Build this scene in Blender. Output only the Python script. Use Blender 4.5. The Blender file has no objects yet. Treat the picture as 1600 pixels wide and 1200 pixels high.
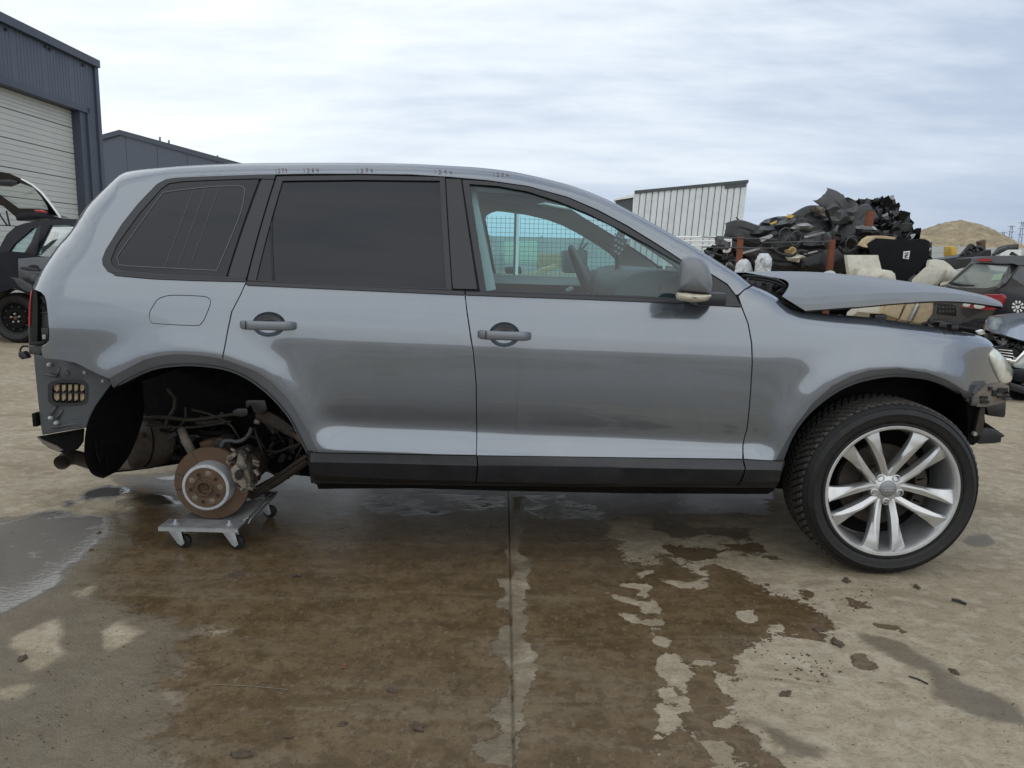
import bpy, bmesh, math, random
import numpy as np
from mathutils import Vector, Matrix
from mathutils.geometry import delaunay_2d_cdt
random.seed(7); rng = np.random.default_rng(7)
SC = bpy.context.scene
COL = SC.collection

# ------------------------------------------------------------------ camera
FPX, PITCH, ROLL, CH = 1200.0, math.radians(9.6), math.radians(1.3), 1.28
cam = bpy.data.cameras.new('camera'); cam_o = bpy.data.objects.new('camera', cam); COL.objects.link(cam_o)
cam.sensor_width = 36.0; cam.sensor_fit = 'HORIZONTAL'; cam.lens = 36.0 * FPX / 1600.0
cam.clip_start = 0.05; cam.clip_end = 6000
cp, sp, cr_, sr_ = math.cos(PITCH), math.sin(PITCH), math.cos(ROLL), math.sin(ROLL)
fwd = Vector((0, cp, -sp)); up0 = Vector((0, sp, cp)); rt0 = Vector((1, 0, 0))
rt = rt0 * cr_ + up0 * sr_; up = up0 * cr_ - rt0 * sr_
cam_o.matrix_world = Matrix(((rt.x, up.x, -fwd.x, 0), (rt.y, up.y, -fwd.y, 0), (rt.z, up.z, -fwd.z, CH), (0, 0, 0, 1)))
SC.camera = cam_o

# ------------------------------------------------------------------ sky and sun (overcast)
SUN_EL, SUN_AZ = math.radians(42), math.radians(158)       # azimuth from +Y: high behind the camera, veiled
W = bpy.data.worlds.new('World'); SC.world = W; W.use_nodes = True
nt = W.node_tree; nt.nodes.clear(); N = nt.nodes.new; L = nt.links.new
def wmath(op, a=None, b=None, c=None):
    n = N('ShaderNodeMath'); n.operation = op
    for i, v in enumerate((a, b, c)):
        if v is None: continue
        if isinstance(v, (int, float)): n.inputs[i].default_value = v
        else: L(v, n.inputs[i])
    return n.outputs[0]
wo = N('ShaderNodeOutputWorld')
sky = N('ShaderNodeTexSky'); sky.sky_type = 'NISHITA'; sky.sun_disc = False
sky.sun_elevation = SUN_EL; sky.sun_rotation = SUN_AZ; sky.dust_density = 2.0
b1 = N('ShaderNodeBackground'); L(sky.outputs[0], b1.inputs[0]); b1.inputs[1].default_value = 0.10
tc = N('ShaderNodeTexCoord'); sx = N('ShaderNodeSeparateXYZ'); L(tc.outputs['Generated'], sx.inputs[0])
dz = wmath('ADD', wmath('MAXIMUM', sx.outputs[2], 0.0), 0.17)
cx = N('ShaderNodeCombineXYZ')
L(wmath('DIVIDE', sx.outputs[0], dz), cx.inputs[0]); L(wmath('MULTIPLY', wmath('DIVIDE', sx.outputs[1], dz), 1.0), cx.inputs[1])
mp = N('ShaderNodeMapping'); L(cx.outputs[0], mp.inputs[0]); mp.inputs['Rotation'].default_value = (0, 0, math.radians(12)); mp.inputs['Scale'].default_value = (0.46, 0.95, 1); mp.inputs['Location'].default_value = (1.7, 0.4, 0)
n1 = N('ShaderNodeTexNoise'); L(mp.outputs[0], n1.inputs['Vector']); n1.inputs['Scale'].default_value = 0.9; n1.inputs['Detail'].default_value = 8; n1.inputs['Roughness'].default_value = 0.52; n1.inputs['Distortion'].default_value = 0.4
n2 = N('ShaderNodeTexNoise'); L(mp.outputs[0], n2.inputs['Vector']); n2.inputs['Scale'].default_value = 5.5; n2.inputs['Detail'].default_value = 6; n2.inputs['Roughness'].default_value = 0.55
# brighter towards the veiled sun (left), bluer and darker towards the right horizon
sd = Vector((math.sin(SUN_AZ) * math.cos(SUN_EL), math.cos(SUN_AZ) * math.cos(SUN_EL), math.sin(SUN_EL)))
vd = N('ShaderNodeVectorMath'); vd.operation = 'DOT_PRODUCT'; L(tc.outputs['Generated'], vd.inputs[0]); vd.inputs[1].default_value = sd
glow = wmath('MULTIPLY', wmath('POWER', wmath('MULTIPLY_ADD', vd.outputs['Value'], 0.5, 0.5), 1.6), 0.32)
zc = wmath('MAXIMUM', sx.outputs[2], 0.0)
elev = wmath('MULTIPLY', zc, wmath('MULTIPLY_ADD', zc, -0.70, 0.52))
cl = wmath('ADD', wmath('MULTIPLY', wmath('SUBTRACT', n1.outputs[0], 0.5), 1.05), wmath('MULTIPLY', wmath('MULTIPLY', wmath('SUBTRACT', n2.outputs[0], 0.5), 1.3), wmath('MULTIPLY_ADD', sx.outputs[2], 2.2, 0.0)))
# the veil thins towards the left of the view; it is thicker and bluer low on the right
side = wmath('MULTIPLY', wmath('SUBTRACT', wmath('MULTIPLY', sx.outputs[0], -0.58), wmath('MAXIMUM', wmath('MULTIPLY', sx.outputs[0], 0.25), 0.0)), wmath('MULTIPLY_ADD', sx.outputs[1], 0.5, 0.5))
t_ = wmath('ADD', wmath('ADD', cl, glow), wmath('ADD', side, wmath('ADD', elev, 0.56)))
ramp = N('ShaderNodeValToRGB'); L(t_, ramp.inputs[0])
el = ramp.color_ramp.elements
el[0].position = 0.05; el[0].color = (0.36, 0.44, 0.59, 1)
el[1].position = 1.0; el[1].color = (0.97, 1.01, 1.02, 1)
e = el.new(0.35); e.color = (0.50, 0.58, 0.71, 1)
e = el.new(0.66); e.color = (0.75, 0.82, 0.90, 1)
b2 = N('ShaderNodeBackground'); L(ramp.outputs[0], b2.inputs[0]); b2.inputs[1].default_value = 0.98
mx = N('ShaderNodeMixShader'); mx.inputs[0].default_value = 0.92; L(b1.outputs[0], mx.inputs[1]); L(b2.outputs[0], mx.inputs[2]); L(mx.outputs[0], wo.inputs[0])

sl = bpy.data.lights.new('sun', 'SUN'); sl.energy = 0.5; sl.angle = math.radians(110); sl.color = (1, 0.97, 0.92)
so = bpy.data.objects.new('sun', sl); COL.objects.link(so); so.rotation_euler = sd.to_track_quat('Z', 'Y').to_euler()
SC.view_settings.view_transform = 'Standard'; SC.view_settings.look = 'None'; SC.view_settings.exposure = 0.22; SC.view_settings.gamma = 1.0
SC.view_settings.use_curve_mapping = False
SC.cycles.max_bounces = 10; SC.cycles.transparent_max_bounces = 16

# ------------------------------------------------------------------ tracing helpers: picture point -> point of the place
def rays(p):
    p = np.atleast_2d(np.asarray(p, float)); u = p[:, 0] - 800; v = p[:, 1] - 600
    x = (u * cr_ + v * sr_) / FPX; y = (v * cr_ - u * sr_) / FPX
    return np.stack([x, cp - y * sp, -(y * cp + sp)], 1)
def atY(p, Y):
    d = rays(p); t = np.asarray(Y) / d[:, 1]
    r = d * t[:, None]; r[:, 2] += CH; return r
def atZ(p, Z=0.0):
    d = rays(p); t = (Z - CH) / d[:, 2]
    r = d * t[:, None]; r[:, 2] += CH; return r
def V1(px, py, Y): return Vector(atY([(px, py)], Y)[0])
def G1(px, py, Z=0.0): return Vector(atZ([(px, py)], Z)[0])
def topx(P):
    P = np.atleast_2d(P); d = P - np.array([0, 0, CH])
    f = d @ np.array(fwd); a = d @ np.array(rt); b = d @ np.array(up)
    return np.stack([800 + FPX * a / f, 600 - FPX * b / f], 1)

# ------------------------------------------------------------------ materials
def mat(name, col, rough=0.5, metal=0.0, var=0.15, scale=8.0, bump=0.0, bscale=60.0, coat=0.0, coat_r=0.05, spec=0.5, col2=None, thr=None, dirt=None):
    m = bpy.data.materials.new(name); m.use_nodes = True
    t = m.node_tree; b = t.nodes['Principled BSDF']; n = t.nodes.new; l = t.links.new
    tc = n('ShaderNodeTexCoord')
    ns = n('ShaderNodeTexNoise'); ns.inputs['Scale'].default_value = scale; ns.inputs['Detail'].default_value = 6; ns.inputs['Roughness'].default_value = 0.6
    l(tc.outputs['Object'], ns.inputs['Vector'])
    rp = n('ShaderNodeValToRGB'); l(ns.outputs[0], rp.inputs[0])
    c2 = col2 if col2 else tuple(c * (1 - var) for c in col)
    c1 = tuple(min(1, c * (1 + var)) for c in col) if not col2 else col
    a, z = (0.3, 0.7) if thr is None else thr
    rp.color_ramp.elements[0].position = a; rp.color_ramp.elements[0].color = (*c2, 1)
    rp.color_ramp.elements[1].position = z; rp.color_ramp.elements[1].color = (*c1, 1)
    out = rp.outputs[0]
    if dirt:                                   # second, patchier layer: (colour, amount)
        n3 = n('ShaderNodeTexNoise'); n3.inputs['Scale'].default_value = scale * 2.7; n3.inputs['Detail'].default_value = 9; n3.inputs['Roughness'].default_value = 0.7
        l(tc.outputs['Object'], n3.inputs['Vector'])
        r3 = n('ShaderNodeValToRGB'); l(n3.outputs[0], r3.inputs[0]); r3.color_ramp.elements[0].position = 0.48; r3.color_ramp.elements[1].position = 0.7
        m3 = n('ShaderNodeMath'); m3.operation = 'MULTIPLY'; l(r3.outputs[0], m3.inputs[0]); m3.inputs[1].default_value = dirt[1]
        mxn = n('ShaderNodeMix'); mxn.data_type = 'RGBA'; l(m3.outputs[0], mxn.inputs[0]); l(out, mxn.inputs[6]); mxn.inputs[7].default_value = (*dirt[0], 1)
        out = mxn.outputs[2]
    l(out, b.inputs['Base Color'])
    mr = n('ShaderNodeMapRange'); l(ns.outputs[0], mr.inputs[0]); mr.inputs[1].default_value = 0.3; mr.inputs[2].default_value = 0.7
    mr.inputs[3].default_value = max(0.02, rough * 0.85); mr.inputs[4].default_value = min(1, rough * 1.15); l(mr.outputs[0], b.inputs['Roughness'])
    b.inputs['Metallic'].default_value = metal; b.inputs['Specular IOR Level'].default_value = spec
    b.inputs['Coat Weight'].default_value = coat; b.inputs['Coat Roughness'].default_value = coat_r
    if bump:
        nb = n('ShaderNodeTexNoise'); nb.inputs['Scale'].default_value = bscale; nb.inputs['Detail'].default_value = 5; l(tc.outputs['Object'], nb.inputs['Vector'])
        bp = n('ShaderNodeBump'); bp.inputs['Strength'].default_value = bump; bp.inputs['Distance'].default_value = 0.01; l(nb.outputs[0], bp.inputs['Height']); l(bp.outputs[0], b.inputs['Normal'])
    return m
def glass_mat(name, tint, rough=0.0, refl=1.0):
    m = bpy.data.materials.new(name); m.use_nodes = True
    t = m.node_tree; t.nodes.clear(); n = t.nodes.new; l = t.links.new
    o = n('ShaderNodeOutputMaterial'); tr = n('ShaderNodeBsdfTransparent'); gl = n('ShaderNodeBsdfGlossy'); gl.inputs['Roughness'].default_value = 0.02
    tc = n('ShaderNodeTexCoord'); ns = n('ShaderNodeTexNoise'); ns.inputs['Scale'].default_value = 3; ns.inputs['Detail'].default_value = 5; l(tc.outputs['Object'], ns.inputs['Vector'])
    rp = n('ShaderNodeValToRGB'); l(ns.outputs[0], rp.inputs[0])
    rp.color_ramp.elements[0].color = (*[c * 0.93 for c in tint], 1); rp.color_ramp.elements[1].color = (*tint, 1); l(rp.outputs[0], tr.inputs[0])
    fr = n('ShaderNodeFresnel'); fr.inputs[0].default_value = 1.5
    ml = n('ShaderNodeMath'); ml.operation = 'MULTIPLY'; l(fr.outputs[0], ml.inputs[0]); ml.inputs[1].default_value = 1.6 * refl
    mxs = n('ShaderNodeMixShader'); l(ml.outputs[0], mxs.inputs[0]); l(tr.outputs[0], mxs.inputs[1]); l(gl.outputs[0], mxs.inputs[2]); l(mxs.outputs[0], o.inputs[0])
    return m
M = {}
def setup_mats():
    M['paint'] = mat('grey_metallic_paint', (0.148, 0.172, 0.207), 0.18, 0.62, 0.03, 3.0, bump=0.03, bscale=3.5, coat=1.0, coat_r=0.025, dirt=((0.26, 0.262, 0.262), 0.10))
    M['paint'].node_tree.nodes['Principled BSDF'].inputs['Coat IOR'].default_value = 1.8
    M['dull'] = mat('dusty_grey_paint', (0.18, 0.195, 0.212), 0.5, 0.35, 0.05, 3.0, bump=0.03, bscale=3.5, coat=0.25, coat_r=0.3, spec=0.3, dirt=((0.25, 0.25, 0.245), 0.3))
    _p = M['paint'].node_tree; _b = _p.nodes['Principled BSDF']; _p.links.new(_b.inputs['Normal'].links[0].from_socket, _b.inputs['Coat Normal'])
    M['paint2'] = mat('grey_plastic_paint', (0.17, 0.185, 0.21), 0.4, 0.5, 0.05, 6.0, coat=0.4, coat_r=0.15)
    M['trim'] = mat('black_window_trim', (0.014, 0.015, 0.020), 0.34, 0, 0.15, 9, spec=0.5)
    M['gap'] = mat('black_rubber', (0.008, 0.008, 0.009), 0.7, 0, 0.2, 12)
    M['tint'] = mat('privacy_glass', (0.008, 0.010, 0.015), 0.02, 0, 0.15, 2, spec=0.40)
    M['glass'] = glass_mat('green_tinted_glass', (0.62, 0.88, 0.91), refl=1.0)
    M['screen'] = glass_mat('pale_screen_glass', (0.88, 0.97, 0.97), refl=0.18)
    M['glassfar'] = glass_mat('clear_tinted_glass', (0.64, 0.89, 0.91))
    M['mould'] = mat('black_sill_plastic', (0.011, 0.0125, 0.017), 0.36, 0, 0.25, 5, bump=0.15, bscale=400, dirt=((0.06, 0.054, 0.045), 0.22))
    M['under'] = mat('black_underbody', (0.005, 0.005, 0.0055), 0.85, 0, 0.3, 6, dirt=((0.02, 0.016, 0.012), 0.5), spec=0.15)
    M['liner'] = mat('felt_wheel_liner', (0.006, 0.006, 0.007), 0.95, 0, 0.3, 12, bump=0.5, bscale=120, dirt=((0.022, 0.019, 0.015), 0.5), spec=0.1)
    M['rubber'] = mat('tyre_rubber', (0.010, 0.010, 0.011), 0.55, 0, 0.25, 14, bump=0.2, bscale=150, dirt=((0.05, 0.045, 0.037), 0.22), spec=0.35)
    M['tread'] = mat('dusty_tread_rubber', (0.045, 0.042, 0.037), 0.85, 0, 0.3, 20, dirt=((0.16, 0.14, 0.11), 0.6))
    M['alloy'] = mat('silver_alloy', (0.56, 0.57, 0.58), 0.36, 0.75, 0.06, 10, coat=0.3, coat_r=0.15, dirt=((0.30, 0.27, 0.22), 0.25))
    M['alloyd'] = mat('dull_cap_silver', (0.25, 0.26, 0.27), 0.45, 0.6, 0.1, 30)
    M['chrome'] = mat('worn_chrome', (0.7, 0.7, 0.7), 0.15, 1.0, 0.1, 10)
    M['zinc'] = mat('galvanised_steel', (0.44, 0.46, 0.48), 0.42, 0.7, 0.15, 18, dirt=((0.20, 0.19, 0.18), 0.4))
    M['rust'] = mat('rusty_iron', (0.11, 0.068, 0.042), 0.8, 0.2, 0.35, 16, bump=0.4, bscale=90, dirt=((0.05, 0.025, 0.017), 0.7))
    M['rustdisc'] = mat('rusty_disc_face', (0.118, 0.074, 0.046), 0.7, 0.25, 0.18, 9, dirt=((0.085, 0.045, 0.03), 0.6))
    M['hat'] = mat('pale_coated_disc_hat', (0.42, 0.44, 0.47), 0.6, 0.1, 0.1, 20, dirt=((0.2, 0.15, 0.11), 0.5))
    M['caliper'] = mat('dirty_cast_caliper', (0.21, 0.185, 0.15), 0.7, 0.2, 0.3, 22, bump=0.4, bscale=80, dirt=((0.07, 0.055, 0.042), 0.9))
    M['grime'] = mat('oily_brown_steel', (0.036, 0.029, 0.023), 0.7, 0.2, 0.4, 14, bump=0.4, bscale=60, dirt=((0.075, 0.056, 0.038), 0.6))
    M['primer'] = mat('grey_primer_steel', (0.062, 0.068, 0.075), 0.6, 0.1, 0.12, 7, bump=0.1, bscale=80, dirt=((0.06, 0.06, 0.06), 0.6))
    M['muddy'] = mat('dusty_brown_plastic', (0.16, 0.14, 0.115), 0.8, 0, 0.25, 25, dirt=((0.07, 0.06, 0.05), 0.7))
    M['lens'] = mat('hazed_headlamp_lens', (0.74, 0.77, 0.69), 0.22, 0, 0.1, 6, coat=1.0, coat_r=0.1, dirt=((0.36, 0.36, 0.27), 0.6))
    M['indic'] = mat('yellowed_indicator_lens', (0.50, 0.46, 0.38), 0.3, 0, 0.15, 30, coat=0.6, dirt=((0.3, 0.25, 0.17), 0.6))
    M['red'] = mat('red_lamp_lens', (0.36, 0.012, 0.02), 0.15, 0, 0.2, 10, coat=1)
    M['lining'] = mat('grey_pillar_lining', (0.30, 0.31, 0.31), 0.8, 0, 0.06, 9)
    M['dash'] = mat('grey_dash_plastic', (0.10, 0.107, 0.11), 0.6, 0, 0.1, 6, bump=0.1, bscale=300)
    M['headliner'] = mat('grey_headliner_cloth', (0.62, 0.63, 0.62), 0.9, 0, 0.06, 9)
    M['interior'] = mat('dark_door_trim', (0.085, 0.09, 0.095), 0.6, 0, 0.1, 6)
    M['marker'] = mat('red_brown_marker_ink', (0.17, 0.075, 0.075), 0.6, 0, 0.2, 30)
    M['frit'] = mat('pale_glass_line', (0.085, 0.09, 0.10), 0.3, 0, 0.1, 10)
    M['carblack'] = mat('black_car_paint', (0.007, 0.008, 0.013), 0.3, 0.0, 0.2, 4, coat=0.0, spec=0.2, dirt=((0.02, 0.019, 0.019), 0.15))
    M['cardark'] = mat('dark_grey_car_paint', (0.040, 0.043, 0.051), 0.3, 0.1, 0.1, 4, coat=1, coat_r=0.05)
    M['carblue'] = mat('silver_blue_car_paint', (0.20, 0.22, 0.26), 0.3, 0.7, 0.06, 4, coat=1, coat_r=0.05)
    M['paleglass'] = mat('sky_painted_car_glass', (0.34, 0.40, 0.40), 0.04, 0, 0.15, 2, spec=1.0, coat=1.0, coat_r=0.02)  # sky seen in the glass is put into its pale base colour
    M['wall'] = mat('dark_grey_cladding', (0.080, 0.095, 0.130), 0.5, 0.2, 0.06, 1.2)
    M['wallt'] = mat('dark_grey_flashing', (0.058, 0.070, 0.098), 0.5, 0.2, 0.08, 1.2)
    M['door'] = mat('cream_door_panel', (0.50, 0.51, 0.48), 0.55, 0, 0.05, 1.5)
    M['box'] = mat('silver_trailer_panel', (0.62, 0.66, 0.68), 0.5, 0.1, 0.08, 1.4, dirt=((0.42, 0.46, 0.50), 0.4))
    M['boxt'] = mat('dark_trailer_edge', (0.07, 0.08, 0.09), 0.6, 0.2, 0.2, 3)
    M['scrap'] = mat('black_scrap_plastic', (0.014, 0.015, 0.017), 0.45, 0, 0.35, 3, bump=0.3, bscale=12, dirt=((0.06, 0.057, 0.052), 0.4))
    M['scrapg'] = mat('grey_scrap_plastic', (0.050, 0.052, 0.056), 0.5, 0, 0.3, 3, bump=0.25, bscale=10, dirt=((0.15, 0.145, 0.135), 0.5))
    M['scrapl'] = mat('pale_scrap_metal', (0.36, 0.37, 0.38), 0.5, 0.3, 0.2, 4, dirt=((0.15, 0.13, 0.11), 0.5))
    M['scrapo'] = mat('ochre_foam', (0.40, 0.28, 0.12), 0.9, 0, 0.3, 8)
    M['scrapy'] = mat('yellow_plastic', (0.56, 0.36, 0.06), 0.5, 0, 0.15, 8)
    M['cream'] = mat('cream_door_lining', (0.56, 0.54, 0.47), 0.7, 0, 0.06, 5, bump=0.2, bscale=8, dirt=((0.36, 0.31, 0.22), 0.6))
    M['bag'] = mat('white_wrap_film', (0.52, 0.54, 0.56), 0.4, 0, 0.1, 8, bump=0.9, bscale=22, dirt=((0.42, 0.43, 0.43), 0.6))
    M['carpet'] = mat('black_carpet_board', (0.011, 0.012, 0.014), 0.95, 0, 0.3, 5, spec=0.15)
    M['tan'] = mat('tan_board', (0.46, 0.36, 0.22), 0.8, 0, 0.15, 5)
    M['plank'] = mat('weathered_plank', (0.42, 0.34, 0.22), 0.85, 0, 0.2, 6, bump=0.4, bscale=20, dirt=((0.22, 0.16, 0.10), 0.6))
    M['postrust'] = mat('rust_post', (0.17, 0.055, 0.028), 0.85, 0, 0.3, 8)
    M['gravel'] = mat('tan_gravel', (0.30, 0.24, 0.15), 0.95, 0, 0.4, 0.7, bump=1.0, bscale=1.5, dirt=((0.13, 0.105, 0.07), 0.8))
    M['concrete'] = mat('pale_concrete_fence', (0.40, 0.44, 0.44), 0.8, 0, 0.1, 0.5)
    M['white'] = mat('white_paint', (0.72, 0.74, 0.74), 0.5, 0, 0.06, 3)
    M['green'] = mat('grass_field', (0.09, 0.11, 0.045), 0.9, 0, 0.2, 0.05)
    M['steel'] = mat('lattice_steel', (0.22, 0.25, 0.29), 0.6, 0.2, 0.1, 1)
    M['wire'] = mat('grey_wire', (0.10, 0.105, 0.11), 0.5, 0.5, 0.15, 5)
    M['clod'] = mat('mud_clod', (0.085, 0.062, 0.042), 0.9, 0, 0.3, 40, bump=0.7, bscale=150)
    M['leaf'] = mat('red_dry_leaf', (0.13, 0.05, 0.03), 0.7, 0, 0.3, 40)
    M['stick'] = mat('dark_stick', (0.03, 0.028, 0.026), 0.7, 0, 0.3, 40)
    M['card'] = mat('white_paper', (0.68, 0.70, 0.66), 0.7, 0, 0.05, 5)
    M['cardg'] = mat('pale_green_sheet', (0.45, 0.62, 0.50), 0.6, 0, 0.06, 5)
setup_mats()

# ------------------------------------------------------------------ object helpers
def thing(name, label, cat, loc=(0, 0, 0), group=None, kind=None):
    o = bpy.data.objects.new(name, None); COL.objects.link(o); o.location = loc; o.empty_display_size = 0.1
    tagp(o, label, cat, group, kind); return o
def tagp(o, label=None, cat=None, group=None, kind=None):
    if label: o['label'] = label
    if cat: o['category'] = cat
    if group: o['group'] = group
    if kind: o['kind'] = kind
    return o
def root_loc(p):
    v = Vector((0, 0, 0))
    while p is not None: v = v + p.location; p = p.parent
    return np.array(v)
def obj(name, verts, faces, m, parent=None, smooth=False, normals=None, kind=None, label=None):
    verts = np.asarray(verts, float)
    if parent is not None: verts = verts - root_loc(parent)
    me = bpy.data.meshes.new(name); me.from_pydata(verts.tolist(), [], [list(map(int, f)) for f in faces])
    ms = m if isinstance(m, (list, tuple)) else [m]
    for x in ms: me.materials.append(M[x] if isinstance(x, str) else x)
    if smooth or normals is not None: me.polygons.foreach_set('use_smooth', np.ones(len(me.polygons), bool))
    me.update()
    if normals is not None: me.normals_split_custom_set_from_vertices([tuple(n) for n in normals])
    o = bpy.data.objects.new(name, me); COL.objects.link(o)
    if parent is not None: o.parent = parent
    if kind: o['kind'] = kind
    if label: o['label'] = label
    return o
class MB:
    def __init__(s): s.v = []; s.f = []
    def add(s, v, f):
        k = len(s.v); s.v += [tuple(map(float, a)) for a in v]; s.f += [[i + k for i in q] for q in f]; return s
    def box(s, c, size, rot=None, taper=0.0):
        c = Vector(c); h = Vector(size) / 2; R = rot if rot is not None else Matrix.Identity(3)
        vs = []
        for z in (-1, 1):
            k = 1 - taper if z > 0 else 1
            for x, y in ((-1, -1), (1, -1), (1, 1), (-1, 1)): vs.append(c + R @ Vector((x * h.x * k, y * h.y * k, z * h.z)))
        return s.add(vs, [(3, 2, 1, 0), (4, 5, 6, 7), (0, 1, 5, 4), (1, 2, 6, 5), (2, 3, 7, 6), (3, 0, 4, 7)])
    def tube(s, pts, r, n=8, cap=True):
        pts = [Vector(p) for p in pts]; rs = r if isinstance(r, (list, tuple)) else [r] * len(pts)
        rings = []; prev = None
        for i, p in enumerate(pts):
            d = (pts[min(i + 1, len(pts) - 1)] - pts[max(i - 1, 0)]).normalized()
            a = prev if prev is not None else (Vector((0, 0, 1)) if abs(d.z) < 0.9 else Vector((1, 0, 0)))
            a = (a - d * a.dot(d)).normalized(); b = d.cross(a); prev = a
            rings.append([p + (a * math.cos(2 * math.pi * k / n) + b * math.sin(2 * math.pi * k / n)) * rs[i] for k in range(n)])
        v = [q for g in rings for q in g]; f = []
        for i in range(len(pts) - 1):
            for k in range(n): f.append((i * n + k, i * n + (k + 1) % n, (i + 1) * n + (k + 1) % n, (i + 1) * n + k))
        if cap: f.append(list(range(n))[::-1]); f.append([(len(pts) - 1) * n + k for k in range(n)])
        return s.add(v, f)
    def lathe(s, prof, c, n=48, axis='Y', a0=0.0, a1=2 * math.pi):      # prof: (r, along axis)
        full = abs(a1 - a0 - 2 * math.pi) < 1e-6; m = n if full else n + 1; v = []
        for i in range(m):
            a = a0 + (a1 - a0) * i / n
            for r, h in prof:
                ca, sa = math.cos(a) * r, math.sin(a) * r
                v.append((c[0] + ca, c[1] + h, c[2] + sa) if axis == 'Y' else (c[0] + ca, c[1] + sa, c[2] + h) if axis == 'Z' else (c[0] + h, c[1] + ca, c[2] + sa))
        k = len(prof); f = []
        for i in range(n):
            j = (i + 1) % m
            for q in range(k - 1): f.append((i * k + q, j * k + q, j * k + q + 1, i * k + q + 1))
        return s.add(v, f)
    def prism(s, a, b):                         # two matching loops
        k = len(a); v = list(a) + list(b); f = [list(range(k))[::-1], list(range(k, 2 * k))]
        for i in range(k): f.append((i, (i + 1) % k, k + (i + 1) % k, k + i))
        return s.add(v, f)
    def grid(s, rows):                           # list of equal-length polylines
        n = len(rows[0]); v = [p for r in rows for p in r]; f = []
        for i in range(len(rows) - 1):
            for k in range(n - 1): f.append((i * n + k, i * n + k + 1, (i + 1) * n + k + 1, (i + 1) * n + k))
        return s.add(v, f)
    def out(s, name, m, parent=None, smooth=False, auto=None, bevel=0.0, **kw):
        o = obj(name, s.v, s.f, m, parent, smooth=smooth, **kw)
        bm = bmesh.new(); bm.from_mesh(o.data); bmesh.ops.recalc_face_normals(bm, faces=bm.faces)
        if bevel:
            ed = [e for e in bm.edges if len(e.link_faces) == 2 and e.calc_face_angle(0) > 0.5]
            bmesh.ops.bevel(bm, geom=ed, offset=bevel, segments=2, profile=0.6, affect='EDGES', clamp_overlap=True)
        bm.to_mesh(o.data); bm.free()
        if auto is not None or bevel:
            o.data.polygons.foreach_set('use_smooth', np.ones(len(o.data.polygons), bool))
            o.data.set_sharp_from_angle(angle=math.radians(auto or 38))
        o.data.update(); return o
def catmull(pts, n=6, closed=False):
    P = np.asarray(pts, float); k = len(P); out = []
    rng_ = range(k if closed else k - 1)
    for i in rng_:
        p1, p2 = P[i], P[(i + 1) % k]
        p0 = P[(i - 1) % k] if (closed or i > 0) else 2 * p1 - p2
        p3 = P[(i + 2) % k] if (closed or i < k - 2) else 2 * p2 - p1
        for j in range(n):
            t = j / n
            out.append(0.5 * (2 * p1 + (p2 - p0) * t + (2 * p0 - 5 * p1 + 4 * p2 - p3) * t * t + (3 * p1 - p0 - 3 * p2 + p3) * t ** 3))
    if not closed: out.append(P[-1])
    return np.array(out)
def resample(P, n):
    P = np.asarray(P, float); d = np.r_[0, np.cumsum(np.linalg.norm(np.diff(P, axis=0), axis=1))]
    t = np.linspace(0, d[-1], n); return np.stack([np.interp(t, d, P[:, i]) for i in range(P.shape[1])], 1)
def densify(P, step, closed=True):
    P = np.asarray(P, float); out = []; k = len(P)
    for i in range(k if closed else k - 1):
        a, b = P[i], P[(i + 1) % k]; n = max(1, int(np.ceil(np.linalg.norm(b - a) / step)))
        out += [a + (b - a) * j / n for j in range(n)]
    if not closed: out.append(P[-1])
    return np.array(out)
def inside(poly, pts):
    x, y = pts[:, 0], pts[:, 1]; r = np.zeros(len(pts), bool); k = len(poly)
    for i in range(k):
        x1, y1 = poly[i]; x2, y2 = poly[(i + 1) % k]
        if y1 == y2: continue
        c = ((y1 > y) != (y2 > y)) & (x < (x2 - x1) * (y - y1) / (y2 - y1) + x1); r ^= c
    return r
def pdist(pts, P, closed=False):
    """distance of pts to polyline P and the (fractional) index of the nearest point"""
    best = np.full(len(pts), 1e9); idx = np.zeros(len(pts)); k = len(P)
    for i in range(k if closed else k - 1):
        a, b = P[i], P[(i + 1) % k]; d = b - a; L2 = d @ d
        if L2 < 1e-12: continue
        t = np.clip(((pts - a) @ d) / L2, 0, 1); q = np.linalg.norm(pts - (a + t[:, None] * d), axis=1)
        m = q < best; best[m] = q[m]; idx[m] = i + t[m]
    return best, idx
def sstep(a, b, x):
    t = np.clip((x - a) / (b - a), 0, 1); return t * t * (3 - 2 * t)
def fbm(x, y, seed=0, oct=4, lac=2.0, gain=0.5):
    def vn(x, y, s):
        xi, yi = np.floor(x).astype(np.int64), np.floor(y).astype(np.int64); fx, fy = x - xi, y - yi
        def h(a, b):
            n = (a * 374761393 + b * 668265263 + s * 974634777) & 0xffffffff
            n = ((n ^ (n >> 13)) * 1274126177) & 0xffffffff
            return ((n ^ (n >> 16)) & 0xffff) / 65535.0
        u, v = fx * fx * (3 - 2 * fx), fy * fy * (3 - 2 * fy)
        return (h(xi, yi) * (1 - u) + h(xi + 1, yi) * u) * (1 - v) + (h(xi, yi + 1) * (1 - u) + h(xi + 1, yi + 1) * u) * v
    r = 0; a = 1; tot = 0
    for o in range(oct): r = r + a * vn(x, y, seed + o); tot += a; a *= gain; x = x * lac; y = y * lac
    return r / tot
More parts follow.
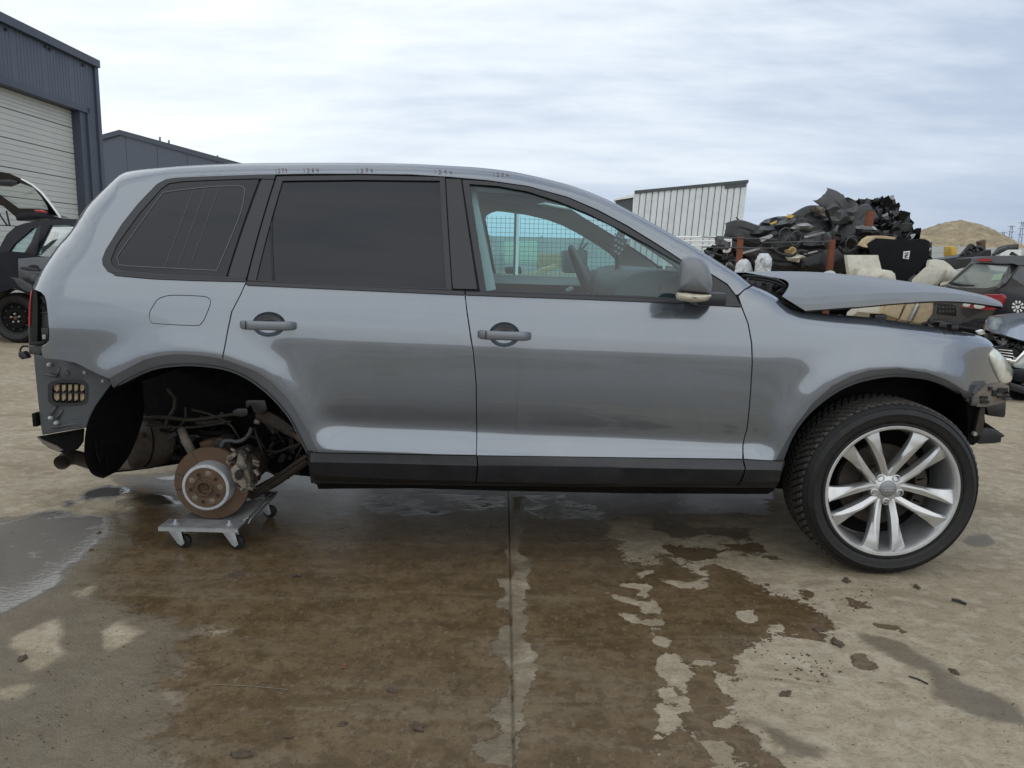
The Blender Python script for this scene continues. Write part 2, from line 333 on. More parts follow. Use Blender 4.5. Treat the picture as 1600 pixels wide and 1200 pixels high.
# ================================================================== ground: one concrete yard sheet with a saw-cut joint
def ground():
    J0, J1 = G1(803, 1200), G1(795, 790)
    jx = lambda y: J0.x + (J1.x - J0.x) * (y - J0.y) / (J1.y - J0.y)
    def axis(lo, hi, step, far, grow=1.22):
        a = list(np.arange(lo, hi + 1e-6, step)); s = step; x = a[-1]
        while x < far: s *= grow; x += s; a.append(x)
        s = step; x = a[0]; b = []
        while x > -far: s *= grow; x -= s; b.append(x)
        return b[::-1] + a
    sx_ = axis(-3.3, 3.3, .024, 3000)
    sx_ = [s for s in sx_ if abs(s) > .016] + [-.010, -.006, -.002, .002, .006, .010]; sx_ = np.array(sorted(sx_))
    ys = np.array(axis(1.3, 5.2, .024, 3000)); ys = np.array([y for y in ys if y > -3000])
    Sx, Yy = np.meshgrid(sx_, ys); X = Sx + np.where((Yy > -30) & (Yy < 60), jx(Yy), jx(np.clip(Yy, -30, 60)))
    near = (np.abs(X) < 12) & (Yy > -3) & (Yy < 16)
    Z = np.where(np.abs(Sx) < .0055, -.010, 0.0)
    Z = np.where(near, Z + .006 * (fbm(X * .9, Yy * .9, 3, 3) - .5) * np.minimum(1, np.abs(Sx) * 4), Z)
    P = np.stack([X.ravel(), Yy.ravel(), Z.ravel()], 1); ny, nx = X.shape
    idx = np.arange(ny * nx).reshape(ny, nx); F = np.stack([idx[:-1, :-1], idx[:-1, 1:], idx[1:, 1:], idx[1:, :-1]], -1).reshape(-1, 4)
    o = obj('ground', P, F, 'gap', None, smooth=True, kind='structure'); o.data.materials.clear()
    # masks: wetness and standing water, traced as outlines on the yard
    x, y = P[:, 0], P[:, 1]; n = len(P); wet = np.zeros(n) + .12; pud = np.zeros(n); damp = np.zeros(n)
    zone = (np.abs(x) < 6) & (y > .3) & (y < 14); q = P[zone][:, :2]
    lw = np.stack([fbm(q[:, 0] * 2.2, q[:, 1] * 2.2, 11, 4) - .5, fbm(q[:, 0] * 2.2, q[:, 1] * 2.2, 23, 4) - .5], 1)
    fw = np.stack([fbm(q[:, 0] * 9, q[:, 1] * 9, 31, 4) - .5, fbm(q[:, 0] * 9, q[:, 1] * 9, 47, 4) - .5], 1)
    def area(px, soft, warp=.16, fine=.05):
        g_ = atZ(np.array(px, float))[:, :2]; p = q + lw * warp * 1.5 + fw * fine * 1.4
        d = pdist(p, g_, True)[0]; s = np.where(inside(g_, p), d, -d); return sstep(-soft, soft, s)
    w = np.full(len(q), .10); pd = np.zeros(len(q)); dm = np.zeros(len(q))
    # damp grey film at the left, brown wet field, a wet strip below the car
    left = area([(-900, 850), (60, 810), (330, 790), (380, 900), (300, 1000), (260, 1100), (300, 1400), (-900, 1500)], .12); dm = np.maximum(dm, left * .98)
    main = area([(178, 800), (480, 770), (800, 766), (930, 790), (950, 830), (985, 865), (1040, 890), (1060, 950), (1050, 1020), (1060, 1080), (1065, 1160), (1100, 1230), (1160, 1500), (250, 1500), (240, 1120), (260, 1010), (330, 985), (220, 960), (135, 900), (180, 850)], .16, .12, .05); w = np.maximum(w, main * 1.0)
    below_car = area([(160, 740), (500, 735), (1200, 745), (1180, 800), (960, 800), (900, 830), (700, 810), (430, 830), (200, 800)], .1); w = np.maximum(w, below_car * .95)
    # dry islands
    for px, a in (([(440, 818), (480, 814), (530, 815), (545, 819), (500, 828), (478, 840), (455, 834)], 1), ([(535, 840), (560, 826), (573, 824), (560, 840), (540, 845)], 1), ([(800, 775), (812, 775), (812, 840), (832, 880), (828, 940), (822, 985), (834, 1040), (820, 1110), (806, 1180), (802, 1190)], 1.0), ([(783, 905), (796, 905), (797, 950), (786, 950)], 1), ([(776, 980), (798, 975), (797, 1180), (780, 1190), (740, 1160), (778, 1120), (784, 1060)], .9), ([(30, 985), (100, 960), (105, 1020), (60, 1050), (10, 1010)], .8), ([(150, 985), (185, 970), (235, 985), (190, 1010), (155, 1028)], .8), ([(112, 925), (150, 910), (152, 930), (120, 935)], .7), ([(0, 1075), (60, 1070), (40, 1090), (0, 1095)], .8)):
        m = area(px, .045, .05, .05) * a; w = w * (1 - m); dm = dm * (1 - m * .9)
    zp = lambda L_: [(781 + a / 1.953, 688 + b_ / 1.953) for a, b_ in L_]
    def area2(px, soft, wp=.03, fn=.05):
        g_ = atZ(np.array(px, float))[:, :2]; p = q + lw * wp + fw * fn; d = pdist(p, g_, True)[0]; s_ = np.where(inside(g_, p), d, -d); return sstep(-soft, soft, s_)
    for L_ in ([(430, 225), (560, 228), (640, 285), (540, 290), (470, 270)], [(620, 262), (750, 262), (750, 298), (660, 295)], [(690, 312), (790, 315), (812, 352), (710, 348)], [(530, 318), (660, 325), (700, 372), (560, 360)], [(500, 350), (560, 352), (640, 420), (640, 382), (700, 380), (760, 420), (850, 470), (930, 490), (1000, 540), (1025, 590), (930, 612), (760, 610), (690, 700), (560, 690), (440, 600), (440, 420)], [(560, 660), (700, 700), (760, 760), (760, 850), (820, 900), (900, 1010), (560, 1040), (480, 760)]): w = np.maximum(w, area2(zp(L_), .13, .10, .07))
    for L_ in ([(1040, 570), (1160, 600), (1300, 665), (1420, 735), (1600, 800), (1620, 880), (1440, 850), (1320, 790), (1240, 700), (1100, 630)], [(760, 840), (900, 900), (1080, 985), (1000, 1020), (820, 990)]): dm = np.maximum(dm, area2(zp(L_), .06, .1, .08) * .85)
    for L_ in ([(880, 640), (960, 650), (1000, 700), (920, 700)], [(1040, 645), (1110, 650), (1160, 690), (1150, 715), (1050, 690)], [(1085, 740), (1140, 730), (1170, 738), (1100, 756)], [(1215, 770), (1260, 780), (1280, 810), (1240, 800)], [(1100, 545), (1200, 570), (1250, 590), (1150, 575)], [(880, 450), (960, 455), (940, 480)], [(1030, 470), (1100, 490), (1180, 510), (1100, 520)], [(830, 400), (855, 398), (850, 412)]): w = np.maximum(w, area2(zp(L_), .04, .04, .07) * .85)
    for L_ in ([(360, 432), (440, 437), (466, 445), (455, 475), (430, 470), (440, 455), (380, 447)], [(325, 465), (420, 485), (425, 502), (390, 499)], [(425, 495), (480, 490), (481, 525), (430, 522)], [(355, 520), (430, 545), (505, 545), (500, 561), (450, 563), (380, 550)], [(450, 575), (480, 575), (478, 593), (460, 592)], [(470, 602), (510, 605), (512, 628), (485, 626)], [(420, 400), (475, 395), (460, 409), (430, 419)], [(485, 420), (560, 430), (590, 452), (540, 449)], [(580, 432), (620, 430), (645, 456), (600, 459)], [(650, 482), (695, 495), (690, 509)], [(700, 525), (770, 518), (778, 545), (755, 566), (720, 546)], [(810, 570), (860, 565), (860, 586), (820, 586)], [(495, 675), (525, 672), (528, 696), (500, 693)], [(495, 705), (560, 695), (610, 720), (570, 742), (582, 772), (545, 746), (515, 736)], [(455, 755), (520, 760), (521, 791), (490, 786)], [(535, 785), (580, 785), (596, 831), (560, 826)], [(480, 815), (530, 830), (551, 886), (500, 896), (490, 850)], [(600, 675), (660, 678), (640, 692)], [(690, 750), (790, 745), (770, 781), (720, 791)], [(745, 650), (830, 645), (800, 664)], [(650, 710), (690, 735), (670, 745)], [(830, 600), (930, 612), (1060, 640), (1100, 760), (1200, 800), (1130, 880), (960, 830), (850, 775), (740, 690)], [(670, 860), (730, 855), (722, 882), (680, 884)], [(640, 920), (716, 920), (700, 972), (660, 972)], [(800, 890), (870, 950), (830, 946)], [(580, 880), (620, 905), (630, 925), (600, 905)]):
        m = area2(zp(L_), .035); w = w * (1 - m); dm = dm * (1 - m)
    dm = np.maximum(dm, .9 * area([(1505, 836), (1540, 834), (1556, 848), (1520, 856), (1500, 846)], .03, .04, .03)); dm = np.maximum(dm, .95 * area([(108, 935), (148, 930), (165, 1000), (190, 1090), (225, 1200), (160, 1200), (135, 1080), (118, 1000)], .04, .05, .03))
    # standing water
    for px in ([(-200, 850), (0, 822), (60, 810), (110, 803), (160, 806), (175, 822), (160, 845), (140, 858), (118, 880), (95, 900), (50, 930), (0, 960), (-200, 1030)], [(118, 768), (150, 757), (195, 757), (200, 770), (150, 784), (120, 784)], [(86, 790), (110, 786), (122, 790), (112, 798), (90, 798)], [(240, 746), (272, 742), (276, 752), (245, 756)], [(540, 772), (640, 768), (790, 770), (796, 795), (740, 806), (640, 800), (560, 800)], [(806, 770), (885, 768), (920, 785), (938, 800), (925, 812), (850, 815), (812, 800)], [(200, 770), (260, 772), (275, 790), (225, 785)]):
        pd = np.maximum(pd, area(px, .05, .13, .07) * (.48 if px[0][0] in (540, 806) else 1.0))
    w = np.where(q[:, 1] < 1.2, np.maximum(w, .95 * sstep(.42, .50, fbm(q[:, 0] * .55 + 4, q[:, 1] * .55, 61, 4)) * sstep(1.25, .9, q[:, 1]) * sstep(4.5, 3.5, q[:, 0])), w)
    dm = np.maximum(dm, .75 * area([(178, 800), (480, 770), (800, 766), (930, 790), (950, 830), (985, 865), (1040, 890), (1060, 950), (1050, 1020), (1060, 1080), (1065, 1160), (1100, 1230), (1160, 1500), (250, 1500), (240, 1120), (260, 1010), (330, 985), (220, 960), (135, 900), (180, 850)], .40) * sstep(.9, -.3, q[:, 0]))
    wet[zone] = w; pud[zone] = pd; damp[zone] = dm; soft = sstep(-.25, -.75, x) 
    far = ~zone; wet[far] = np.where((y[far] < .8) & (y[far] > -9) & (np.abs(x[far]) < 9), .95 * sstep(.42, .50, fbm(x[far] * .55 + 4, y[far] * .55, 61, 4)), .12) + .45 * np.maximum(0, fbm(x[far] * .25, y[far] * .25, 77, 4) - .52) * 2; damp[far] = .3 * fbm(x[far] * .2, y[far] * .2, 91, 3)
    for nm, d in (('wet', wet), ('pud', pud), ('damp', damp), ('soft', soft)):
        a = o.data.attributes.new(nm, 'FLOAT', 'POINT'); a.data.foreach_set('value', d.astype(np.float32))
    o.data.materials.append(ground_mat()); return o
def ground_mat():
    m = bpy.data.materials.new('wet_concrete'); m.use_nodes = True; t = m.node_tree; b = t.nodes['Principled BSDF']; n = t.nodes.new; l = t.links.new
    tc = n('ShaderNodeTexCoord')
    def noise(s, d=6, r=.6, sc=(1, 1, 1), dist=0):
        mp = n('ShaderNodeMapping'); l(tc.outputs['Object'], mp.inputs[0]); mp.inputs['Scale'].default_value = sc
        k = n('ShaderNodeTexNoise'); k.inputs['Scale'].default_value = s; k.inputs['Detail'].default_value = d; k.inputs['Roughness'].default_value = r; k.inputs['Distortion'].default_value = dist; l(mp.outputs[0], k.inputs['Vector']); return k.outputs[0]
    def mth(op, a, b_=None, c=None, clamp=False):
        k = n('ShaderNodeMath'); k.operation = op; k.use_clamp = clamp
        for i, v in enumerate((a, b_, c)):
            if v is None: continue
            if isinstance(v, (int, float)): k.inputs[i].default_value = v
            else: l(v, k.inputs[i])
        return k.outputs[0]
    def step(v, a, z):
        k = n('ShaderNodeMapRange'); k.interpolation_type = 'SMOOTHSTEP'; l(v, k.inputs[0]); k.inputs[1].default_value = a; k.inputs[2].default_value = z; return k.outputs[0]
    def mixc(f, a, b_):
        k = n('ShaderNodeMix'); k.data_type = 'RGBA'
        for s, v in ((0, f), (6, a), (7, b_)):
            if isinstance(v, tuple): k.inputs[s].default_value = (*v, 1)
            elif isinstance(v, (int, float)): k.inputs[s].default_value = v
            else: l(v, k.inputs[s])
        return k.outputs[2]
    def attr(nm):
        k = n('ShaderNodeAttribute'); k.attribute_name = nm; return k.outputs['Fac']
    nA, nB, nC, nD = noise(1.3, 8, .6), noise(7, 8, .65), noise(38, 6, .7), noise(3.2, 9, .68, (1, 1.6, 1), .8)
    fl = noise(7.5, 10, .70, (.75, 1.1, 1), .55)
    wv = mth('ADD', attr('wet'), mth('ADD', mth('MULTIPLY', mth('SUBTRACT', fl, .5), 1.7), mth('MULTIPLY', mth('SUBTRACT', nC, .5), .55)))
    sw = mth('MULTIPLY_ADD', attr('soft'), .20, .022); wet = step(mth('DIVIDE', mth('SUBTRACT', wv, .51), sw), -1.0, 1.0)
    dampv = mth('MULTIPLY', step(mth('ADD', attr('damp'), mth('MULTIPLY', mth('SUBTRACT', nD, .5), .9)), .35, .75), .8)
    pud = step(mth('DIVIDE', mth('SUBTRACT', mth('ADD', attr('pud'), mth('MULTIPLY', mth('SUBTRACT', fl, .5), 1.5)), .55), mth('MULTIPLY_ADD', attr('soft'), .16, .16)), -1.0, 1.0)
    # colours of the dry screed, of soaked screed, of thin grey slurry
    dry = mixc(step(nA, .3, .7), (.325, .265, .180), (.415, .352, .258)); dry = mixc(mth('MULTIPLY', step(nB, .46, .60), .5), dry, (.30, .255, .18)); dry = mixc(mth('MULTIPLY', step(nC, .52, .64), .45), dry, (.22, .19, .14))
    mud = step(noise(2.1, 9, .7, (.6, 1.5, 1), 1.0), .53, .60); dry = mixc(mth('MULTIPLY', mud, .55), dry, (.20, .155, .10))
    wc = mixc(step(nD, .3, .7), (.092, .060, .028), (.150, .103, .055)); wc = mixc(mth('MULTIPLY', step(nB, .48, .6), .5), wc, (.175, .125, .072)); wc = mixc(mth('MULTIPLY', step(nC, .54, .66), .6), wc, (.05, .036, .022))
    smear = step(noise(1.6, 8, .62, (.45, 2.2, 1), 1.6), .50, .62); wc = mixc(mth('MULTIPLY', smear, .55), wc, (.185, .145, .095)); wc = mixc(mth('MULTIPLY', step(noise(17, 8, .72), .48, .58), .5), wc, (.062, .043, .022)); wc = mixc(mth('MULTIPLY', step(noise(55, 5, .7, (1, .5, 1)), .56, .64), .5), wc, (.21, .17, .12))
    dc = mixc(step(nB, .35, .7), (.108, .082, .050), (.150, .118, .079))
    dry = mixc(mth('MULTIPLY', step(noise(15, 9, .74, (.8, 1.2, 1), .5), .47, .58), .42), dry, (.21, .165, .105)); dry = mixc(mth('MULTIPLY', step(noise(70, 6, .7), .54, .64), .5), dry, (.16, .125, .085)); dry = mixc(mth('MULTIPLY', step(noise(11, 7, .6), .52, .62), .35), dry, (.48, .43, .34))
    dc = mixc(mth('MULTIPLY', step(noise(19, 8, .7), .47, .58), .5), dc, (.10, .08, .052)); dc = mixc(mth('MULTIPLY', step(noise(3.6, 8, .65, (2.2, .5, 1)), .49, .58), .4), dc, (.085, .07, .048))
    col = mixc(dampv, dry, dc); col = mixc(wet, col, wc); col = mixc(pud, col, mixc(attr('damp'), (.045, .036, .025), (.19, .172, .148)))
    specks = step(noise(95, 3, .55), .66, .72); col = mixc(mth('MULTIPLY', specks, .65), col, (.06, .045, .03))
    l(col, b.inputs['Base Color'])
    rg = mth('ADD', .80, mth('MULTIPLY', nB, .15)); rw = mth('ADD', .10, mth('MULTIPLY', nD, .44))
    def mixf(f, a, c):
        k = n('ShaderNodeMix'); k.data_type = 'FLOAT'
        for s, v in ((0, f), (2, a), (3, c)):
            if isinstance(v, (int, float)): k.inputs[s].default_value = v
            else: l(v, k.inputs[s])
        return k.outputs[0]
    r = mixf(dampv, rg, .30); r = mixf(wet, r, rw); r = mixf(pud, r, .035); l(r, b.inputs['Roughness'])
    sp_ = mixf(wet, .4, .34); l(mixf(pud, sp_, .55), b.inputs['Specular IOR Level'])
    h = mth('ADD', mth('MULTIPLY', nC, .5), mth('MULTIPLY', noise(150, 4, .6), .35)); h = mth('ADD', h, mth('MULTIPLY', nB, .5))
    h = mixf(wet, h, mth('MULTIPLY', h, .35)); rip = mth('MULTIPLY', noise(26, 3, .6, (1, 1.8, 1)), .045); h = mixf(pud, h, rip)
    bp = n('ShaderNodeBump'); bp.inputs['Strength'].default_value = .75; bp.inputs['Distance'].default_value = .012; l(h, bp.inputs['Height']); l(bp.outputs[0], b.inputs['Normal'])
    return m
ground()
# ================================================================== the stripped grey SUV
Y0, YC = 2.985, 3.945
CARL = (0.1, YC, 0.0)
car = thing('suv', 'large grey SUV without bumpers, its bare rear brake disc resting on a small dolly', 'car', CARL)
ZB = lambda x: 1.117 - 0.0218 * x
def pchip(xs, ys):
    xs, ys = np.array(xs), np.array(ys); h = np.diff(xs); dl = np.diff(ys) / h; m = np.zeros(len(xs))
    m[0], m[-1] = dl[0], dl[-1]
    for i in range(1, len(xs) - 1):
        if dl[i - 1] * dl[i] > 0:
            w1, w2 = 2 * h[i] + h[i - 1], h[i] + 2 * h[i - 1]; m[i] = (w1 + w2) / (w1 / dl[i - 1] + w2 / dl[i])
    def f(x):
        x = np.clip(x, xs[0], xs[-1]); i = np.clip(np.searchsorted(xs, x) - 1, 0, len(xs) - 2); t = (x - xs[i]) / h[i]
        return ys[i] * (1 + 2 * t) * (1 - t) ** 2 + h[i] * m[i] * t * (1 - t) ** 2 + ys[i + 1] * t * t * (3 - 2 * t) + h[i] * m[i + 1] * t * t * (t - 1)
    return f
prof_mid = pchip([.28, .36, .44, .476, .50, .53, .555, .575, .60, .63, .66, .72, .80, .88, .95, 1.02, 1.08, 1.117], [.07, .03, .006, -.006, .004, .022, .034, .0365, .034, .026, .019, .013, .010, .0095, .013, .021, .033, .045])
prof_arch = pchip([.28, .36, .48, .60, .72, .80, .88, .95, 1.02, 1.08, 1.117], [.07, .04, .020, .013, .010, .009, .0095, .013, .021, .033, .045])
REAR_C = np.array([(170, 591), (190, 580), (225, 562), (250, 556), (275, 553), (312, 555), (350, 561), (400, 580), (425, 597), (450, 622), (465, 645), (480, 672), (496, 706)], float)
REAR_I = np.array([(177, 606), (189, 601), (212, 589), (237, 579), (262, 574), (300, 572), (345, 577), (375, 587), (400, 602), (425, 623), (450, 652), (465, 680), (479, 708)], float)
FRONT_C = np.array([(1213, 718), (1225, 695), (1240, 668), (1270, 629), (1300, 603), (1330, 587), (1360, 578), (1405, 575), (1450, 582), (1480, 593), (1507, 609), (1522, 618)], float)
FRONT_I = np.array([(1223, 722), (1240, 681), (1264, 648), (1300, 618), (1336, 600), (1375, 591), (1408, 589), (1450, 594), (1480, 605), (1498, 615), (1510, 623), (1514, 626)], float)
ARC_R = atY(REAR_C, Y0)[:, [0, 2]]; ARC_F = atY(FRONT_C, Y0)[:, [0, 2]]
OUT_PX = np.array([(44, 560), (44, 500), (46, 466), (50, 449), (64, 420), (77, 400), (95, 376), (112, 357), (137, 322), (170, 290), (192, 273.5), (212, 267), (260, 262), (300, 259), (380, 255.5), (460, 254.5), (560, 254.5), (640, 256), (720, 260), (760, 263), (800, 268), (830, 274), (860, 281), (900, 292), (950, 312), (1000, 338), (1050, 366), (1100, 395), (1150, 427), (1172, 444), (1189, 451), (1207, 460), (1222, 470), (1240, 479), (1256, 484), (1300, 490), (1360, 495), (1420, 504), (1465, 512), (1510, 519), (1537, 527), (1550, 537), (1556, 545)], float)
OUT_R = np.interp(np.arange(len(OUT_PX)), [0, 7, 9, 12, 20, 23, 28, 32, 37, 41, 42], [.22, .22, .14, .05, .05, .045, .045, .09, .08, .02, .012])
def base(x, z):
    zb = ZB(x); dz = z - zb
    wx = sstep(-.83, -.66, x) * (1 - sstep(.98, 1.10, x))
    zz = z - (ZB(x) - 1.117)
    lo = prof_mid(zz) * wx + prof_arch(zz) * (1 - wx)
    hi = .045 + .38 * dz + .30 * np.maximum(dz, 0) ** 2
    i = np.where(dz > 0, hi, lo) + .006 * (x + .1) ** 2
    i = i + .80 * np.maximum(x - 1.52, 0) ** 2
    return Y0 + i
def _mk_outline():
    p = OUT_PX; Y = np.full(len(p), 3.2)
    k = np.interp(np.arange(len(p)), [0, 7, 10, 42], [.47, .47, .9, .9])
    sh = np.interp(np.arange(len(p)), [0, 7, 9, 42], [.15, .15, .05, .0])
    for _ in range(60):
        w = atY(p, Y); Y = Y + .4 * (np.clip(base(w[:, 0], w[:, 2]) + k * OUT_R, 2.9, 3.7) - Y)
    xz = atY(p, Y)[:, [0, 2]]; xz[:, 0] -= sh * OUT_R
    q = catmull(np.c_[xz, OUT_R], 4); return q
OUTL = _mk_outline(); OXZ, ORR = OUTL[:, :2], OUTL[:, 2]
_t = np.gradient(OXZ, axis=0); _t /= np.linalg.norm(_t, axis=1)[:, None]
ONRM = np.stack([_t[:, 1], -_t[:, 0]], 1)
def S(x, z, bump=True):
    x = np.asarray(x, float); z = np.asarray(z, float); sh = x.shape; x = x.ravel(); z = z.ravel()
    pts = np.stack([x, z], 1); y = base(x, z)
    if bump:
        for A in (ARC_R, ARC_F):
            d, _ = pdist(pts, A); y = y - .013 * np.exp(-(d / .075) ** 2)
    d, ix = pdist(pts, OXZ); r = np.interp(ix, np.arange(len(ORR)), ORR)
    u = np.clip(d, 1e-5, None); ins = np.where(u < r, r - np.sqrt(np.maximum(r * r - (r - np.minimum(u, r)) ** 2, 0)), 0)
    return (y + ins).reshape(sh)
def nrm(x, z, off=0.0):
    e = .004; gx = (S(x + e, z) - S(x - e, z)) / (2 * e); gz = (S(x, z + e) - S(x, z - e)) / (2 * e)
    n = np.stack([gx, -np.ones_like(gx), gz], -1); return n / np.linalg.norm(n, axis=-1)[:, None]
def xz(px, off=0.0):
    p = np.asarray(px, float); Y = np.full(len(p), Y0 + .08)
    for _ in range(60):
        w = atY(p, Y); Yn = S(w[:, 0], w[:, 2]) + off; Y = Y + .5 * (np.clip(Yn, Y0 - .1, Y0 + .6) - Y)
    return atY(p, Y)[:, [0, 2]]
def XYZ(px, off=0.0):
    q = xz(px, off); return np.stack([q[:, 0], S(q[:, 0], q[:, 1]) + off, q[:, 1]], 1)
def outl(i0, i1, d=.003):
    q = OXZ + ONRM * d; return q[int(i0 * 4):int(i1 * 4) + 1]
def panel(name, poly, m, parent, holes=(), off=0.0, h=.045, rim=.014, edge=.03, mirror=False, round_pts=False, bev=.0022, label=None, crown=0.0):
    poly = densify(poly, edge); holes = [densify(q, edge) for q in holes]
    area = np.sum(poly[:, 0] * np.roll(poly[:, 1], -1) - np.roll(poly[:, 0], -1) * poly[:, 1])
    if area < 0: poly = poly[::-1]
    loops = [poly] + [q if np.sum(q[:, 0] * np.roll(q[:, 1], -1) - np.roll(q[:, 0], -1) * q[:, 1]) < 0 else q[::-1] for q in holes]
    lo, hi = poly.min(0), poly.max(0)
    gx, gz = np.meshgrid(np.arange(lo[0], hi[0], h), np.arange(lo[1], hi[1], h * .6))
    gx = gx + (np.arange(gx.shape[0]) % 2)[:, None] * h * .5
    P = np.stack([gx.ravel(), gz.ravel()], 1)
    if round_pts:
        ex = [OXZ + ONRM * (f * ORR)[:, None] for f in (.03, .08, .16, .27, .42, .6, .8, 1.0)]
        P = np.concatenate([P] + ex)
    ok = inside(loops[0], P)
    for q in loops[1:]: ok &= ~inside(q, P)
    P = P[ok]
    for q in loops:
        if len(P): P = P[pdist(P, q, True)[0] > min(.012, h * .3)]
    allp = np.concatenate(loops + [P]); edges = []; k = 0
    for q in loops: edges += [(k + i, k + (i + 1) % len(q)) for i in range(len(q))]; k += len(q)
    r = delaunay_2d_cdt([Vector(p) for p in allp], edges, [], 0, 1e-6)
    v2 = np.array([tuple(v) for v in r[0]]); tri = np.array([t for t in r[2] if len(t) == 3]); orig = r[3]
    cen = v2[tri].mean(1); ok = inside(loops[0], cen)
    for q in loops[1:]: ok &= ~inside(q, cen)
    tri = tri[ok]
    a = v2[tri]; ar = (a[:, 1, 0] - a[:, 0, 0]) * (a[:, 2, 1] - a[:, 0, 1]) - (a[:, 2, 0] - a[:, 0, 0]) * (a[:, 1, 1] - a[:, 0, 1])
    tri = tri[np.abs(ar) > 1e-10]; ar = ar[np.abs(ar) > 1e-10]
    tri = np.where((ar < 0)[:, None], tri[:, ::-1], tri)
    n0 = nrm(v2[:, 0], v2[:, 1]); cr = 0
    if crown:
        dd = pdist(v2, loops[0], True)[0]; cr = crown * sstep(0, .05, dd)
    V = [np.stack([v2[:, 0], S(v2[:, 0], v2[:, 1]) + off - cr, v2[:, 1]], 1)]; NN = [n0]; Fc = tri.tolist()
    if rim:
        base_i = len(v2); lookup = {}
        for i, o in enumerate(orig):
            for q in o: lookup[q] = i
        k = 0
        for q in loops:
            n = len(q); ids = [lookup.get(k + i, None) for i in range(n)]
            if any(i is None for i in ids): k += n; continue
            pp = v2[ids]; t = np.roll(pp, -1, 0) - np.roll(pp, 1, 0); t /= np.maximum(np.linalg.norm(t, axis=1), 1e-9)[:, None]
            o2 = np.stack([t[:, 1], -t[:, 0]], 1); nn = n0[ids]
            on = np.stack([o2[:, 0], np.zeros(n), o2[:, 1]], 1)
            y0 = S(pp[:, 0], pp[:, 1]) + off
            p1 = np.stack([pp[:, 0] + o2[:, 0] * bev * .7, y0 + bev * .5, pp[:, 1] + o2[:, 1] * bev * .7], 1)
            p2 = np.stack([pp[:, 0] + o2[:, 0] * bev, y0 + bev * 1.6, pp[:, 1] + o2[:, 1] * bev], 1)
            p3 = p2.copy(); p3[:, 1] = y0 + rim
            b1_ = (nn + on); b1_ /= np.linalg.norm(b1_, axis=1)[:, None]
            st = base_i + sum(len(x) for x in V[1:])
            V += [p1, p2, p3]; NN += [b1_, on, on]
            rows = [ids, [st + i for i in range(n)], [st + n + i for i in range(n)], [st + 2 * n + i for i in range(n)]]
            for a_, b_ in zip(rows[:-1], rows[1:]):
                for i in range(n):
                    j = (i + 1) % n; Fc.append([a_[i], b_[i], b_[j], a_[j]])
            k += n
    V = np.concatenate(V); NN = np.concatenate(NN)
    if mirror:
        V[:, 1] = 2 * YC - V[:, 1]; NN[:, 1] *= -1; Fc = [f[::-1] for f in Fc]
    return obj(name, V, Fc, m, parent, normals=NN, label=label)
def ell(cx_, cy_, rx, ry, n=28, p=2.0):
    a = np.linspace(0, 2 * np.pi, n, endpoint=False); c, s = np.cos(a), np.sin(a)
    return np.stack([cx_ + rx * np.sign(c) * np.abs(c) ** (2 / p), cy_ + ry * np.sign(s) * np.abs(s) ** (2 / p)], 1)
def strip(name, rows, m, parent, n=40, smooth=True, auto=40, mb=None, **kw):
    """loft through traced rows; each row = (pixel polyline, offset behind the body side)"""
    R = [XYZ(resample(np.asarray(p, float), n), o) for p, o in rows]
    b = MB().grid([[tuple(q) for q in r] for r in R])
    return b.out(name, m, parent, smooth=smooth, auto=auto, **kw)

# ---- side panels
DLO = [(1159, 479), (1060, 472), (900, 465), (725, 460), (560, 450), (385, 441), (300, 439), (240, 437), (185, 432), (168, 425), (160, 414), (159, 405), (165, 390), (190, 350), (215, 318), (245, 287), (258, 280), (272, 277.5), (300, 276), (400, 272.5), (480, 271), (560, 271), (640, 272), (700, 275.5), (762, 281), (825, 290), (887, 307), (934, 327), (981, 352), (1028, 381), (1075, 412), (1112, 427.5), (1137, 443), (1150, 460), (1159, 479)]
SHUT_R = [(385, 441), (382, 446), (375, 462), (362, 487), (355, 520), (350, 547), (347, 562)]
FLAP = catmull([(232, 494), (234, 485), (239, 477), (244, 469), (252, 464), (270, 460.5), (315, 462), (326, 465), (329.5, 470), (329, 477), (322, 495), (316, 505), (305, 510), (245, 507), (236, 505), (233, 500)], 3, True)
def shrink(p, d, centre=None):
    p = np.asarray(p, float); t = np.roll(p, -1, 0) - np.roll(p, 1, 0); t /= np.maximum(np.linalg.norm(t, axis=1), 1e-9)[:, None]
    n = np.stack([t[:, 1], -t[:, 0]], 1); a = np.sum(p[:, 0] * np.roll(p[:, 1], -1) - np.roll(p[:, 0], -1) * p[:, 1])
    return p - n * d * (1 if a > 0 else -1)
rear_low = [(69, 559), (66, 552), (65, 546), (66, 541), (72, 538), (77, 533), (77.5, 520), (75, 490), (73, 472), (70, 462), (64, 456), (57, 453)]
arcR_side = [tuple(p) for p in REAR_C[:7]]
body_poly = np.concatenate([outl(3.0, 29), xz([(1163, 451), (1153.5, 459.5)]), xz(DLO[-2::-1][:0] or [(1150, 460)]),
                            xz([(1137, 443), (1112, 427.5), (1075, 412), (1028, 381), (981, 352), (934, 327), (887, 307), (825, 290), (762, 281), (700, 275.5), (640, 272), (560, 271), (480, 271), (400, 272.5), (300, 276), (272, 277.5), (258, 280), (245, 287), (215, 318), (190, 350), (165, 390), (159, 405), (160, 414), (168, 425), (185, 432), (240, 437), (300, 439), (384, 441)]),
                            xz([(p[0] - 1.4, p[1]) for p in SHUT_R[1:]]), xz(arcR_side[::-1]),
                            xz([(155, 585), (137, 576), (117, 566), (95, 562)]), xz(rear_low)])
panel('body_side', body_poly, 'paint', car, holes=[xz(FLAP)], round_pts=True, h=.04)
panel('body_side', body_poly, 'paint', car, round_pts=True, mirror=True, h=.08, label='far body side with window openings')
panel('fuel_flap', xz(shrink(FLAP, 1.9)), 'paint', car, h=.03, edge=.012, bev=.0015)
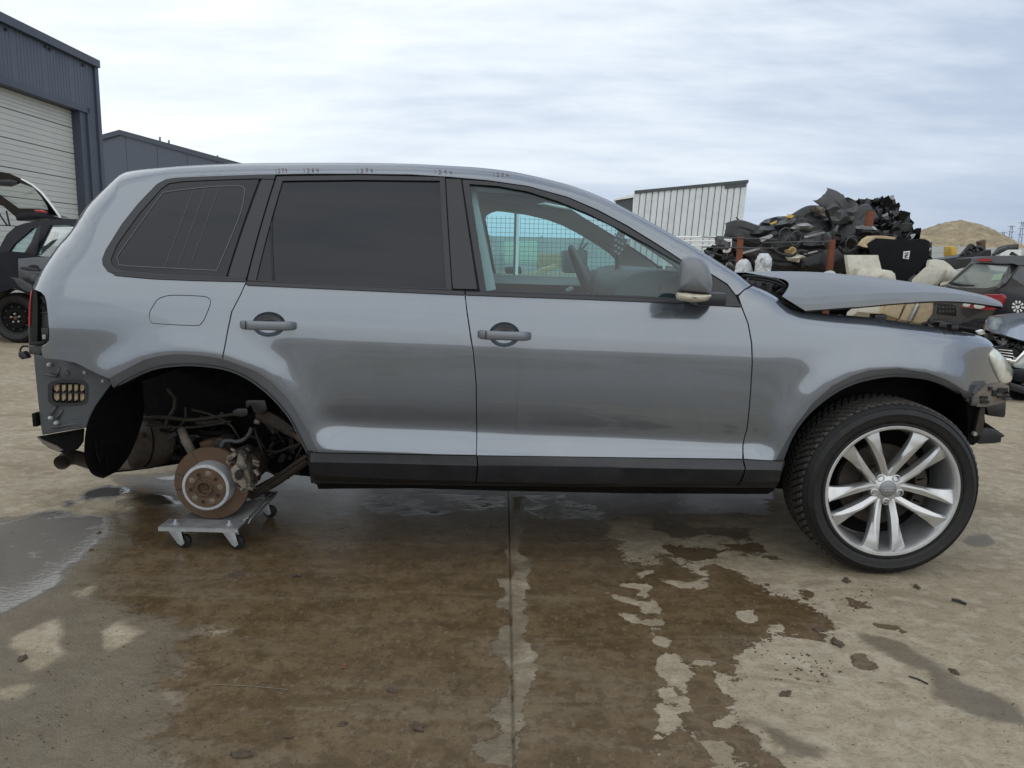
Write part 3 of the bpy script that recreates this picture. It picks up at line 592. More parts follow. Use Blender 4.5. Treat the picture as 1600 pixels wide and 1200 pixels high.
def bowl_back(name, px, m, parent, off=.016):
    return panel(name, xz(px), m, parent, off=off, rim=0, h=.05)
bowl_back('fuel_flap_recess', shrink(FLAP, -3), 'gap', car, .013)

RC_door = [tuple(p) for p in REAR_C[7:]]
SB = [(726.5, 459), (730, 490), (736, 530), (740, 555), (744, 600), (744.5, 650), (744, 710)]          # shut line between the doors
SF = [(1159, 480), (1169, 506), (1174.5, 537), (1175.5, 568), (1174, 595), (1171, 636), (1167, 672), (1161, 697), (1160.5, 716)]
g = 1.5
H_R, H_F = ell(420, 507, 26.5, 20), ell(788, 523, 24.5, 20)
rdoor = [(386, 445)] + [(p[0] + g, p[1]) for p in SHUT_R[1:]] + [(355, 563)] + RC_door + [(500, 706.5), (600, 708), (743.3, 710.5)] + [(p[0] - g, p[1]) for p in SB[::-1][1:-1]] + [(725.5, 461), (560, 452.5)]
fdoor = [(p[0] + g, p[1]) for p in SB[1:]] + [(745.2, 711), (820, 712), (1000, 714.5), (1159.5, 716.5)] + [(p[0] - g, p[1]) for p in SF[::-1][1:-1]] + [(1157.5, 480.5), (1060, 474), (900, 467), (728, 461.5)]
rear_door = panel('rear_door', xz(rdoor), 'paint', car, holes=[xz(H_R)], h=.03)
front_door = panel('front_door', xz(fdoor), 'paint', car, holes=[xz(H_F)], h=.03)
panel('rear_door', xz(rdoor), 'paint', car, mirror=True, h=.08, label='far rear door')
panel('front_door', xz(fdoor), 'paint', car, mirror=True, h=.08, label='far front door')
gapback = [(340, 448), (392, 446), (726, 462), (1150, 482), (1182, 480), (1184, 540), (1176, 700), (1172, 712), (745, 709), (495, 704), (470, 650), (425, 592), (352, 558), (336, 556)]
panel('shut_line_seal', xz(gapback), 'gap', car, off=.011, rim=0, h=.04, holes=[xz(ell(420, 507, 29, 23)), xz(ell(788, 523, 27, 23))])
def handle(door, cx_, cy_, x0, x1, yb, hgt, hole):
    # dished recess behind the grip
    rows = []
    for f, o in ((1.0, .002), (.93, .012), (.8, .024), (.55, .033), (.25, .037), (.02, .038)):
        c = np.array([[cx_, cy_]]); rows.append(XYZ(c + (hole - c) * f, o))
    b = MB(); n = len(hole); v = np.concatenate(rows); f = []
    for i in range(len(rows) - 1):
        for k in range(n): f.append((i * n + k, i * n + (k + 1) % n, (i + 1) * n + (k + 1) % n, (i + 1) * n + k))
    b.add(v, f); b.out('handle_recess', 'paint', door, smooth=True)
    # grip bar: rounded section swept along the car
    sec = []; L_ = np.linspace(0, 1, 17)
    h0 = MB(); rings = []
    for t in L_:
        px = x0 + (x1 - x0) * t; py = yb[0] + (yb[1] - yb[0]) * t
        endf = min(1, .72 + 4 * min(t, 1 - t))
        off = -.006 - .032 * min(1, 6 * min(t, 1 - t)) ** .7
        c = XYZ([(px, py)], 0)[0]; hh = hgt * endf
        ring = []
        for a in np.linspace(0, 2 * np.pi, 16, endpoint=False):
            ca, sa = np.cos(a), np.sin(a); e_ = .55
            ring.append((c[0], c[1] + off + .011 * np.sign(ca) * abs(ca) ** e_, c[2] + hh * np.sign(sa) * abs(sa) ** e_))
        rings.append(ring)
    n = 16; v = [p for r in rings for p in r]; f = []
    for i in range(len(rings) - 1):
        for k in range(n): f.append((i * n + k, i * n + (k + 1) % n, (i + 1) * n + (k + 1) % n, (i + 1) * n + k))
    f += [list(range(n)), [(len(rings) - 1) * n + k for k in range(n)]]
    h0.add(v, f); h0.out('door_handle', 'paint2', door, smooth=True, auto=50)
    for px in (x0 + 8, x1 - 8):
        c = XYZ([(px, (yb[0] + yb[1]) / 2)], 0)[0]
        MB().box((c[0], c[1] - .008, c[2]), (.03, .024, hgt * 1.3)).out('handle_mount', 'paint2', door, bevel=.004)
    k = MB(); c0 = XYZ([(x0 + (x1 - x0) * .155, yb[0])], 0)[0]
    k.box((c0[0], c0[1] - .0505, c0[2]), (.0025, .004, hgt * 1.9)); k.out('handle_joint', 'gap', door)
handle(rear_door, 420, 507, 377, 462, (506.5, 508.5), .0178, H_R)
handle(front_door, 788, 523, 746.5, 830, (521.5, 524.5), .0178, H_F)

# ---- fender
fender_poly = np.concatenate([outl(29, 41.2, .004)[1:], xz([(1550, 545), (1545, 552), (1544.5, 561), (1552, 579), (1561, 596)]), xz([(1546, 602), (1534, 608), (1523, 616)]),
                              xz([tuple(p) for p in FRONT_C[::-1][1:]]), xz([(1208, 719), (1163, 716.5)]), xz([(p[0] + g, p[1]) for p in SF[::-1][1:]]), xz([(1155, 463), (1164, 454)])])
panel('front_wing', fender_poly, 'paint', car, round_pts=True, h=.03)
# ---- wheel arch lips: the band folds inward from the crease
def arch_lip(name, C, I, lab):
    c = catmull(C, 3); i_ = catmull(I, 3); n = 60
    c, i_ = resample(c, n), resample(i_, n)
    A = XYZ(c, 0.0); m1 = XYZ(c * .93 + i_ * .07, .002); B = XYZ(i_, .030); D = B.copy(); D[:, 1] += .05
    B2 = B.copy(); B2[:, 1] += .004
    MB().grid([[tuple(q) for q in r] for r in (A, m1, B, D)]).out(name, 'paint2', car, smooth=True, auto=25)
arch_lip('rear_arch_lip', REAR_C, REAR_I, '')
arch_lip('front_arch_lip', FRONT_C, FRONT_I, '')

# ---- window surround, frames, glass
QG = [(172, 414), (170, 405), (180, 381), (215, 332), (250, 292.5), (262, 284.5), (285, 281.5), (325, 279.5), (406, 278), (353, 434), (300, 432), (240, 429), (192, 425), (178, 421)]
RG = [(441, 282.5), (560, 281), (687, 282.5), (696, 451), (560, 446), (427.5, 440), (424, 347)]
RG2 = [(422, 352), (425.5, 439.5), (399.5, 438)]
FG = [(733, 287), (778, 290.5), (825, 299), (872, 314), (919, 333.5), (966, 357), (1012, 382), (1064, 412.5), (1061, 467), (1000, 463), (880, 458.5), (759, 455)]
SAIL = [(1067, 413.5), (1076, 417), (1112, 431), (1135, 446), (1147, 461), (1155, 475.5), (1110, 471.5), (1064, 468)]
panel('window_surround', xz(DLO[:-1]), 'gap', car, holes=[xz(FG)], off=.012, rim=0, h=.05)
panel('window_surround', xz(DLO[:-1]), 'trim', car, holes=[xz(FG)], off=.012, rim=0, h=.1, mirror=True, label='far window surround')
band_o = [(385, 440), (300, 438), (240, 436), (185, 431), (168.5, 424), (161, 413.5), (160, 405), (166, 390), (191, 350), (216, 318.5), (245.5, 288), (258.5, 281), (272.5, 278.5), (300, 277), (400, 273.5), (430, 273)]
qt_in = [(428, 279.5), (400, 278.5), (325, 281), (285, 283), (264, 286), (252, 294), (217, 333.5), (182, 382), (172.5, 405), (174, 413), (180, 419.5), (193, 423.5), (240, 427.5), (300, 431), (382, 434)]
panel('quarter_window_trim', xz(band_o + qt_in), 'trim', car, off=-.002, h=.03, edge=.02)
qg = panel('quarter_window', xz(shrink(QG, 1.5)), 'tint', car, off=.003, h=.05)
panel('pillar_cover', xz([(409, 280.5), (427.5, 281), (384, 434), (356, 434)]), 'trim', car, off=.001, h=.05)
FRIT = catmull([(184, 405), (186, 396), (225, 341), (251, 306), (262, 299.5), (325, 292), (370, 290.5), (380, 293), (382, 300), (375, 335), (341, 417), (338, 421.5), (330, 422), (250, 418), (191, 414.5), (186, 411)], 3, True)
def line_on(name, pts, w, m, parent, off):
    p = np.asarray(pts, float); t = np.gradient(p, axis=0); t /= np.linalg.norm(t, axis=1)[:, None]; n = np.stack([-t[:, 1], t[:, 0]], 1) * w / 2
    a, b = XYZ(p + n, off), XYZ(p - n, off)
    MB().grid([[tuple(q) for q in a], [tuple(q) for q in b]]).out(name, m, parent)
line_on('window_print', np.vstack([FRIT, FRIT[:1]]), 1.1, 'frit', qg, .0005)
for a, b in (((302, 297), (257, 417)), ((321, 296), (277, 418)), ((342, 294), (299, 410))): line_on('aerial_line', resample([a, b], 8), .5, 'frit', qg, .0005)
rf_o = [(386.5, 438), (432.5, 276), (560, 274), (696, 277.5), (707, 452), (700, 452)]
panel('rear_window_frame', xz([(387, 438), (433, 276.5), (560, 274.5), (694.5, 277.5), (705.5, 452.5), (560, 447.5)]), 'trim', car, holes=[xz([(441, 282), (560, 280.5), (687.5, 282), (697, 451), (560, 446.3), (399, 438.2)])], off=-.001, h=.04, edge=.02)
panel('rear_door_window', xz(shrink(RG, .5)), 'tint', car, off=.008, h=.06)
panel('rear_door_quarterlight', xz(shrink(RG2, .5)), 'tint', car, off=.007, h=.06)
panel('window_divider_bar', xz([(422.2, 350), (424, 346), (427.3, 440), (425.6, 440)]), 'gap', car, off=.003, h=.06)
panel('pillar_cover', xz([(697.5, 280), (719.5, 280.5), (745, 451.5), (708, 450.5)]), 'trim', car, off=-.001, h=.05)
ff_in = [(733, 287), (778, 290.5), (825, 299), (872, 314), (919, 333.5), (966, 357), (1012, 382), (1064, 412.5), (1064, 417), (1061.5, 467), (1000, 463), (880, 458.5), (759, 455)]
ff_out = [(722.5, 281.5), (762, 284), (825, 292.5), (886, 309.5), (933, 330), (980, 355), (1027, 384), (1074, 414.5), (1066, 412.5), (1066, 470), (1000, 466), (880, 461), (757.5, 456.5), (752, 456)]
# frame as one panel with its opening
panel('front_window_frame', xz([(723, 281.5), (762, 284), (825, 292.5), (886, 309.5), (933, 330), (980, 355), (1027, 384), (1073, 413.8), (1073, 470), (1000, 465.5), (880, 461), (750.5, 455.5)]), 'trim', car,
      holes=[xz(shrink(FG, -.3))], off=-.001, h=.04, edge=.02)
for mir in (False, True):
    panel('front_door_window', xz(shrink(FG, -2)), 'glassfar' if mir else 'glass', car, off=.009, h=.08, rim=0, mirror=mir, label='far front window' if mir else None)
panel('mirror_sail', xz(SAIL), 'trim', car, off=-.003, h=.04)
strip('belt_trim', [([(385, 438.5), (560, 447), (725, 453.8)], .002), ([(385, 439.5), (560, 448), (725, 455)], -.008), ([(385, 445), (560, 453), (726, 460.5)], -.009), ([(386, 446), (560, 454), (726, 461.5)], .006)], 'trim', car, auto=30)
strip('belt_trim', [([(728, 454), (900, 460.5), (1060, 467.5), (1156, 473.5)], .002), ([(728, 455.5), (900, 462), (1060, 469), (1157, 474.5)], -.008), ([(728, 460.5), (900, 466.5), (1060, 473), (1158, 479)], -.009), ([(728, 461.5), (900, 467.5), (1060, 474), (1158, 480)], .006)], 'trim', car, auto=30)
strip('belt_trim', [([(175, 425), (240, 430.5), (300, 433), (384, 435.5)], .0), ([(175, 426), (240, 431.5), (300, 434), (384, 436.5)], -.006), ([(178, 430), (240, 435.5), (300, 438), (384, 440)], -.006)], 'trim', car, auto=30)

# ---- roof, windscreen, tailgate (mirrored across the car)
def across(i0, i1, m_, name, bulge, d=.003, parent=car, step=1, drop=0.0, n=15, smooth=True, lat=.0, ends=False):
    q = (OXZ + ONRM * d)[int(i0 * 4):int(i1 * 4) + 1:step]; y = S(q[:, 0], q[:, 1]); nr = -ONRM[int(i0 * 4):int(i1 * 4) + 1:step]
    rows = []
    ez = np.sin(np.pi * np.linspace(0, 1, len(q))) ** .7 if ends else np.ones(len(q))
    for t in np.linspace(-1, 1, n):
        k = (1 - t * t) * ez; yy = YC + t * (YC - y - lat)
        rows.append([(a[0] + nn[0] * (bulge * kk - drop), yq, a[1] + nn[1] * (bulge * kk - drop)) for a, nn, yq, kk in zip(q, nr, yy, k)])
    return MB().grid(rows).out(name, m_, parent, smooth=smooth)
across(11, 21.5, 'dull', 'roof', .03)
across(12, 21, 'headliner', 'headlining', .0, d=.05)
across(21.5, 29.5, 'screen', 'windscreen', .035, drop=.006, ends=True)
across(3, 7.5, 'paint', 'tailgate', .07)
across(7.5, 11, 'tint', 'rear_window', .05)

# ---- sill mouldings
def sill(name, x0, x1, top, fold, low, parent=car, capl=None):
    rows = [(top, .003), (top, -.004), (fold, -.018), ([(a, b + 2) for a, b in fold], -.0205), (low[0], -.015), (low[1], .03)]
    strip(name, rows, 'mould', parent, n=30, auto=28)
sill('sill_moulding', 0, 0, [(485, 708), (600, 710), (744, 712.5)], [(485, 720), (600, 722), (745.5, 726)], ([(489, 742), (600, 748), (743, 752)], [(493, 752), (600, 757), (739, 758)]))
sill('sill_moulding', 0, 0, [(746, 712.5), (900, 714.5), (1159.5, 718.5)], [(747.5, 726), (900, 728), (1163.5, 732)], ([(745, 752), (900, 756), (1156, 752)], [(741, 758), (900, 761), (1146, 761)]))
sill('sill_moulding', 0, 0, [(1162.5, 718.5), (1190, 719.5), (1224, 722)], [(1165.5, 732), (1190, 732), (1221, 733)], ([(1159, 752), (1190, 753), (1218, 752)], [(1149, 762), (1190, 762), (1213, 760)]))
strip('sill_seal', [([(480, 704), (745, 709), (1162, 715), (1226, 719)], .010), ([(480, 712), (745, 716), (1162, 722), (1226, 726)], .008), ([(486, 755), (745, 759), (1150, 762), (1212, 762)], .02)], 'gap', car)
b = MB(); 
pl = XYZ([(494, 752), (640, 756), (790, 758), (985, 762), (1202, 763), (1212, 758)], .045); pb = XYZ([(497, 764), (640, 763), (790, 767), (985, 771), (1200, 772), (1210, 766)], .06)
pi_ = pb + np.array([0, .5, .0]); pt = pl + np.array([0, .5, .05])
b.grid([[tuple(q) for q in r] for r in (pt, pl, pb, pi_)]); b.out('sill_box', 'under', car, smooth=False)
MB().box((.1, YC + .19, .33), (2.0, 1.43, .24)).out('floor_pan', 'under', car)  # unseen slab, deepened to keep sky out of the wet ground's reflection
MB().box((1.55, YC + .07, .33), (.88, 1.06, .22)).out('engine_undertray', 'under', car)  # unseen, added to block sky reflected through the open engine bay
MB().box((-1.4, YC + .35, .42), (1.0, .95, .12)).out('rear_underbody', 'under', car)  # unseen, added to close off reflected sky at the rear
MB().box((-1.3, YC + .2, .80), (1.0, .9, .05)).out('boot_floor', 'under', car)
panel('shut_line_seal', xz([(1142, 449), (1160, 444), (1174, 452), (1184, 470), (1182, 492), (1158, 486)]), 'gap', car, off=.013, rim=0, h=.04)
# inner skins so the cabin is closed
MB().box((-1.5, YC, 1.12), (.02, 1.2, .36)).out('cabin_back_panel', 'interior', car)
MB().box((-.1, YC, .60), (1.0, 1.5, .03)).out('cabin_floor', 'interior', car)

# ---- door mirror
def mirror():
    K = [(1057.5, 455), (1058.5, 440), (1060.5, 422), (1064, 408), (1070, 401.5), (1081, 399.5), (1095, 403), (1104, 411), (1110, 424), (1113, 440), (1112, 452), (1110.5, 460)]
    base_p = atY([(1086, 440)], 2.80)[0]
    outl_ = np.array(K, float)
    # housing: traced front outline lofted backwards into a rounded shell
    bot = [(1111, 459), (1085, 457), (1058, 455)]
    loop = np.vstack([catmull(outl_, 3), densify([(1110.5, 460), (1085, 458), (1057.5, 455)], 6, False)[1:-1]])
    c = loop.mean(0); rows = []
    for f, dy in ((.05, -.050), (.4, -.0485), (.62, -.045), (.78, -.038), (.9, -.024), (.97, -.006), (1.0, .02), (.99, .06), (.93, .095), (.80, .105)):
        rows.append(atY(c + (loop - c) * f, 2.80 + dy))
    v = np.concatenate(rows); n = len(loop); f = []
    for i in range(len(rows) - 1):
        for k in range(n): f.append((i * n + k, i * n + (k + 1) % n, (i + 1) * n + (k + 1) % n, (i + 1) * n + k))
    f.append([(len(rows) - 1) * n + k for k in range(n)]); f.append(list(range(n))[::-1])
    mh = MB().add(v, f).out('door_mirror', 'dull', car, smooth=True, auto=60)
    b = [(1058, 456.5), (1085, 458.5), (1111, 460.5), (1110, 465), (1105, 470), (1093, 472), (1075, 471.5), (1058, 468)]
    loop = catmull(b, 2, True); c = loop.mean(0); rows = []
    for f, dy in ((.1, -.046), (.6, -.042), (.88, -.028), (1.0, .0), (1.0, .06), (.9, .09)): rows.append(atY(c + (loop - c) * f, 2.80 + dy))
    v = np.concatenate(rows); n = len(loop); f = []
    for i in range(len(rows) - 1):
        for k in range(n): f.append((i * n + k, i * n + (k + 1) % n, (i + 1) * n + (k + 1) % n, (i + 1) * n + k))
    f.append([(len(rows) - 1) * n + k for k in range(n)])
    MB().add(v, f).out('mirror_indicator', 'indic', mh, smooth=True, auto=60)
    q = atY([(1080, 463), (1085, 463), (1083, 467)], 2.751)
    MB().tube([tuple(p) for p in q * .45 + q.mean(0) * .55], .0008, 5).out('lens_mark', 'stick', mh)
    a = V1(1095, 462, 2.86); e_ = Vector(XYZ([(1105, 468)], 0)[0])
    MB().box((a + e_) / 2, (.11, abs(e_.y - a.y) + .06, .05)).out('mirror_arm', 'trim', mh, bevel=.012)
mirror()

# ---- bonnet, slightly ajar: traced near edge, mirrored across the car
def bonnet():
    low = catmull([(1258, 485.5), (1330, 480), (1405, 473.5), (1465, 470.5), (1510, 472), (1552, 477.5), (1567, 479)], 5)
    crs = catmull([(1222, 463), (1262, 465), (1300, 462), (1390, 457.5), (1465, 457), (1510, 460.5), (1540, 466), (1566, 475)], 5)
    top = catmull([(1205, 433), (1255, 431), (1330, 432.5), (1390, 437.5), (1435, 442), (1495, 452.5), (1540, 462), (1564, 472)], 5)
    n = 44; low, crs, top = resample(low, n), resample(crs, n), resample(top, n)
    Yb = lambda r: 3.06 + .045 + .75 * np.maximum(np.linspace(0, 1, n) - .55, 0) ** 2
    yl = 3.045 + .55 * np.maximum(np.linspace(0, 1, n) - .5, 0) ** 1.7
    A = atY(low, yl); A0 = A.copy(); A0[:, 1] += .02; A0[:, 2] += .004
    B = atY(crs, yl + .035); Bm = atY(crs * .45 + low * .55, yl + .004)
    # from the crease the skin climbs gently to the traced skyline about half way over
    Tn = atY(top, yl + .50)
    rows = [A0, A, Bm, B]
    Nn = 12
    for k in range(1, Nn + 1):
        t = k / Nn
        P = B * (1 - t) + Tn * t; P[:, 2] = B[:, 2] + (Tn[:, 2] - B[:, 2]) * (1 - (1 - t) ** 2.0); P[:, 0] += .05 * math.sin(math.pi * t) * np.exp(-np.arange(n) / 2.0); rows.append(P)
    mir = [];
    last = rows[-1]
    mid = last.copy(); mid[:, 1] = YC; mid[:, 2] += .012
    far = []
    for r in rows[::-1]:
        q = r.copy(); q[:, 1] = 2 * YC - q[:, 1]; far.append(q)
    allr = rows + [mid] + far
    o = MB().grid([[tuple(q) for q in r] for r in allr]).out('bonnet', 'dull', car, smooth=True, auto=16)
    # inner skin and pale underside lip
    und = [r - np.array([0, 0, .018]) for r in allr[2:-2]]
    MB().grid([[tuple(q) for q in r] for r in und]).out('bonnet_inner_skin', 'under', o, smooth=True)
    lip = [atY(low + np.array([0, .3]), yl + .004), atY(low + np.array([0, 2.6]), yl + .02), atY(low + np.array([0, 2.0]), yl + .06)]
    MB().grid([[tuple(q) for q in r] for r in lip]).out('bonnet_seal', 'scrapg', o, smooth=True)
bonnet()
# ---- engine bay edge: inner wing ledge, black upper strip, scuttle with wipers
def bay():
    edge = outl(33, 41, .002); y = S(edge[:, 0], edge[:, 1]); E1 = np.stack([edge[:, 0], y, edge[:, 1]], 1)
    r = [E1 + np.array([0, 0, -.004]), E1 + np.array([0, .03, -.02]), E1 + np.array([0, .12, -.025]), E1 + np.array([0, .16, -.12]), E1 + np.array([0, .18, -.5])]
    MB().grid([[tuple(q) for q in x] for x in r]).out('inner_wing', 'under', car)
    for px, py, sx_ in ((1372, 494.5, .05), (1468, 507.5, .03), (1487, 511, .03)):
        MB().box(V1(px, py, 3.13), (sx_, .05, .018)).out('latch_bracket', 'mould', car, bevel=.004)
    MB().tube([V1(1440, 506, 3.15), V1(1452, 504, 3.15), V1(1462, 509, 3.15)], .005, 6).out('latch_cable', 'mould', car)
    # scuttle: black tray below the windscreen with odds and ends in it
    sc_ = [V1(1160, 446, 3.30), V1(1192, 452, 3.25), V1(1228, 470, 3.2), V1(1232, 458, 3.5), V1(1200, 440, 3.9), V1(1160, 434, 4.2)]
    MB().prism([tuple(p) for p in sc_], [(p.x, p.y, p.z - .14) for p in sc_]).out('scuttle_tray', 'under', car)
    loop = catmull([(1160, 431), (1180, 432), (1203, 435), (1220, 441), (1227, 449), (1224, 456), (1214, 457), (1224, 450), (1214, 443), (1195, 438), (1170, 435)], 3)
    P = atY(loop, 3.32); MB().tube([tuple(q) for q in P], .006, 6).out('scuttle_seal', 'gap', car, smooth=True)
    b = MB()
    for i in range(26):
        px, py = rng.uniform(1168, 1222), rng.uniform(436, 458)
        if py < 432 + (px - 1165) * .18 or py > 449 + (px - 1190) * .3: continue
        p = V1(px, py, 3.36 + rng.uniform(0, .2)); R = Matrix.Rotation(rng.uniform(0, 3), 3, 'Y') @ Matrix.Rotation(rng.uniform(0, 3), 3, 'X')
        b.box(p, (rng.uniform(.01, .05), rng.uniform(.008, .02), rng.uniform(.006, .02)), R)
    b.out('wiper_linkage', 'scrapg', car, kind='stuff')
bay()
# ---- headlamp (hazed lens) with its housing
def headlamp():
    loop = np.array([(1546, 552), (1550, 546), (1554, 544), (1564, 552), (1571, 560), (1577, 570), (1583, 580), (1585.5, 588), (1583, 594), (1576, 598.5), (1568, 599), (1562, 597), (1556, 586), (1549, 570), (1546, 560)], float)
    loop = catmull(loop, 3, True); c = loop.mean(0); n = len(loop); rows = []
    q = XYZ(loop, .0)
    cen = XYZ([c], 0)[0]
    for f, o in ((.02, -.030), (.4, -.028), (.7, -.021), (.9, -.010), (1.0, .004), (1.0, .05)):
        r = cen + (q - cen) * f; r[:, 1] = S(r[:, 0], r[:, 2]) + o; rows.append(r)
    v = np.concatenate(rows); f = []
    for i in range(len(rows) - 1):
        for k in range(n): f.append((i * n + k, i * n + (k + 1) % n, (i + 1) * n + (k + 1) % n, (i + 1) * n + k))
    o = MB().add(v, f).out('headlight', 'lens', car, smooth=True, auto=60)
    r0 = cen + (q - cen) * 1.03; r0[:, 1] = S(r0[:, 0], r0[:, 2]) + .003; r1 = cen + (q - cen) * .99; r1[:, 1] = S(r1[:, 0], r1[:, 2]) - .002
    rr = [[tuple(p) for p in np.vstack([x, x[:1]])] for x in (r0, r1)]
    MB().grid(rr).out('headlight_seal', 'scrapl', o)
headlamp()
# ---- bumper carriers left at the front corner
def front_bits():
    pl_ = [(1510, 626), (1520, 618), (1535, 609), (1548, 604), (1566, 600), (1577, 602), (1578, 624), (1572, 628), (1558, 632), (1540, 636), (1527, 636), (1519, 630)]
    a = atY(pl_, 3.16); MB().prism([tuple(p) for p in a], [tuple(p + np.array([0, .05, 0])) for p in a]).out('bumper_bracket', 'muddy', car, bevel=.004)
    b = MB()
    for px, py, w, h in ((1537, 621, .030, .012), (1538, 628, .034, .012), (1553, 614, .016, .024), (1566, 610, .04, .02), (1568, 620, .05, .010), (1547, 607, .014, .014), (1572, 614, .02, .012)):
        p = V1(px, py, 3.158); b.box(p, (w, .012, h))
    b.out('bracket_slot', 'gap', car, kind='stuff')
    for px, py, w, h in ((1521, 628, .026, .03), (1574, 623, .03, .008), (1559, 617, .02, .006)): MB().box(V1(px, py, 3.148), (w, .02, h)).out('bracket_clip', 'scrapg', car, bevel=.003)
    def ext(name, poly, Y, d, m, bv=.006):
        a = atY(poly, Y); return MB().prism([tuple(p) for p in a], [tuple(p + np.array([0, d, 0])) for p in a]).out(name, m, car, bevel=bv)
    ext('radiator_support', [(1502, 622), (1520, 632), (1538, 636), (1540, 660), (1530, 690), (1520, 697), (1512, 690), (1504, 650)], 3.24, .25, 'under')
    ext('support_strut', [(1532, 637), (1540, 636), (1537, 672), (1534, 681), (1522, 682), (1527, 660)], 3.20, .03, 'grime', .004)
    ext('ducting_block', [(1540, 634), (1573, 627), (1572, 648), (1570, 653), (1545, 650)], 3.30, .3, 'mould', .008)
    ext('undertray_horn', [(1518, 688), (1524, 676), (1540, 668), (1556, 672), (1570, 680), (1570, 682), (1565, 684), (1564, 691), (1552, 693), (1530, 694)], 3.28, .45, 'mould', .008)
    ext('undertray_horn', [(1536, 660), (1542, 661), (1570, 680), (1545, 672)], 3.30, .4, 'under', .004)
    MB().lathe([(0, -.006), (.008, -.005), (.010, 0), (.010, .01)], V1(1523, 678, 3.195), 12).out('strut_bolt', 'scrapl', car)
    # brown stained liner edge seen behind the tyre
    rows = [atY(catmull([(1502, 614), (1501, 628), (1494, 644), (1482, 658)], 4), Y) for Y in (3.10, 3.3)]
    MB().grid([[tuple(q) for q in r] for r in rows]).out('liner_edge', 'muddy', car, smooth=True)
front_bits()

# ---- wheel housings
def housing(name, poly, Y1, Y2, m, parent=car, cap=True):
    p = catmull(poly, 4); rows = [XYZ(p, .02) if Y1 is None else atY(p, Y1)]
    a = rows[0].copy(); k = a.copy(); k[:, 1] = Y2
    mid = a.copy(); mid[:, 1] = (a[:, 1] + Y2) / 2
    b = MB().grid([[tuple(q) for q in r] for r in (a, mid, k)])
    if cap: b.add([tuple(q) for q in k], [list(range(len(k)))])
    return b.out(name, m, parent, smooth=True, auto=50)
RH = [(174, 612), (189, 598), (212, 586), (237, 576), (262, 571), (300, 569), (345, 574), (375, 584), (400, 599), (425, 620), (450, 649), (465, 677), (482, 712), (488, 745)]
housing('rear_wheel_liner', RH, None, 3.62, 'liner')
FH = [(1216, 745), (1223, 715), (1240, 676), (1264, 643), (1300, 614), (1336, 596), (1375, 587), (1408, 585), (1450, 590), (1480, 601), (1500, 614), (1508, 628), (1512, 650), (1512, 690)]
housing('front_wheel_liner', FH, None, 3.50, 'liner')
wp = atY([(160, 590), (200, 568), (300, 555), (400, 580), (470, 660), (488, 745), (420, 738), (300, 722), (205, 736), (165, 740), (140, 690)], 3.66); MB().prism([tuple(p) for p in wp], [tuple(p + np.array([0, .05, 0])) for p in wp]).out('wheelhouse_wall', 'under', car)
# hanging rear flap of the liner (black felt crescent behind the wheel)
o_ = catmull([(178, 600), (164, 616), (150, 634), (141, 652), (135, 668), (132, 690), (132, 715), (137, 730), (144, 741), (155, 746), (164, 746)], 4)
i2 = catmull([(215, 592), (222, 600), (224, 620), (225, 640), (222, 660), (214, 685), (204, 708), (193, 725), (182, 737), (170, 743)], 4)
n = 36; o_, i2 = resample(o_, n), resample(i2, n)
R1 = XYZ(o_ * 1.0, .03); R1[:, 1] = np.minimum(R1[:, 1], 3.12)
R0 = R1 + np.array([-.004, .035, 0])
R3 = atY(i2, 3.46); R2 = (R1 * .62 + R3 * .38); R2[:, 1] -= .03
MB().grid([[tuple(q) for q in r] for r in (R0, R1, R2, R3)]).out('rear_liner_flap', 'liner', car, smooth=True, auto=60)

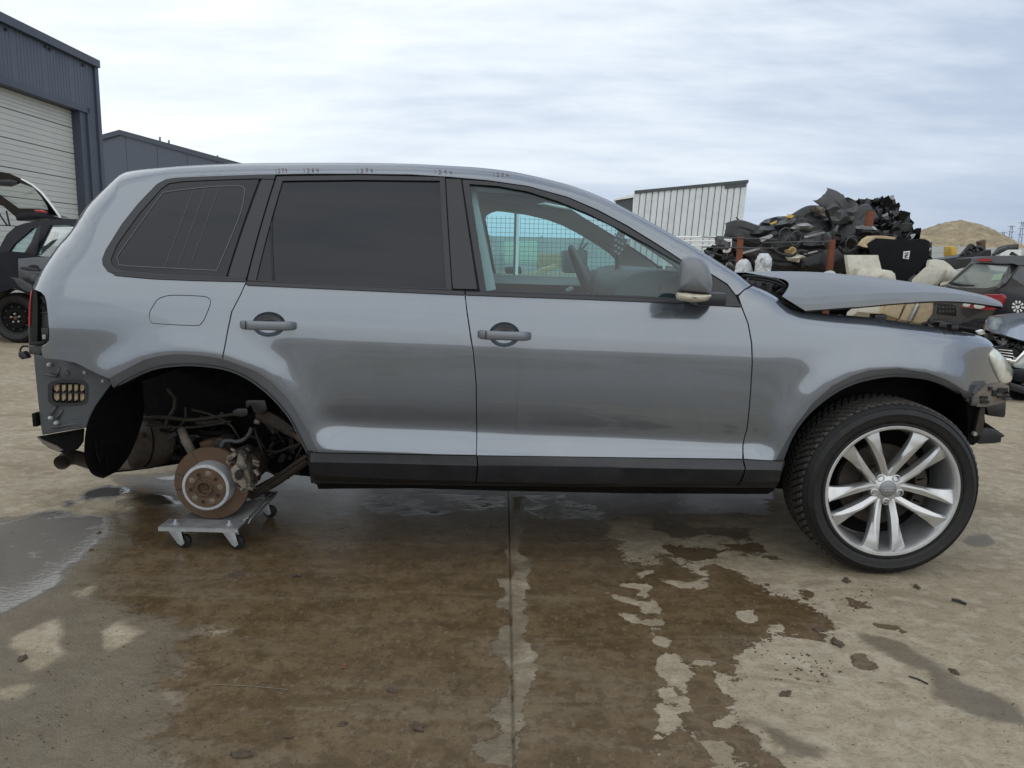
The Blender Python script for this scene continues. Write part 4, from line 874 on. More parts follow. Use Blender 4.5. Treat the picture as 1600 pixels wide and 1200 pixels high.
# ---- bare rear corner where the bumper was
def rear_corner():
    poly = catmull([(47, 556), (58, 558)], 1)
    P = [(47, 556), (69, 558.5), (95, 561.5), (117, 565.5), (137, 575.5), (155, 584.5), (170, 591), (176, 599), (164, 614), (150, 634), (141, 652), (136, 667), (100, 673), (61, 681), (58, 665), (54, 630), (50, 590)]
    V = panel('rear_corner_panel', np.array([[q[0], q[1]] for q in atY(P, 3.10)[:, [0, 2]]]), 'primer', car, holes=[atY(ell(106, 614, 30, 17.5, 28, 4), 3.10)[:, [0, 2]]], off=0, h=.04)
    me = V.data; loc = root_loc(car)
    # keep it as a gently folded sheet about 8 cm inside the outer skin
    co = np.zeros(len(me.vertices) * 3); me.vertices.foreach_get('co', co); co = co.reshape(-1, 3)
    wx, wz = co[:, 0] + loc[0], co[:, 2] + loc[2]
    rimd = (co[:, 1] + loc[1]) - S(wx, wz)
    y = 3.09 + .10 * np.maximum(-1.72 - wx, 0) ** 2 * 6 + np.clip(rimd, 0, .05)
    pt = np.stack([wx, wz], 1); pc = atY([(108, 581)], 3.1)[0, [0, 2]]
    y += -.014 * np.exp(-(np.linalg.norm(pt - pc, axis=1) / .035) ** 2) + .006 * np.exp(-((np.abs(np.linalg.norm(pt - pc, axis=1) - .06)) / .012) ** 2)
    co[:, 1] = y - loc[1]; me.vertices.foreach_set('co', co.ravel())
    try: me.attributes.remove(me.attributes['custom_normal'])
    except Exception: pass
    me.update(); me.set_sharp_from_angle(angle=math.radians(35))
    Yp = 3.10
    def e(name, poly, Y, d, m, bv=.004, parent=V): 
        a = atY(poly, Y); return MB().prism([tuple(p) for p in a], [tuple(p + np.array([0, d, 0])) for p in a]).out(name, m, parent, bevel=bv)
    # vent: frame + ten rubber flaps
    fo, fi = ell(106, 614, 31.5, 19.5, 36, 4.5), ell(107, 614, 25.5, 15.5, 36, 4.5)
    ra = [atY(fo, Yp + .004), atY(fo, Yp - .012), atY(fi, Yp - .012), atY(fi, Yp + .05)]
    MB().grid([[tuple(p) for p in np.vstack([x, x[:1]])] for x in ra]).out('vent_frame', 'mould', V, smooth=True, auto=30)
    a = atY([(76, 596), (136, 596), (136, 633), (76, 633)], Yp + .055); MB().add([tuple(p) for p in a], [(0, 1, 2, 3)]).out('vent_back', 'gap', V)
    for j, (y0, y1) in enumerate(((601, 612.5), (614.5, 627))):
        for i in range(5):
            x0 = 84 + i * 9.7; p = catmull([(x0, y0), (x0 + 8.6, y0), (x0 + 8.6, y1 - 4), (x0 + 4.5, y1), (x0, y1 - 4)], 1, True)
            e('vent_flap', p, Yp + .002, .012, 'plank', .002)
    for x0 in (93, 103, 112.5, 122): e('vent_bar', [(x0 - .6, 599), (x0 + .6, 599), (x0 + .6, 629), (x0 - .6, 629)], Yp - .012, .02, 'gap', 0)
    e('vent_bar', [(82, 612.8), (131, 612.8), (131, 614.4), (82, 614.4)], Yp - .012, .02, 'gap', 0)
    for px, py in ((77, 570), (133.5, 582), (162, 595.5), (79, 653), (88, 661)):
        MB().lathe([(0, -.012), (.006, -.010), (.009, -.004), (.010, .004)], V1(px, py, Yp - .004), 12).out('stud', 'scrapl', V, smooth=True)
    MB().lathe([(0, -.016), (.008, -.016), (.008, -.010), (.018, -.008), (.026, 0), (.028, .01)], V1(108, 581, Yp - .006), 20).out('mount_dome', 'primer', V, smooth=True, auto=40)
    # pressed ribs
    for a, b_ in (((70, 585), (88, 588)), ((88, 588), (95, 574)), ((95, 574), (120, 574)), ((120, 574), (128, 586)), ((78, 650), (88, 634)), ((88, 655), (98, 640)), ((80, 668), (130, 661)), ((115, 655), (135, 650))):
        pa, pb2 = V1(*a, Yp - .002), V1(*b_, Yp - .002); MB().tube([pa, pb2], .0055, 8).out('pressed_rib', 'primer', V, smooth=True)
    e('tow_bracket', [(49, 646), (55, 646), (58, 667), (51, 667)], Yp + .02, .04, 'under', .004, car)
    # black diffuser rag below, brown at its tip
    a = atY([(58, 682), (132, 669), (131, 690), (122, 702), (102, 709), (80, 702), (66, 693)], 3.16); k = atY([(62, 682), (132, 672), (131, 684), (122, 692), (102, 698), (82, 694), (70, 688)], 3.5)
    MB().prism([tuple(p) for p in a], [tuple(p) for p in k]).out('bumper_remnant', 'under', car, bevel=.004)
    a = atY([(57, 683), (66, 688), (88, 697), (98, 704), (90, 706), (68, 694)], 3.15); MB().prism([tuple(p) for p in a], [tuple(p + np.array([0, .02, 0])) for p in a]).out('torn_edge', 'muddy', car)
    # tail lamp recess
    rec = [(51.5, 451), (57, 453.5), (64, 456.5), (70, 462.5), (73, 472), (75, 490), (77, 521), (77, 532.5), (72, 537.5), (60, 540), (45, 540), (43.5, 510), (44.5, 490), (47, 465)]
    a = atY(rec, 3.20); tl = MB().prism([tuple(p) for p in a], [tuple(p + np.array([.02, .1, 0])) for p in a]).out('tail_lamp_recess', 'primer', car, bevel=.003)
    def e2(name, poly, Y, d, m, bv=.003): 
        a = atY(poly, Y); MB().prism([tuple(p) for p in a], [tuple(p + np.array([0, d, 0])) for p in a]).out(name, m, tl, bevel=bv)
    e2('gasket', [(48, 460), (52, 452), (58, 456), (59, 480), (58.5, 510), (58, 537), (47, 537), (46, 500)], 3.17, .05, 'gap')
    e2('lamp_sliver', [(44, 508), (44.6, 480), (48, 455), (50.5, 452), (48, 470), (46.8, 500), (47, 510)], 3.165, .03, 'red', .001)
    e2('recess_clip', [(64, 512), (75, 512), (76, 520), (75, 533), (65, 532)], 3.17, .04, 'mould')
    e2('recess_clip', [(66, 523), (71, 523), (71, 530), (66, 530)], 3.165, .01, 'scrapl', .001)
    MB().lathe([(0, .002), (.011, 0), (.014, -.004), (.016, .004)], V1(68.5, 479.5, 3.19), 16).out('lamp_hole', 'gap', tl, smooth=True)
    e2('pressed_rib', [(62, 488), (74, 487), (74.5, 489), (62, 491)], 3.19, .02, 'primer', .003); e2('pressed_rib', [(62, 462), (70, 468), (70, 471), (62, 466)], 3.19, .02, 'primer', .003)
    # lower bracket and dangling connector
    a = atY([(44, 541), (64, 539), (66, 545), (65, 552), (60, 556), (45, 553)], 3.15); MB().prism([tuple(p) for p in a], [tuple(p + np.array([0, .06, 0])) for p in a]).out('lamp_bracket', 'scrapg', car, bevel=.004)
    a = atY([(45, 536), (70, 534), (66, 537.5), (46, 540)], 3.12); MB().prism([tuple(p) for p in a], [tuple(p + np.array([0, .04, 0])) for p in a]).out('lamp_bracket', 'gap', car, bevel=.002)
    MB().tube([tuple(p) for p in atY(catmull([(44, 541), (36, 541), (32, 546), (32, 552)], 4), 3.13)], .004, 6).out('lamp_cable', 'gap', car, smooth=True)
    a = atY([(28, 551), (36, 549), (41, 556), (43, 560), (34, 562), (29, 558)], 3.12); MB().prism([tuple(p) for p in a], [tuple(p + np.array([0, .03, 0])) for p in a]).out('lamp_plug', 'mould', car, bevel=.003)
rear_corner()

# ---- marker numbers chalked along the roof edge
DIG = {'1': [[(.35, 1), (.5, .0)]], '2': [[(0, .75), (.25, 1), (.6, .85), (.5, .5), (0, 0), (.7, .05)]], '7': [[(0, 1), (.7, .95), (.3, 0)], [(.15, .5), (.6, .55)]],
       '8': [[(.6, .85), (.3, 1), (.1, .75), (.55, .3), (.3, 0), (.05, .2), (.6, .85)]], '9': [[(.6, .7), (.3, .5), (.1, .75), (.35, 1), (.6, .8), (.5, 0)]], '4': [[(.2, 1), (.05, .45), (.7, .5)], [(.55, .9), (.5, 0)]]}
def scribble(text, x0, y0, x1, y1):
    b = MB(); cw = (x1 - x0) / len(text)
    for i, ch in enumerate(text):
        for st in DIG[ch]:
            p = [(x0 + (i + .15 + .75 * u) * cw, (y0 + (y1 - y0) * (i / len(text))) - v * 6.2) for u, v in st]
            b.tube([tuple(q) for q in XYZ(p, -.001)], .0010, 4)
    b.out('marker_number', 'marker', car)
for t, a in (('1274', (429, 270, 450, 269)), ('1284', (472, 269, 500, 268.5)), ('1274', (555, 269.5, 585, 269.5)), ('1294', (676, 271, 709, 273)), ('1284', (768, 275, 797, 277.5))): scribble(t, *a)
# ================================================================== running gear
def front_wheel():
    C = Vector((1.550, 2.992, .3655)); Ry = Matrix.Identity(3)
    wl = bpy.data.objects.new('front_wheel', None); COL.objects.link(wl); wl.parent = car; wl.location = C - Vector(CARL)
    # tyre with a cut tread: fine ring grid whose radius follows block rows
    prof = [(.268, .016), (.274, .004), (.282, .004), (.286, .009), (.288, .006), (.303, .000), (.318, -.001), (.322, -.004), (.325, -.001), (.337, .006), (.343, .012), (.344, .009), (.354, .020), (.359, .030)]
    back = [(r, .285 - y) for r, y in prof[::-1]]
    nA = 518
    ty = np.linspace(.034, .251, 34)
    def trad(y, a):
        t = (y - .1425) / .1425; R = .3675 - .008 * t ** 4 - .002 * t * t
        g = 0.0
        for gy in (.075, .118, .167, .210):
            if abs(y - gy) < .0045: g = .010
        ph = (a / (2 * math.pi) * 74 + abs(y - .1425) * 16 + (0.5 if y > .1425 else 0)) % 1.0
        if ph < .24: g = max(g, .0095)
        ph2 = (a / (2 * math.pi) * 222 + abs(y - .1425) * 50) % 1.0
        if ph2 < .28: g = max(g, .0022)
        return R - g
    v = []; k = len(prof) + len(ty) + len(back)
    for i in range(nA):
        a = 2 * math.pi * i / nA; ca, sa = math.cos(a), math.sin(a)
        for r, y in prof: v.append((r * ca, y, r * sa))
        for y in ty:
            r = trad(y, a); v.append((r * ca, y, r * sa))
        for r, y in back: v.append((r * ca, y, r * sa))
    v = np.array(v); f = []; mi = []
    for i in range(nA):
        j = (i + 1) % nA
        for q in range(k - 1): f.append((i * k + q, j * k + q, j * k + q + 1, i * k + q + 1)); mi.append(0 if not (len(prof) - 1 <= q <= len(prof) + len(ty) - 1) else (2 if (len(prof) <= q < len(prof) + len(ty) and trad(ty[q - len(prof)], 2 * math.pi * i / nA) < .3665 - .008 * ((ty[q - len(prof)] - .1425) / .1425) ** 4 - .006) else 1))
    # flatten where it carries the car
    low = v[:, 2] < -.3635; v[low, 2] = -.3635 + (v[low, 2] + .3635) * .15
    o = obj('tyre', v + np.array(C), f, ['rubber', 'tread', 'gap'], wl, smooth=True); o.data.polygons.foreach_set('material_index', mi); o.data.set_sharp_from_angle(angle=math.radians(40))
    # rim barrel and flange
    prof = [(.262, .022), (.2725, .012), (.2745, .006), (.2715, .003), (.262, .004), (.257, .012), (.2535, .022), (.2500, .034), (.249, .05), (.240, .10), (.236, .18), (.245, .24), (.262, .262)]
    b = MB().lathe(prof, C, 120); b.out('rim', 'alloy', wl, smooth=True, auto=40)
    # ten arms: five V pairs
    for k5 in range(5):
        for sd_ in (-1, 1):
            rows = []; N_ = 18
            for i in range(N_ + 1):
                t = i / N_; r = .050 + (.2555 - .050) * t
                ang = lambda rr: math.radians(90 + 72 * k5) + sd_ * math.radians(23.6) * (1 - math.exp(-(rr - .026) / .062))
                ax = np.array([math.cos(math.radians(90 + 72 * k5)), 0, math.sin(math.radians(90 + 72 * k5))]); pp = np.array([ax[2], 0, -ax[0]]) * -sd_
                pos = lambda tt: (.050 + .2055 * tt) * np.array([math.cos(ang(.050 + .2055 * tt)), 0, math.sin(ang(.050 + .2055 * tt))])
                w = np.interp(t, [0, .12, .3, .5, .75, .92, 1], [.034, .032, .032, .036, .047, .060, .070])
                y0 = np.interp(t, [0, .15, .35, .6, .85, 1], [.052, .046, .034, .022, .012, .010])
                tt_ = pos(min(1, t + .02)) - pos(max(0, t - .02)); tt_ /= np.linalg.norm(tt_); rd = pos(t) / r
                tg = np.array([tt_[2], 0, -tt_[0]]); tg = tg * (1 if tg @ pp < 0 else -1)
                # tg points towards the V's inside
                c = np.array(C) + rd * r; Y = np.array([0, 1, 0])
                cut = .010 * t ** 2
                rdg = np.interp(t, [0, .4, 1], [.15, .25, -.34])
                pts = [c + tg * (-.5 * w) + Y * (y0 + .020), c + tg * (-.5 * w * .92) + Y * (y0 + .006 + cut * .2), c + tg * (rdg * w - .004) + Y * y0, c + tg * (rdg * w + .004) + Y * (y0 + .001), c + tg * (.5 * w * .94) + Y * (y0 + .009 + cut), c + tg * (.5 * w) + Y * (y0 + .024 + cut), c + tg * (.34 * w) + Y * (y0 + .052), c + tg * (-.34 * w) + Y * (y0 + .052)]
                rows.append(pts)
            n = 8; v = [p for r in rows for p in r]; f = []
            for i in range(len(rows) - 1):
                for q in range(n): f.append((i * n + q, i * n + (q + 1) % n, (i + 1) * n + (q + 1) % n, (i + 1) * n + q))
            f.append(list(range(n)))
            MB().add(v, f).out('spoke', 'alloy', wl, smooth=True, auto=24)
    MB().lathe([(.0, .047), (.036, .047), (.040, .050), (.058, .053), (.064, .058), (.068, .075), (.066, .11)], C, 60).out('hub', 'alloy', wl, smooth=True, auto=35)
    cp_ = MB().lathe([(0, .038), (.024, .0385), (.031, .041), (.0345, .045), (.0345, .055)], C, 40).out('centre_cap', 'alloyd', wl, smooth=True, auto=40)
    for i in range(4):                                 # the four interlocked rings on the cap
        cc = C + Vector((-.0135 + .009 * i, .0375, 0)); ring = [(cc.x + .006 * math.cos(a), cc.y, cc.z + .006 * math.sin(a)) for a in np.linspace(0, 2 * math.pi, 17)]
        MB().tube(ring, .0009, 5, cap=False).out('ring_emblem', 'alloy', cp_, smooth=True)
    for k5 in range(5):
        a = math.radians(126 + 72 * k5); p = C + Vector((math.cos(a) * .055, 0, math.sin(a) * .055))
        MB().lathe([(.0155, .060), (.0155, .048), (.0125, .047), (.0125, .070)], p, 20).out('bolt_pocket', 'alloy', wl, smooth=True, auto=35)
        MB().lathe([(0, .053), (.009, .053), (.0105, .055), (.0115, .075)], p, 6).out('wheel_bolt', 'alloyd', wl)
    # brake behind the spokes
    MB().lathe([(.09, .12), (.172, .12), (.173, .145), (.09, .145), (.085, .10), (.07, .09)], C, 60).out('brake_disc', 'grime', wl, smooth=True, auto=40)
    MB().lathe([(.0, .19), (.20, .185), (.235, .17)], C, 40).out('dust_shield', 'under', wl)
    b = MB(); 
    for a in np.linspace(-.5, .75, 7):
        b.box(C + Vector((math.cos(a) * .155, .115, math.sin(a) * .155)), (.05, .07, .05), Matrix.Rotation(-a, 3, 'Y'))
    b.out('brake_caliper', 'grime', wl, bevel=.006)
    pv = C + Vector((-.253, .009, .02)); 
front_wheel()
# suspension hints inside the front arch
MB().tube([(1.45, 3.42, .45), (1.42, 3.55, .95)], .05, 12).out('front_strut', 'under', car, smooth=True)

def rear_gear():
    D = Vector((-1.331, 3.30, .2415))
    hb = bpy.data.objects.new('rear_brake', None); COL.objects.link(hb); hb.parent = car; hb.location = D - Vector(CARL)
    MB().lathe([(.105, .0), (.1645, .0), (.166, .002), (.166, .024), (.1645, .026), (.1, .026)], D, 96).out('brake_disc', 'rustdisc', hb, smooth=True, auto=30)
    hat = MB().lathe([(.1075, .004), (.1065, -.004), (.1055, -.055), (.103, -.064), (.097, -.067), (.089, -.066)], D, 72).out('disc_hat', 'hat', hb, smooth=True, auto=35)
    fc = MB().lathe([(.0905, -.0665), (.088, -.070), (.050, -.070), (.046, -.066), (.036, -.066), (.034, -.080), (.031, -.084), (.028, -.083), (.026, -.06), (.016, -.055), (.010, -.056), (.006, -.062), (0, -.062)], D, 60).out('hub_face', 'rust', hb, smooth=True, auto=30)
    for a in (113, 41, -29, -99, -172):
        a = math.radians(a); p = D + Vector((math.cos(a) * .063, -.071, math.sin(a) * .063))
        MB().lathe([(.0118, .003), (.0115, -.0015), (.0085, -.002), (.008, .0)], p, 18).out('bolt_ring', 'rust', hb, smooth=True)
        MB().lathe([(0, -.0012), (.0083, -.0012)], p, 18).out('bolt_hole', 'gap', hb)
    for a, r in ((77, .068), (5, .066), (-65, .064), (-135, .066), (150, .066)):
        a = math.radians(a); p = D + Vector((math.cos(a) * r, -.0695, math.sin(a) * r))
        MB().lathe([(0, -.0016), (.012, -.0014), (.014, .001)], p, 14).out('cleaned_patch', 'muddy', hb, smooth=True)
    for a in (165, 192, 120):                            # wear cracks across the face
        a = math.radians(a); u = Vector((math.cos(a), 0, math.sin(a)))
        MB().tube([D + u * .112 + Vector((0, -.0005, 0)), D + u * .164 + Vector((0, -.0005, 0))], .0011, 4).out('wear_line', 'gap', hb)
    def e(name, poly, Y, d, m, bv=.004, parent=hb):
        a = atY(poly, Y); return MB().prism([tuple(p) for p in a], [tuple(p + np.array([0, d, 0])) for p in a]).out(name, m, parent, bevel=bv)
    # caliper: carrier, body, piston window, guide pins
    e('caliper_bracket', [(372, 708), (380, 716), (386, 732), (390, 748), (390, 765), (383, 770), (376, 760), (370, 745), (368, 728)], 3.20, .12, 'caliper')
    e('caliper_body', [(360, 732), (368, 726), (374, 733), (378, 744), (384, 752), (386, 762), (378, 764), (372, 756), (364, 752), (362, 744)], 3.17, .06, 'caliper', .005)
    e('caliper_bridge', [(353, 712), (366, 706), (376, 702), (385, 706), (378, 716), (362, 722), (355, 720)], 3.22, .10, 'grime', .005)
    e('caliper_bridge', [(353.5, 714), (365, 710), (369, 712), (360, 719), (355, 720)], 3.185, .03, 'caliper', .003)
    e('caliper_housing', [(378, 712), (392, 708), (402, 716), (405, 730), (402, 748), (394, 756), (388, 740)], 3.26, .14, 'grime', .008)
    e('piston_window', ell(373, 742, 6.5, 8, 18), 3.165, .01, 'gap', .001)
    for p0, p1, r in (((355, 715), (368, 709), .009), ((385, 762), (394, 764), .008), ((377, 764), (380, 768), .006), ((396, 720), (404, 722), .006)):
        MB().tube([V1(*p0, 3.18), V1(*p1, 3.20)], r, 10).out('guide_pin', 'caliper', hb, smooth=True, auto=40)
    for i in range(34):
        px, py = rng.uniform(355, 404), rng.uniform(700, 766)
        if (px - 331) ** 2 + (py - 755) ** 2 < 38 ** 2: continue
        Rm = Matrix.Rotation(rng.uniform(0, 3), 3, 'Y')
        MB().box(V1(px, py, rng.uniform(3.18, 3.26)), (rng.uniform(.008, .03), rng.uniform(.01, .03), rng.uniform(.005, .014)), Rm).out('caliper_clip', ['caliper', 'grime', 'scrapg', 'grime'][i % 4], hb, bevel=.002)
    # suspension around it
    b = MB().tube([V1(392, 773, 3.42), V1(430, 752, 3.38), V1(482, 716, 3.33)], [.026, .024, .026], 12).tube([V1(397, 768, 3.38), V1(480, 712, 3.30)], .008, 8); b.out('trailing_arm', 'grime', car, smooth=True, auto=40)
    e('upper_arm', [(398, 648), (404, 640), (420, 643), (440, 654), (458, 668), (473, 681), (475, 693), (466, 690), (440, 676), (415, 662), (400, 660)], 3.34, .07, 'grime', .008, car)
    e('rusty_arm_end', [(455, 674), (472, 683), (473, 694), (464, 690)], 3.325, .03, 'rust', .004, car)
    e('bump_stop', [(383, 628), (386, 625), (414, 625), (418, 640), (410, 648), (396, 645), (392, 634), (384, 638)], 3.30, .12, 'mould', .008, car)
    e('bump_stop', [(362, 642), (372, 638), (386, 638), (388, 648), (380, 652), (364, 650)], 3.33, .1, 'mould', .008, car)
    MB().tube([V1(398, 658, 3.33), V1(406, 660, 3.33)], .012, 8).out('arm_bush', 'caliper', car, smooth=True)
    hose = catmull([(393, 668), (390, 677), (382, 686), (370, 690), (360, 688), (350, 690), (345, 700)], 5)
    MB().tube([tuple(p) for p in atY(hose, 3.33)], .010, 8).out('brake_hose', 'scrapg', car, smooth=True)
    hose = catmull([(397, 668), (404, 690), (411, 712), (409, 735), (404, 750)], 5); MB().tube([tuple(p) for p in atY(hose, 3.34)], .006, 8).out('brake_hose', 'gap', car, smooth=True)
    MB().tube([V1(283, 670, 3.42), V1(290, 688, 3.40), V1(303, 712, 3.38)], [.018, .022, .02], 10).out('link_rod', 'muddy', car, smooth=True)
    e('link_rod', [(265, 712), (284, 714), (294, 708), (292, 716), (280, 721), (266, 719)], 3.40, .04, 'under', .006, car)
    e('hub_carrier', [(330, 690), (342, 684), (358, 686), (362, 700), (350, 712), (335, 706)], 3.36, .10, 'grime', .01, car)
    e('carrier_arm', [(310, 692), (330, 688), (350, 694), (365, 706), (340, 706), (316, 704)], 3.40, .08, 'rust', .006, car)
    b = MB()
    for k in range(3): b.lathe([(.075, .0), (.083, .008), (.083, .018), (.075, .026)], V1(341, 694 - k * 9, 3.54), 28, axis='Z')
    b.out('air_spring', 'under', car, smooth=True, auto=30)
    # silencer and tail pipe
    mu = catmull([(196, 676), (205, 664), (226, 657), (255, 659), (275, 668), (281, 685), (276, 708), (262, 722), (240, 731), (215, 733), (198, 726)], 4, True)
    c = mu.mean(0); rows = [atY(c + (mu - c) * f, y) for f, y in ((.55, 3.50), (.85, 3.52), (1.0, 3.58), (1.0, 4.1))]
    n = len(mu); v = np.concatenate(rows); f = [list(range(n))]
    for i in range(3):
        for k in range(n): f.append((i * n + k, i * n + (k + 1) % n, (i + 1) * n + (k + 1) % n, (i + 1) * n + k))
    MB().add(v, f).out('silencer', 'grime', car, smooth=True, auto=50)
    b = MB()
    b.tube([tuple(p) for p in atY(catmull([(236, 668), (240, 690), (236, 715), (226, 730)], 3), 3.497)], .004, 6); b.out('silencer_seam', 'under', car, smooth=True)
    pass
    e('cross_member', [(304, 658), (355, 656), (358, 664), (306, 664)], 3.50, .05, 'grime', .006, car)
    pipe = catmull([(96, 723), (106, 716), (120, 715), (135, 720), (160, 726), (215, 722)], 5); 
    MB().tube([tuple(p) for p in atY(pipe, np.linspace(3.28, 3.6, len(pipe)))], .033, 14, cap=False).out('tail_pipe', 'muddy', car, smooth=True)
    MB().tube([V1(300, 730, 3.9), V1(470, 700, 4.1)], .05, 10).out('rear_axle', 'under', car, smooth=True)
rear_gear()
def arch_clutter():
    r = random.Random(12); b = MB(); c = MB(); d = MB()
    for i in range(46):
        px, py = r.choice(((r.uniform(205, 350), r.uniform(640, 690)), (r.uniform(398, 470), r.uniform(650, 745)), (r.uniform(275, 330), r.uniform(690, 730))))
        if (px - 331) ** 2 + (py - 755) ** 2 < 60 ** 2: continue
        p = V1(px, py, r.uniform(3.45, 3.6)); R = Matrix.Rotation(r.uniform(0, 3), 3, 'Y') @ Matrix.Rotation(r.uniform(-.4, .4), 3, 'X'); m = (b, c, d)[i % 3]
        k = r.random()
        if k < .4: m.box(p, (r.uniform(.02, .10), r.uniform(.01, .03), r.uniform(.01, .03)), R)
        elif k < .8: m.tube([p + R @ Vector((.12 * (t - .5) * 2, 0, .03 * math.sin(t * 6))) for t in np.linspace(0, 1, 6)], r.uniform(.004, .011), 6)
        else: m.lathe([(0, -.012), (.012, -.012), (.013, 0), (.013, .02)], p, 8)
    b.out('underbody_fitting', 'grime', car, kind='stuff'); c.out('underbody_bracket', 'under', car, kind='stuff'); d.out('underbody_pipe', 'mould', car, kind='stuff')
    for pts, rr in (([(215, 655), (250, 652), (300, 656), (345, 650), (372, 646)], .009), ([(228, 664), (290, 668), (330, 664), (362, 658)], .006), ([(404, 700), (430, 706), (455, 698), (478, 690)], .007), ([(300, 640), (330, 648), (360, 664), (376, 690)], .006)):
        MB().tube([tuple(q) for q in atY(catmull(pts, 5), 3.47)], rr, 6).out('brake_pipe', 'grime', car, smooth=True)
    # stone chipped, mud splashed ribs on the felt flap
    for k in range(3):
        pts = [(166 + k * 13, 622 + k * 3), (152 + k * 14, 660), (150 + k * 14, 700), (158 + k * 9, 728)]
        Y = np.linspace(3.14 + k * .09, 3.15 + k * .09, 16); P = atY(resample(catmull(pts, 5), 16), Y - .012); MB().tube([tuple(q) for q in P], .004, 5).out('liner_rib', 'liner', car, smooth=True)
arch_clutter()

# ---- cabin seen through the front glass
def cabin():
    def e(name, poly, Y, d, m, bv=.01, parent=car):
        a = atY(poly, Y); return MB().prism([tuple(p) for p in a], [tuple(p + np.array([0, d, 0])) for p in a]).out(name, m, parent, bevel=bv)
    dash = [(958, 466), (963, 448), (975, 436), (990, 428), (1010, 423), (1035, 421.5), (1060, 423), (1075, 426), (1100, 432), (1150, 445), (1140, 478), (960, 478)]
    a = atY(dash, 3.22); k = a.copy(); k[:, 1] = 4.65
    mid = a.copy(); mid[:, 1] = 3.9; mid[:, 0] -= .05
    MB().prism([tuple(p) for p in a], [tuple(p) for p in k]).out('dashboard', 'dash', car, bevel=.012)
    e('dash_end_panel', [(1030, 470), (1032, 446), (1044, 432), (1060, 428), (1066, 430), (1060, 470)], 3.19, .03, 'interior')
    # centre console with vents, cowl of the instruments
    e('instrument_cowl', [(922, 443), (935, 432), (952, 430), (965, 440), (958, 460), (930, 460)], 4.25, .38, 'interior')
    e('centre_stack', [(968, 465), (985, 430), (992, 432), (980, 466)], 3.85, .3, 'dash')
    b = MB()
    for i in range(5): b.box(V1(968 + i * 3.6, 452 - i * 4, 3.80), (.05, .02, .012), Matrix.Rotation(.9, 3, 'Y'))
    b.out('air_vent', 'scrapl', car)
    e('phone_bracket', [(962, 372), (968, 357), (977, 362), (975, 372), (981, 373), (978, 384), (968, 398), (960, 402), (954, 396)], 3.9, .03, 'interior', .004)
    for i in range(11):
        MB().box(V1(962 + (i % 3) * 5, 366 + i * 3, 3.885), (.012, .006, .008)).out('bracket_dot', 'scrapl', car)
    MB().tube([V1(966, 398, 3.92), V1(964, 425, 3.95)], .012, 6).out('bracket_stem', 'interior', car)
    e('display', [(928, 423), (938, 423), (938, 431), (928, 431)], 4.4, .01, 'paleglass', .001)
    # steering wheel on the far side, seen edge on
    c = V1(912, 436, 4.30); R = Matrix.Rotation(math.radians(-24), 3, 'Y')
    sw = bpy.data.objects.new('steering_wheel', None); COL.objects.link(sw); sw.parent = car; sw.location = c - Vector(CARL)
    ring = [c + R @ Vector((0, .185 * math.cos(t), .185 * math.sin(t))) for t in np.linspace(0, 2 * math.pi, 33)]
    MB().tube(ring, .017, 8, cap=False).out('wheel_ring', 'interior', sw, smooth=True)
    b = MB().box(c + R @ Vector((.02, 0, 0)), (.05, .15, .12), R)
    for a_ in (0, math.pi, -math.pi / 2): b.box(c + R @ Vector((.012, .1 * math.cos(a_), .1 * math.sin(a_))), (.02, .18 if a_ != -math.pi / 2 else .04, .03 if a_ != -math.pi / 2 else .18), R)
    b.out('wheel_boss', 'dash', sw, bevel=.012)
    MB().tube([c + R @ Vector((.03, 0, 0)), c + Vector((.3, 0, -.12))], .05, 10).out('steering_column', 'interior', sw, smooth=True)
    e('seat_belt_anchor', [(884, 452), (893, 447), (897, 450), (893, 455), (884, 456)], 4.1, .03, 'scrapl', .003)
    # far door lining below its window, near pillar lining, far frame
    a = atY([(768, 429), (897, 433), (960, 437), (1010, 442), (1010, 480), (755, 480)], 4.74); MB().prism([tuple(p) for p in a], [tuple(p + np.array([0, .05, 0])) for p in a]).out('door_lining', 'interior', car, bevel=.008)
    MB().box((.35, 4.1, .62), (1.3, 1.5, .04)).out('cabin_floor', 'interior', car)
    # header lining around the far window: frame with the rounded opening
    far = [(757, 350), (759, 338), (768, 332), (776, 329.5), (823, 336), (853, 343), (878, 352), (903, 365), (930, 381), (952, 396), (962, 404), (960, 440), (897, 433), (770, 428.5)]
    fo = [(735, 300), (760, 290), (830, 297), (866, 310), (905, 335), (960, 372), (1010, 406), (1033, 422), (1010, 460), (960, 452), (897, 446), (760, 442), (740, 440), (738, 400), (735, 350)]
    I = resample(np.vstack([far, far[:1]]), 80); O = resample(np.vstack([fo, fo[:1]]), 80)
    # align starts by angle
    cI = np.array([850, 385.]); ang = lambda P: np.arctan2(P[:, 1] - cI[1], P[:, 0] - cI[0])
    def byang(P, th):
        a_ = ang(P[:-1]); o_ = np.argsort(a_); return np.stack([np.interp(th, a_[o_], P[:-1][o_, i], period=2 * np.pi) for i in (0, 1)], 1)
    th = np.linspace(-np.pi, np.pi, 90); I, O = byang(I, th), byang(O, th)
    r = [atY(I, 4.70), atY(I, 4.66), atY(I * .8 + O * .2, 4.63), atY(O, 4.50)]
    MB().grid([[tuple(q) for q in x] for x in r]).out('window_lining', 'lining', car, smooth=True)
    MB().tube([V1(840, 321, 4.45), V1(852, 319, 4.40), V1(872, 323, 4.38), V1(890, 326, 4.45)], .009, 8).out('grab_handle', 'card', car, smooth=True)
    # near B pillar belt strip
    a = XYZ([(733, 288), (743, 296), (775, 452), (760, 455)], .10); MB().add([tuple(p) for p in a], [(0, 1, 2, 3)]).out('pillar_lining', 'headliner', car)
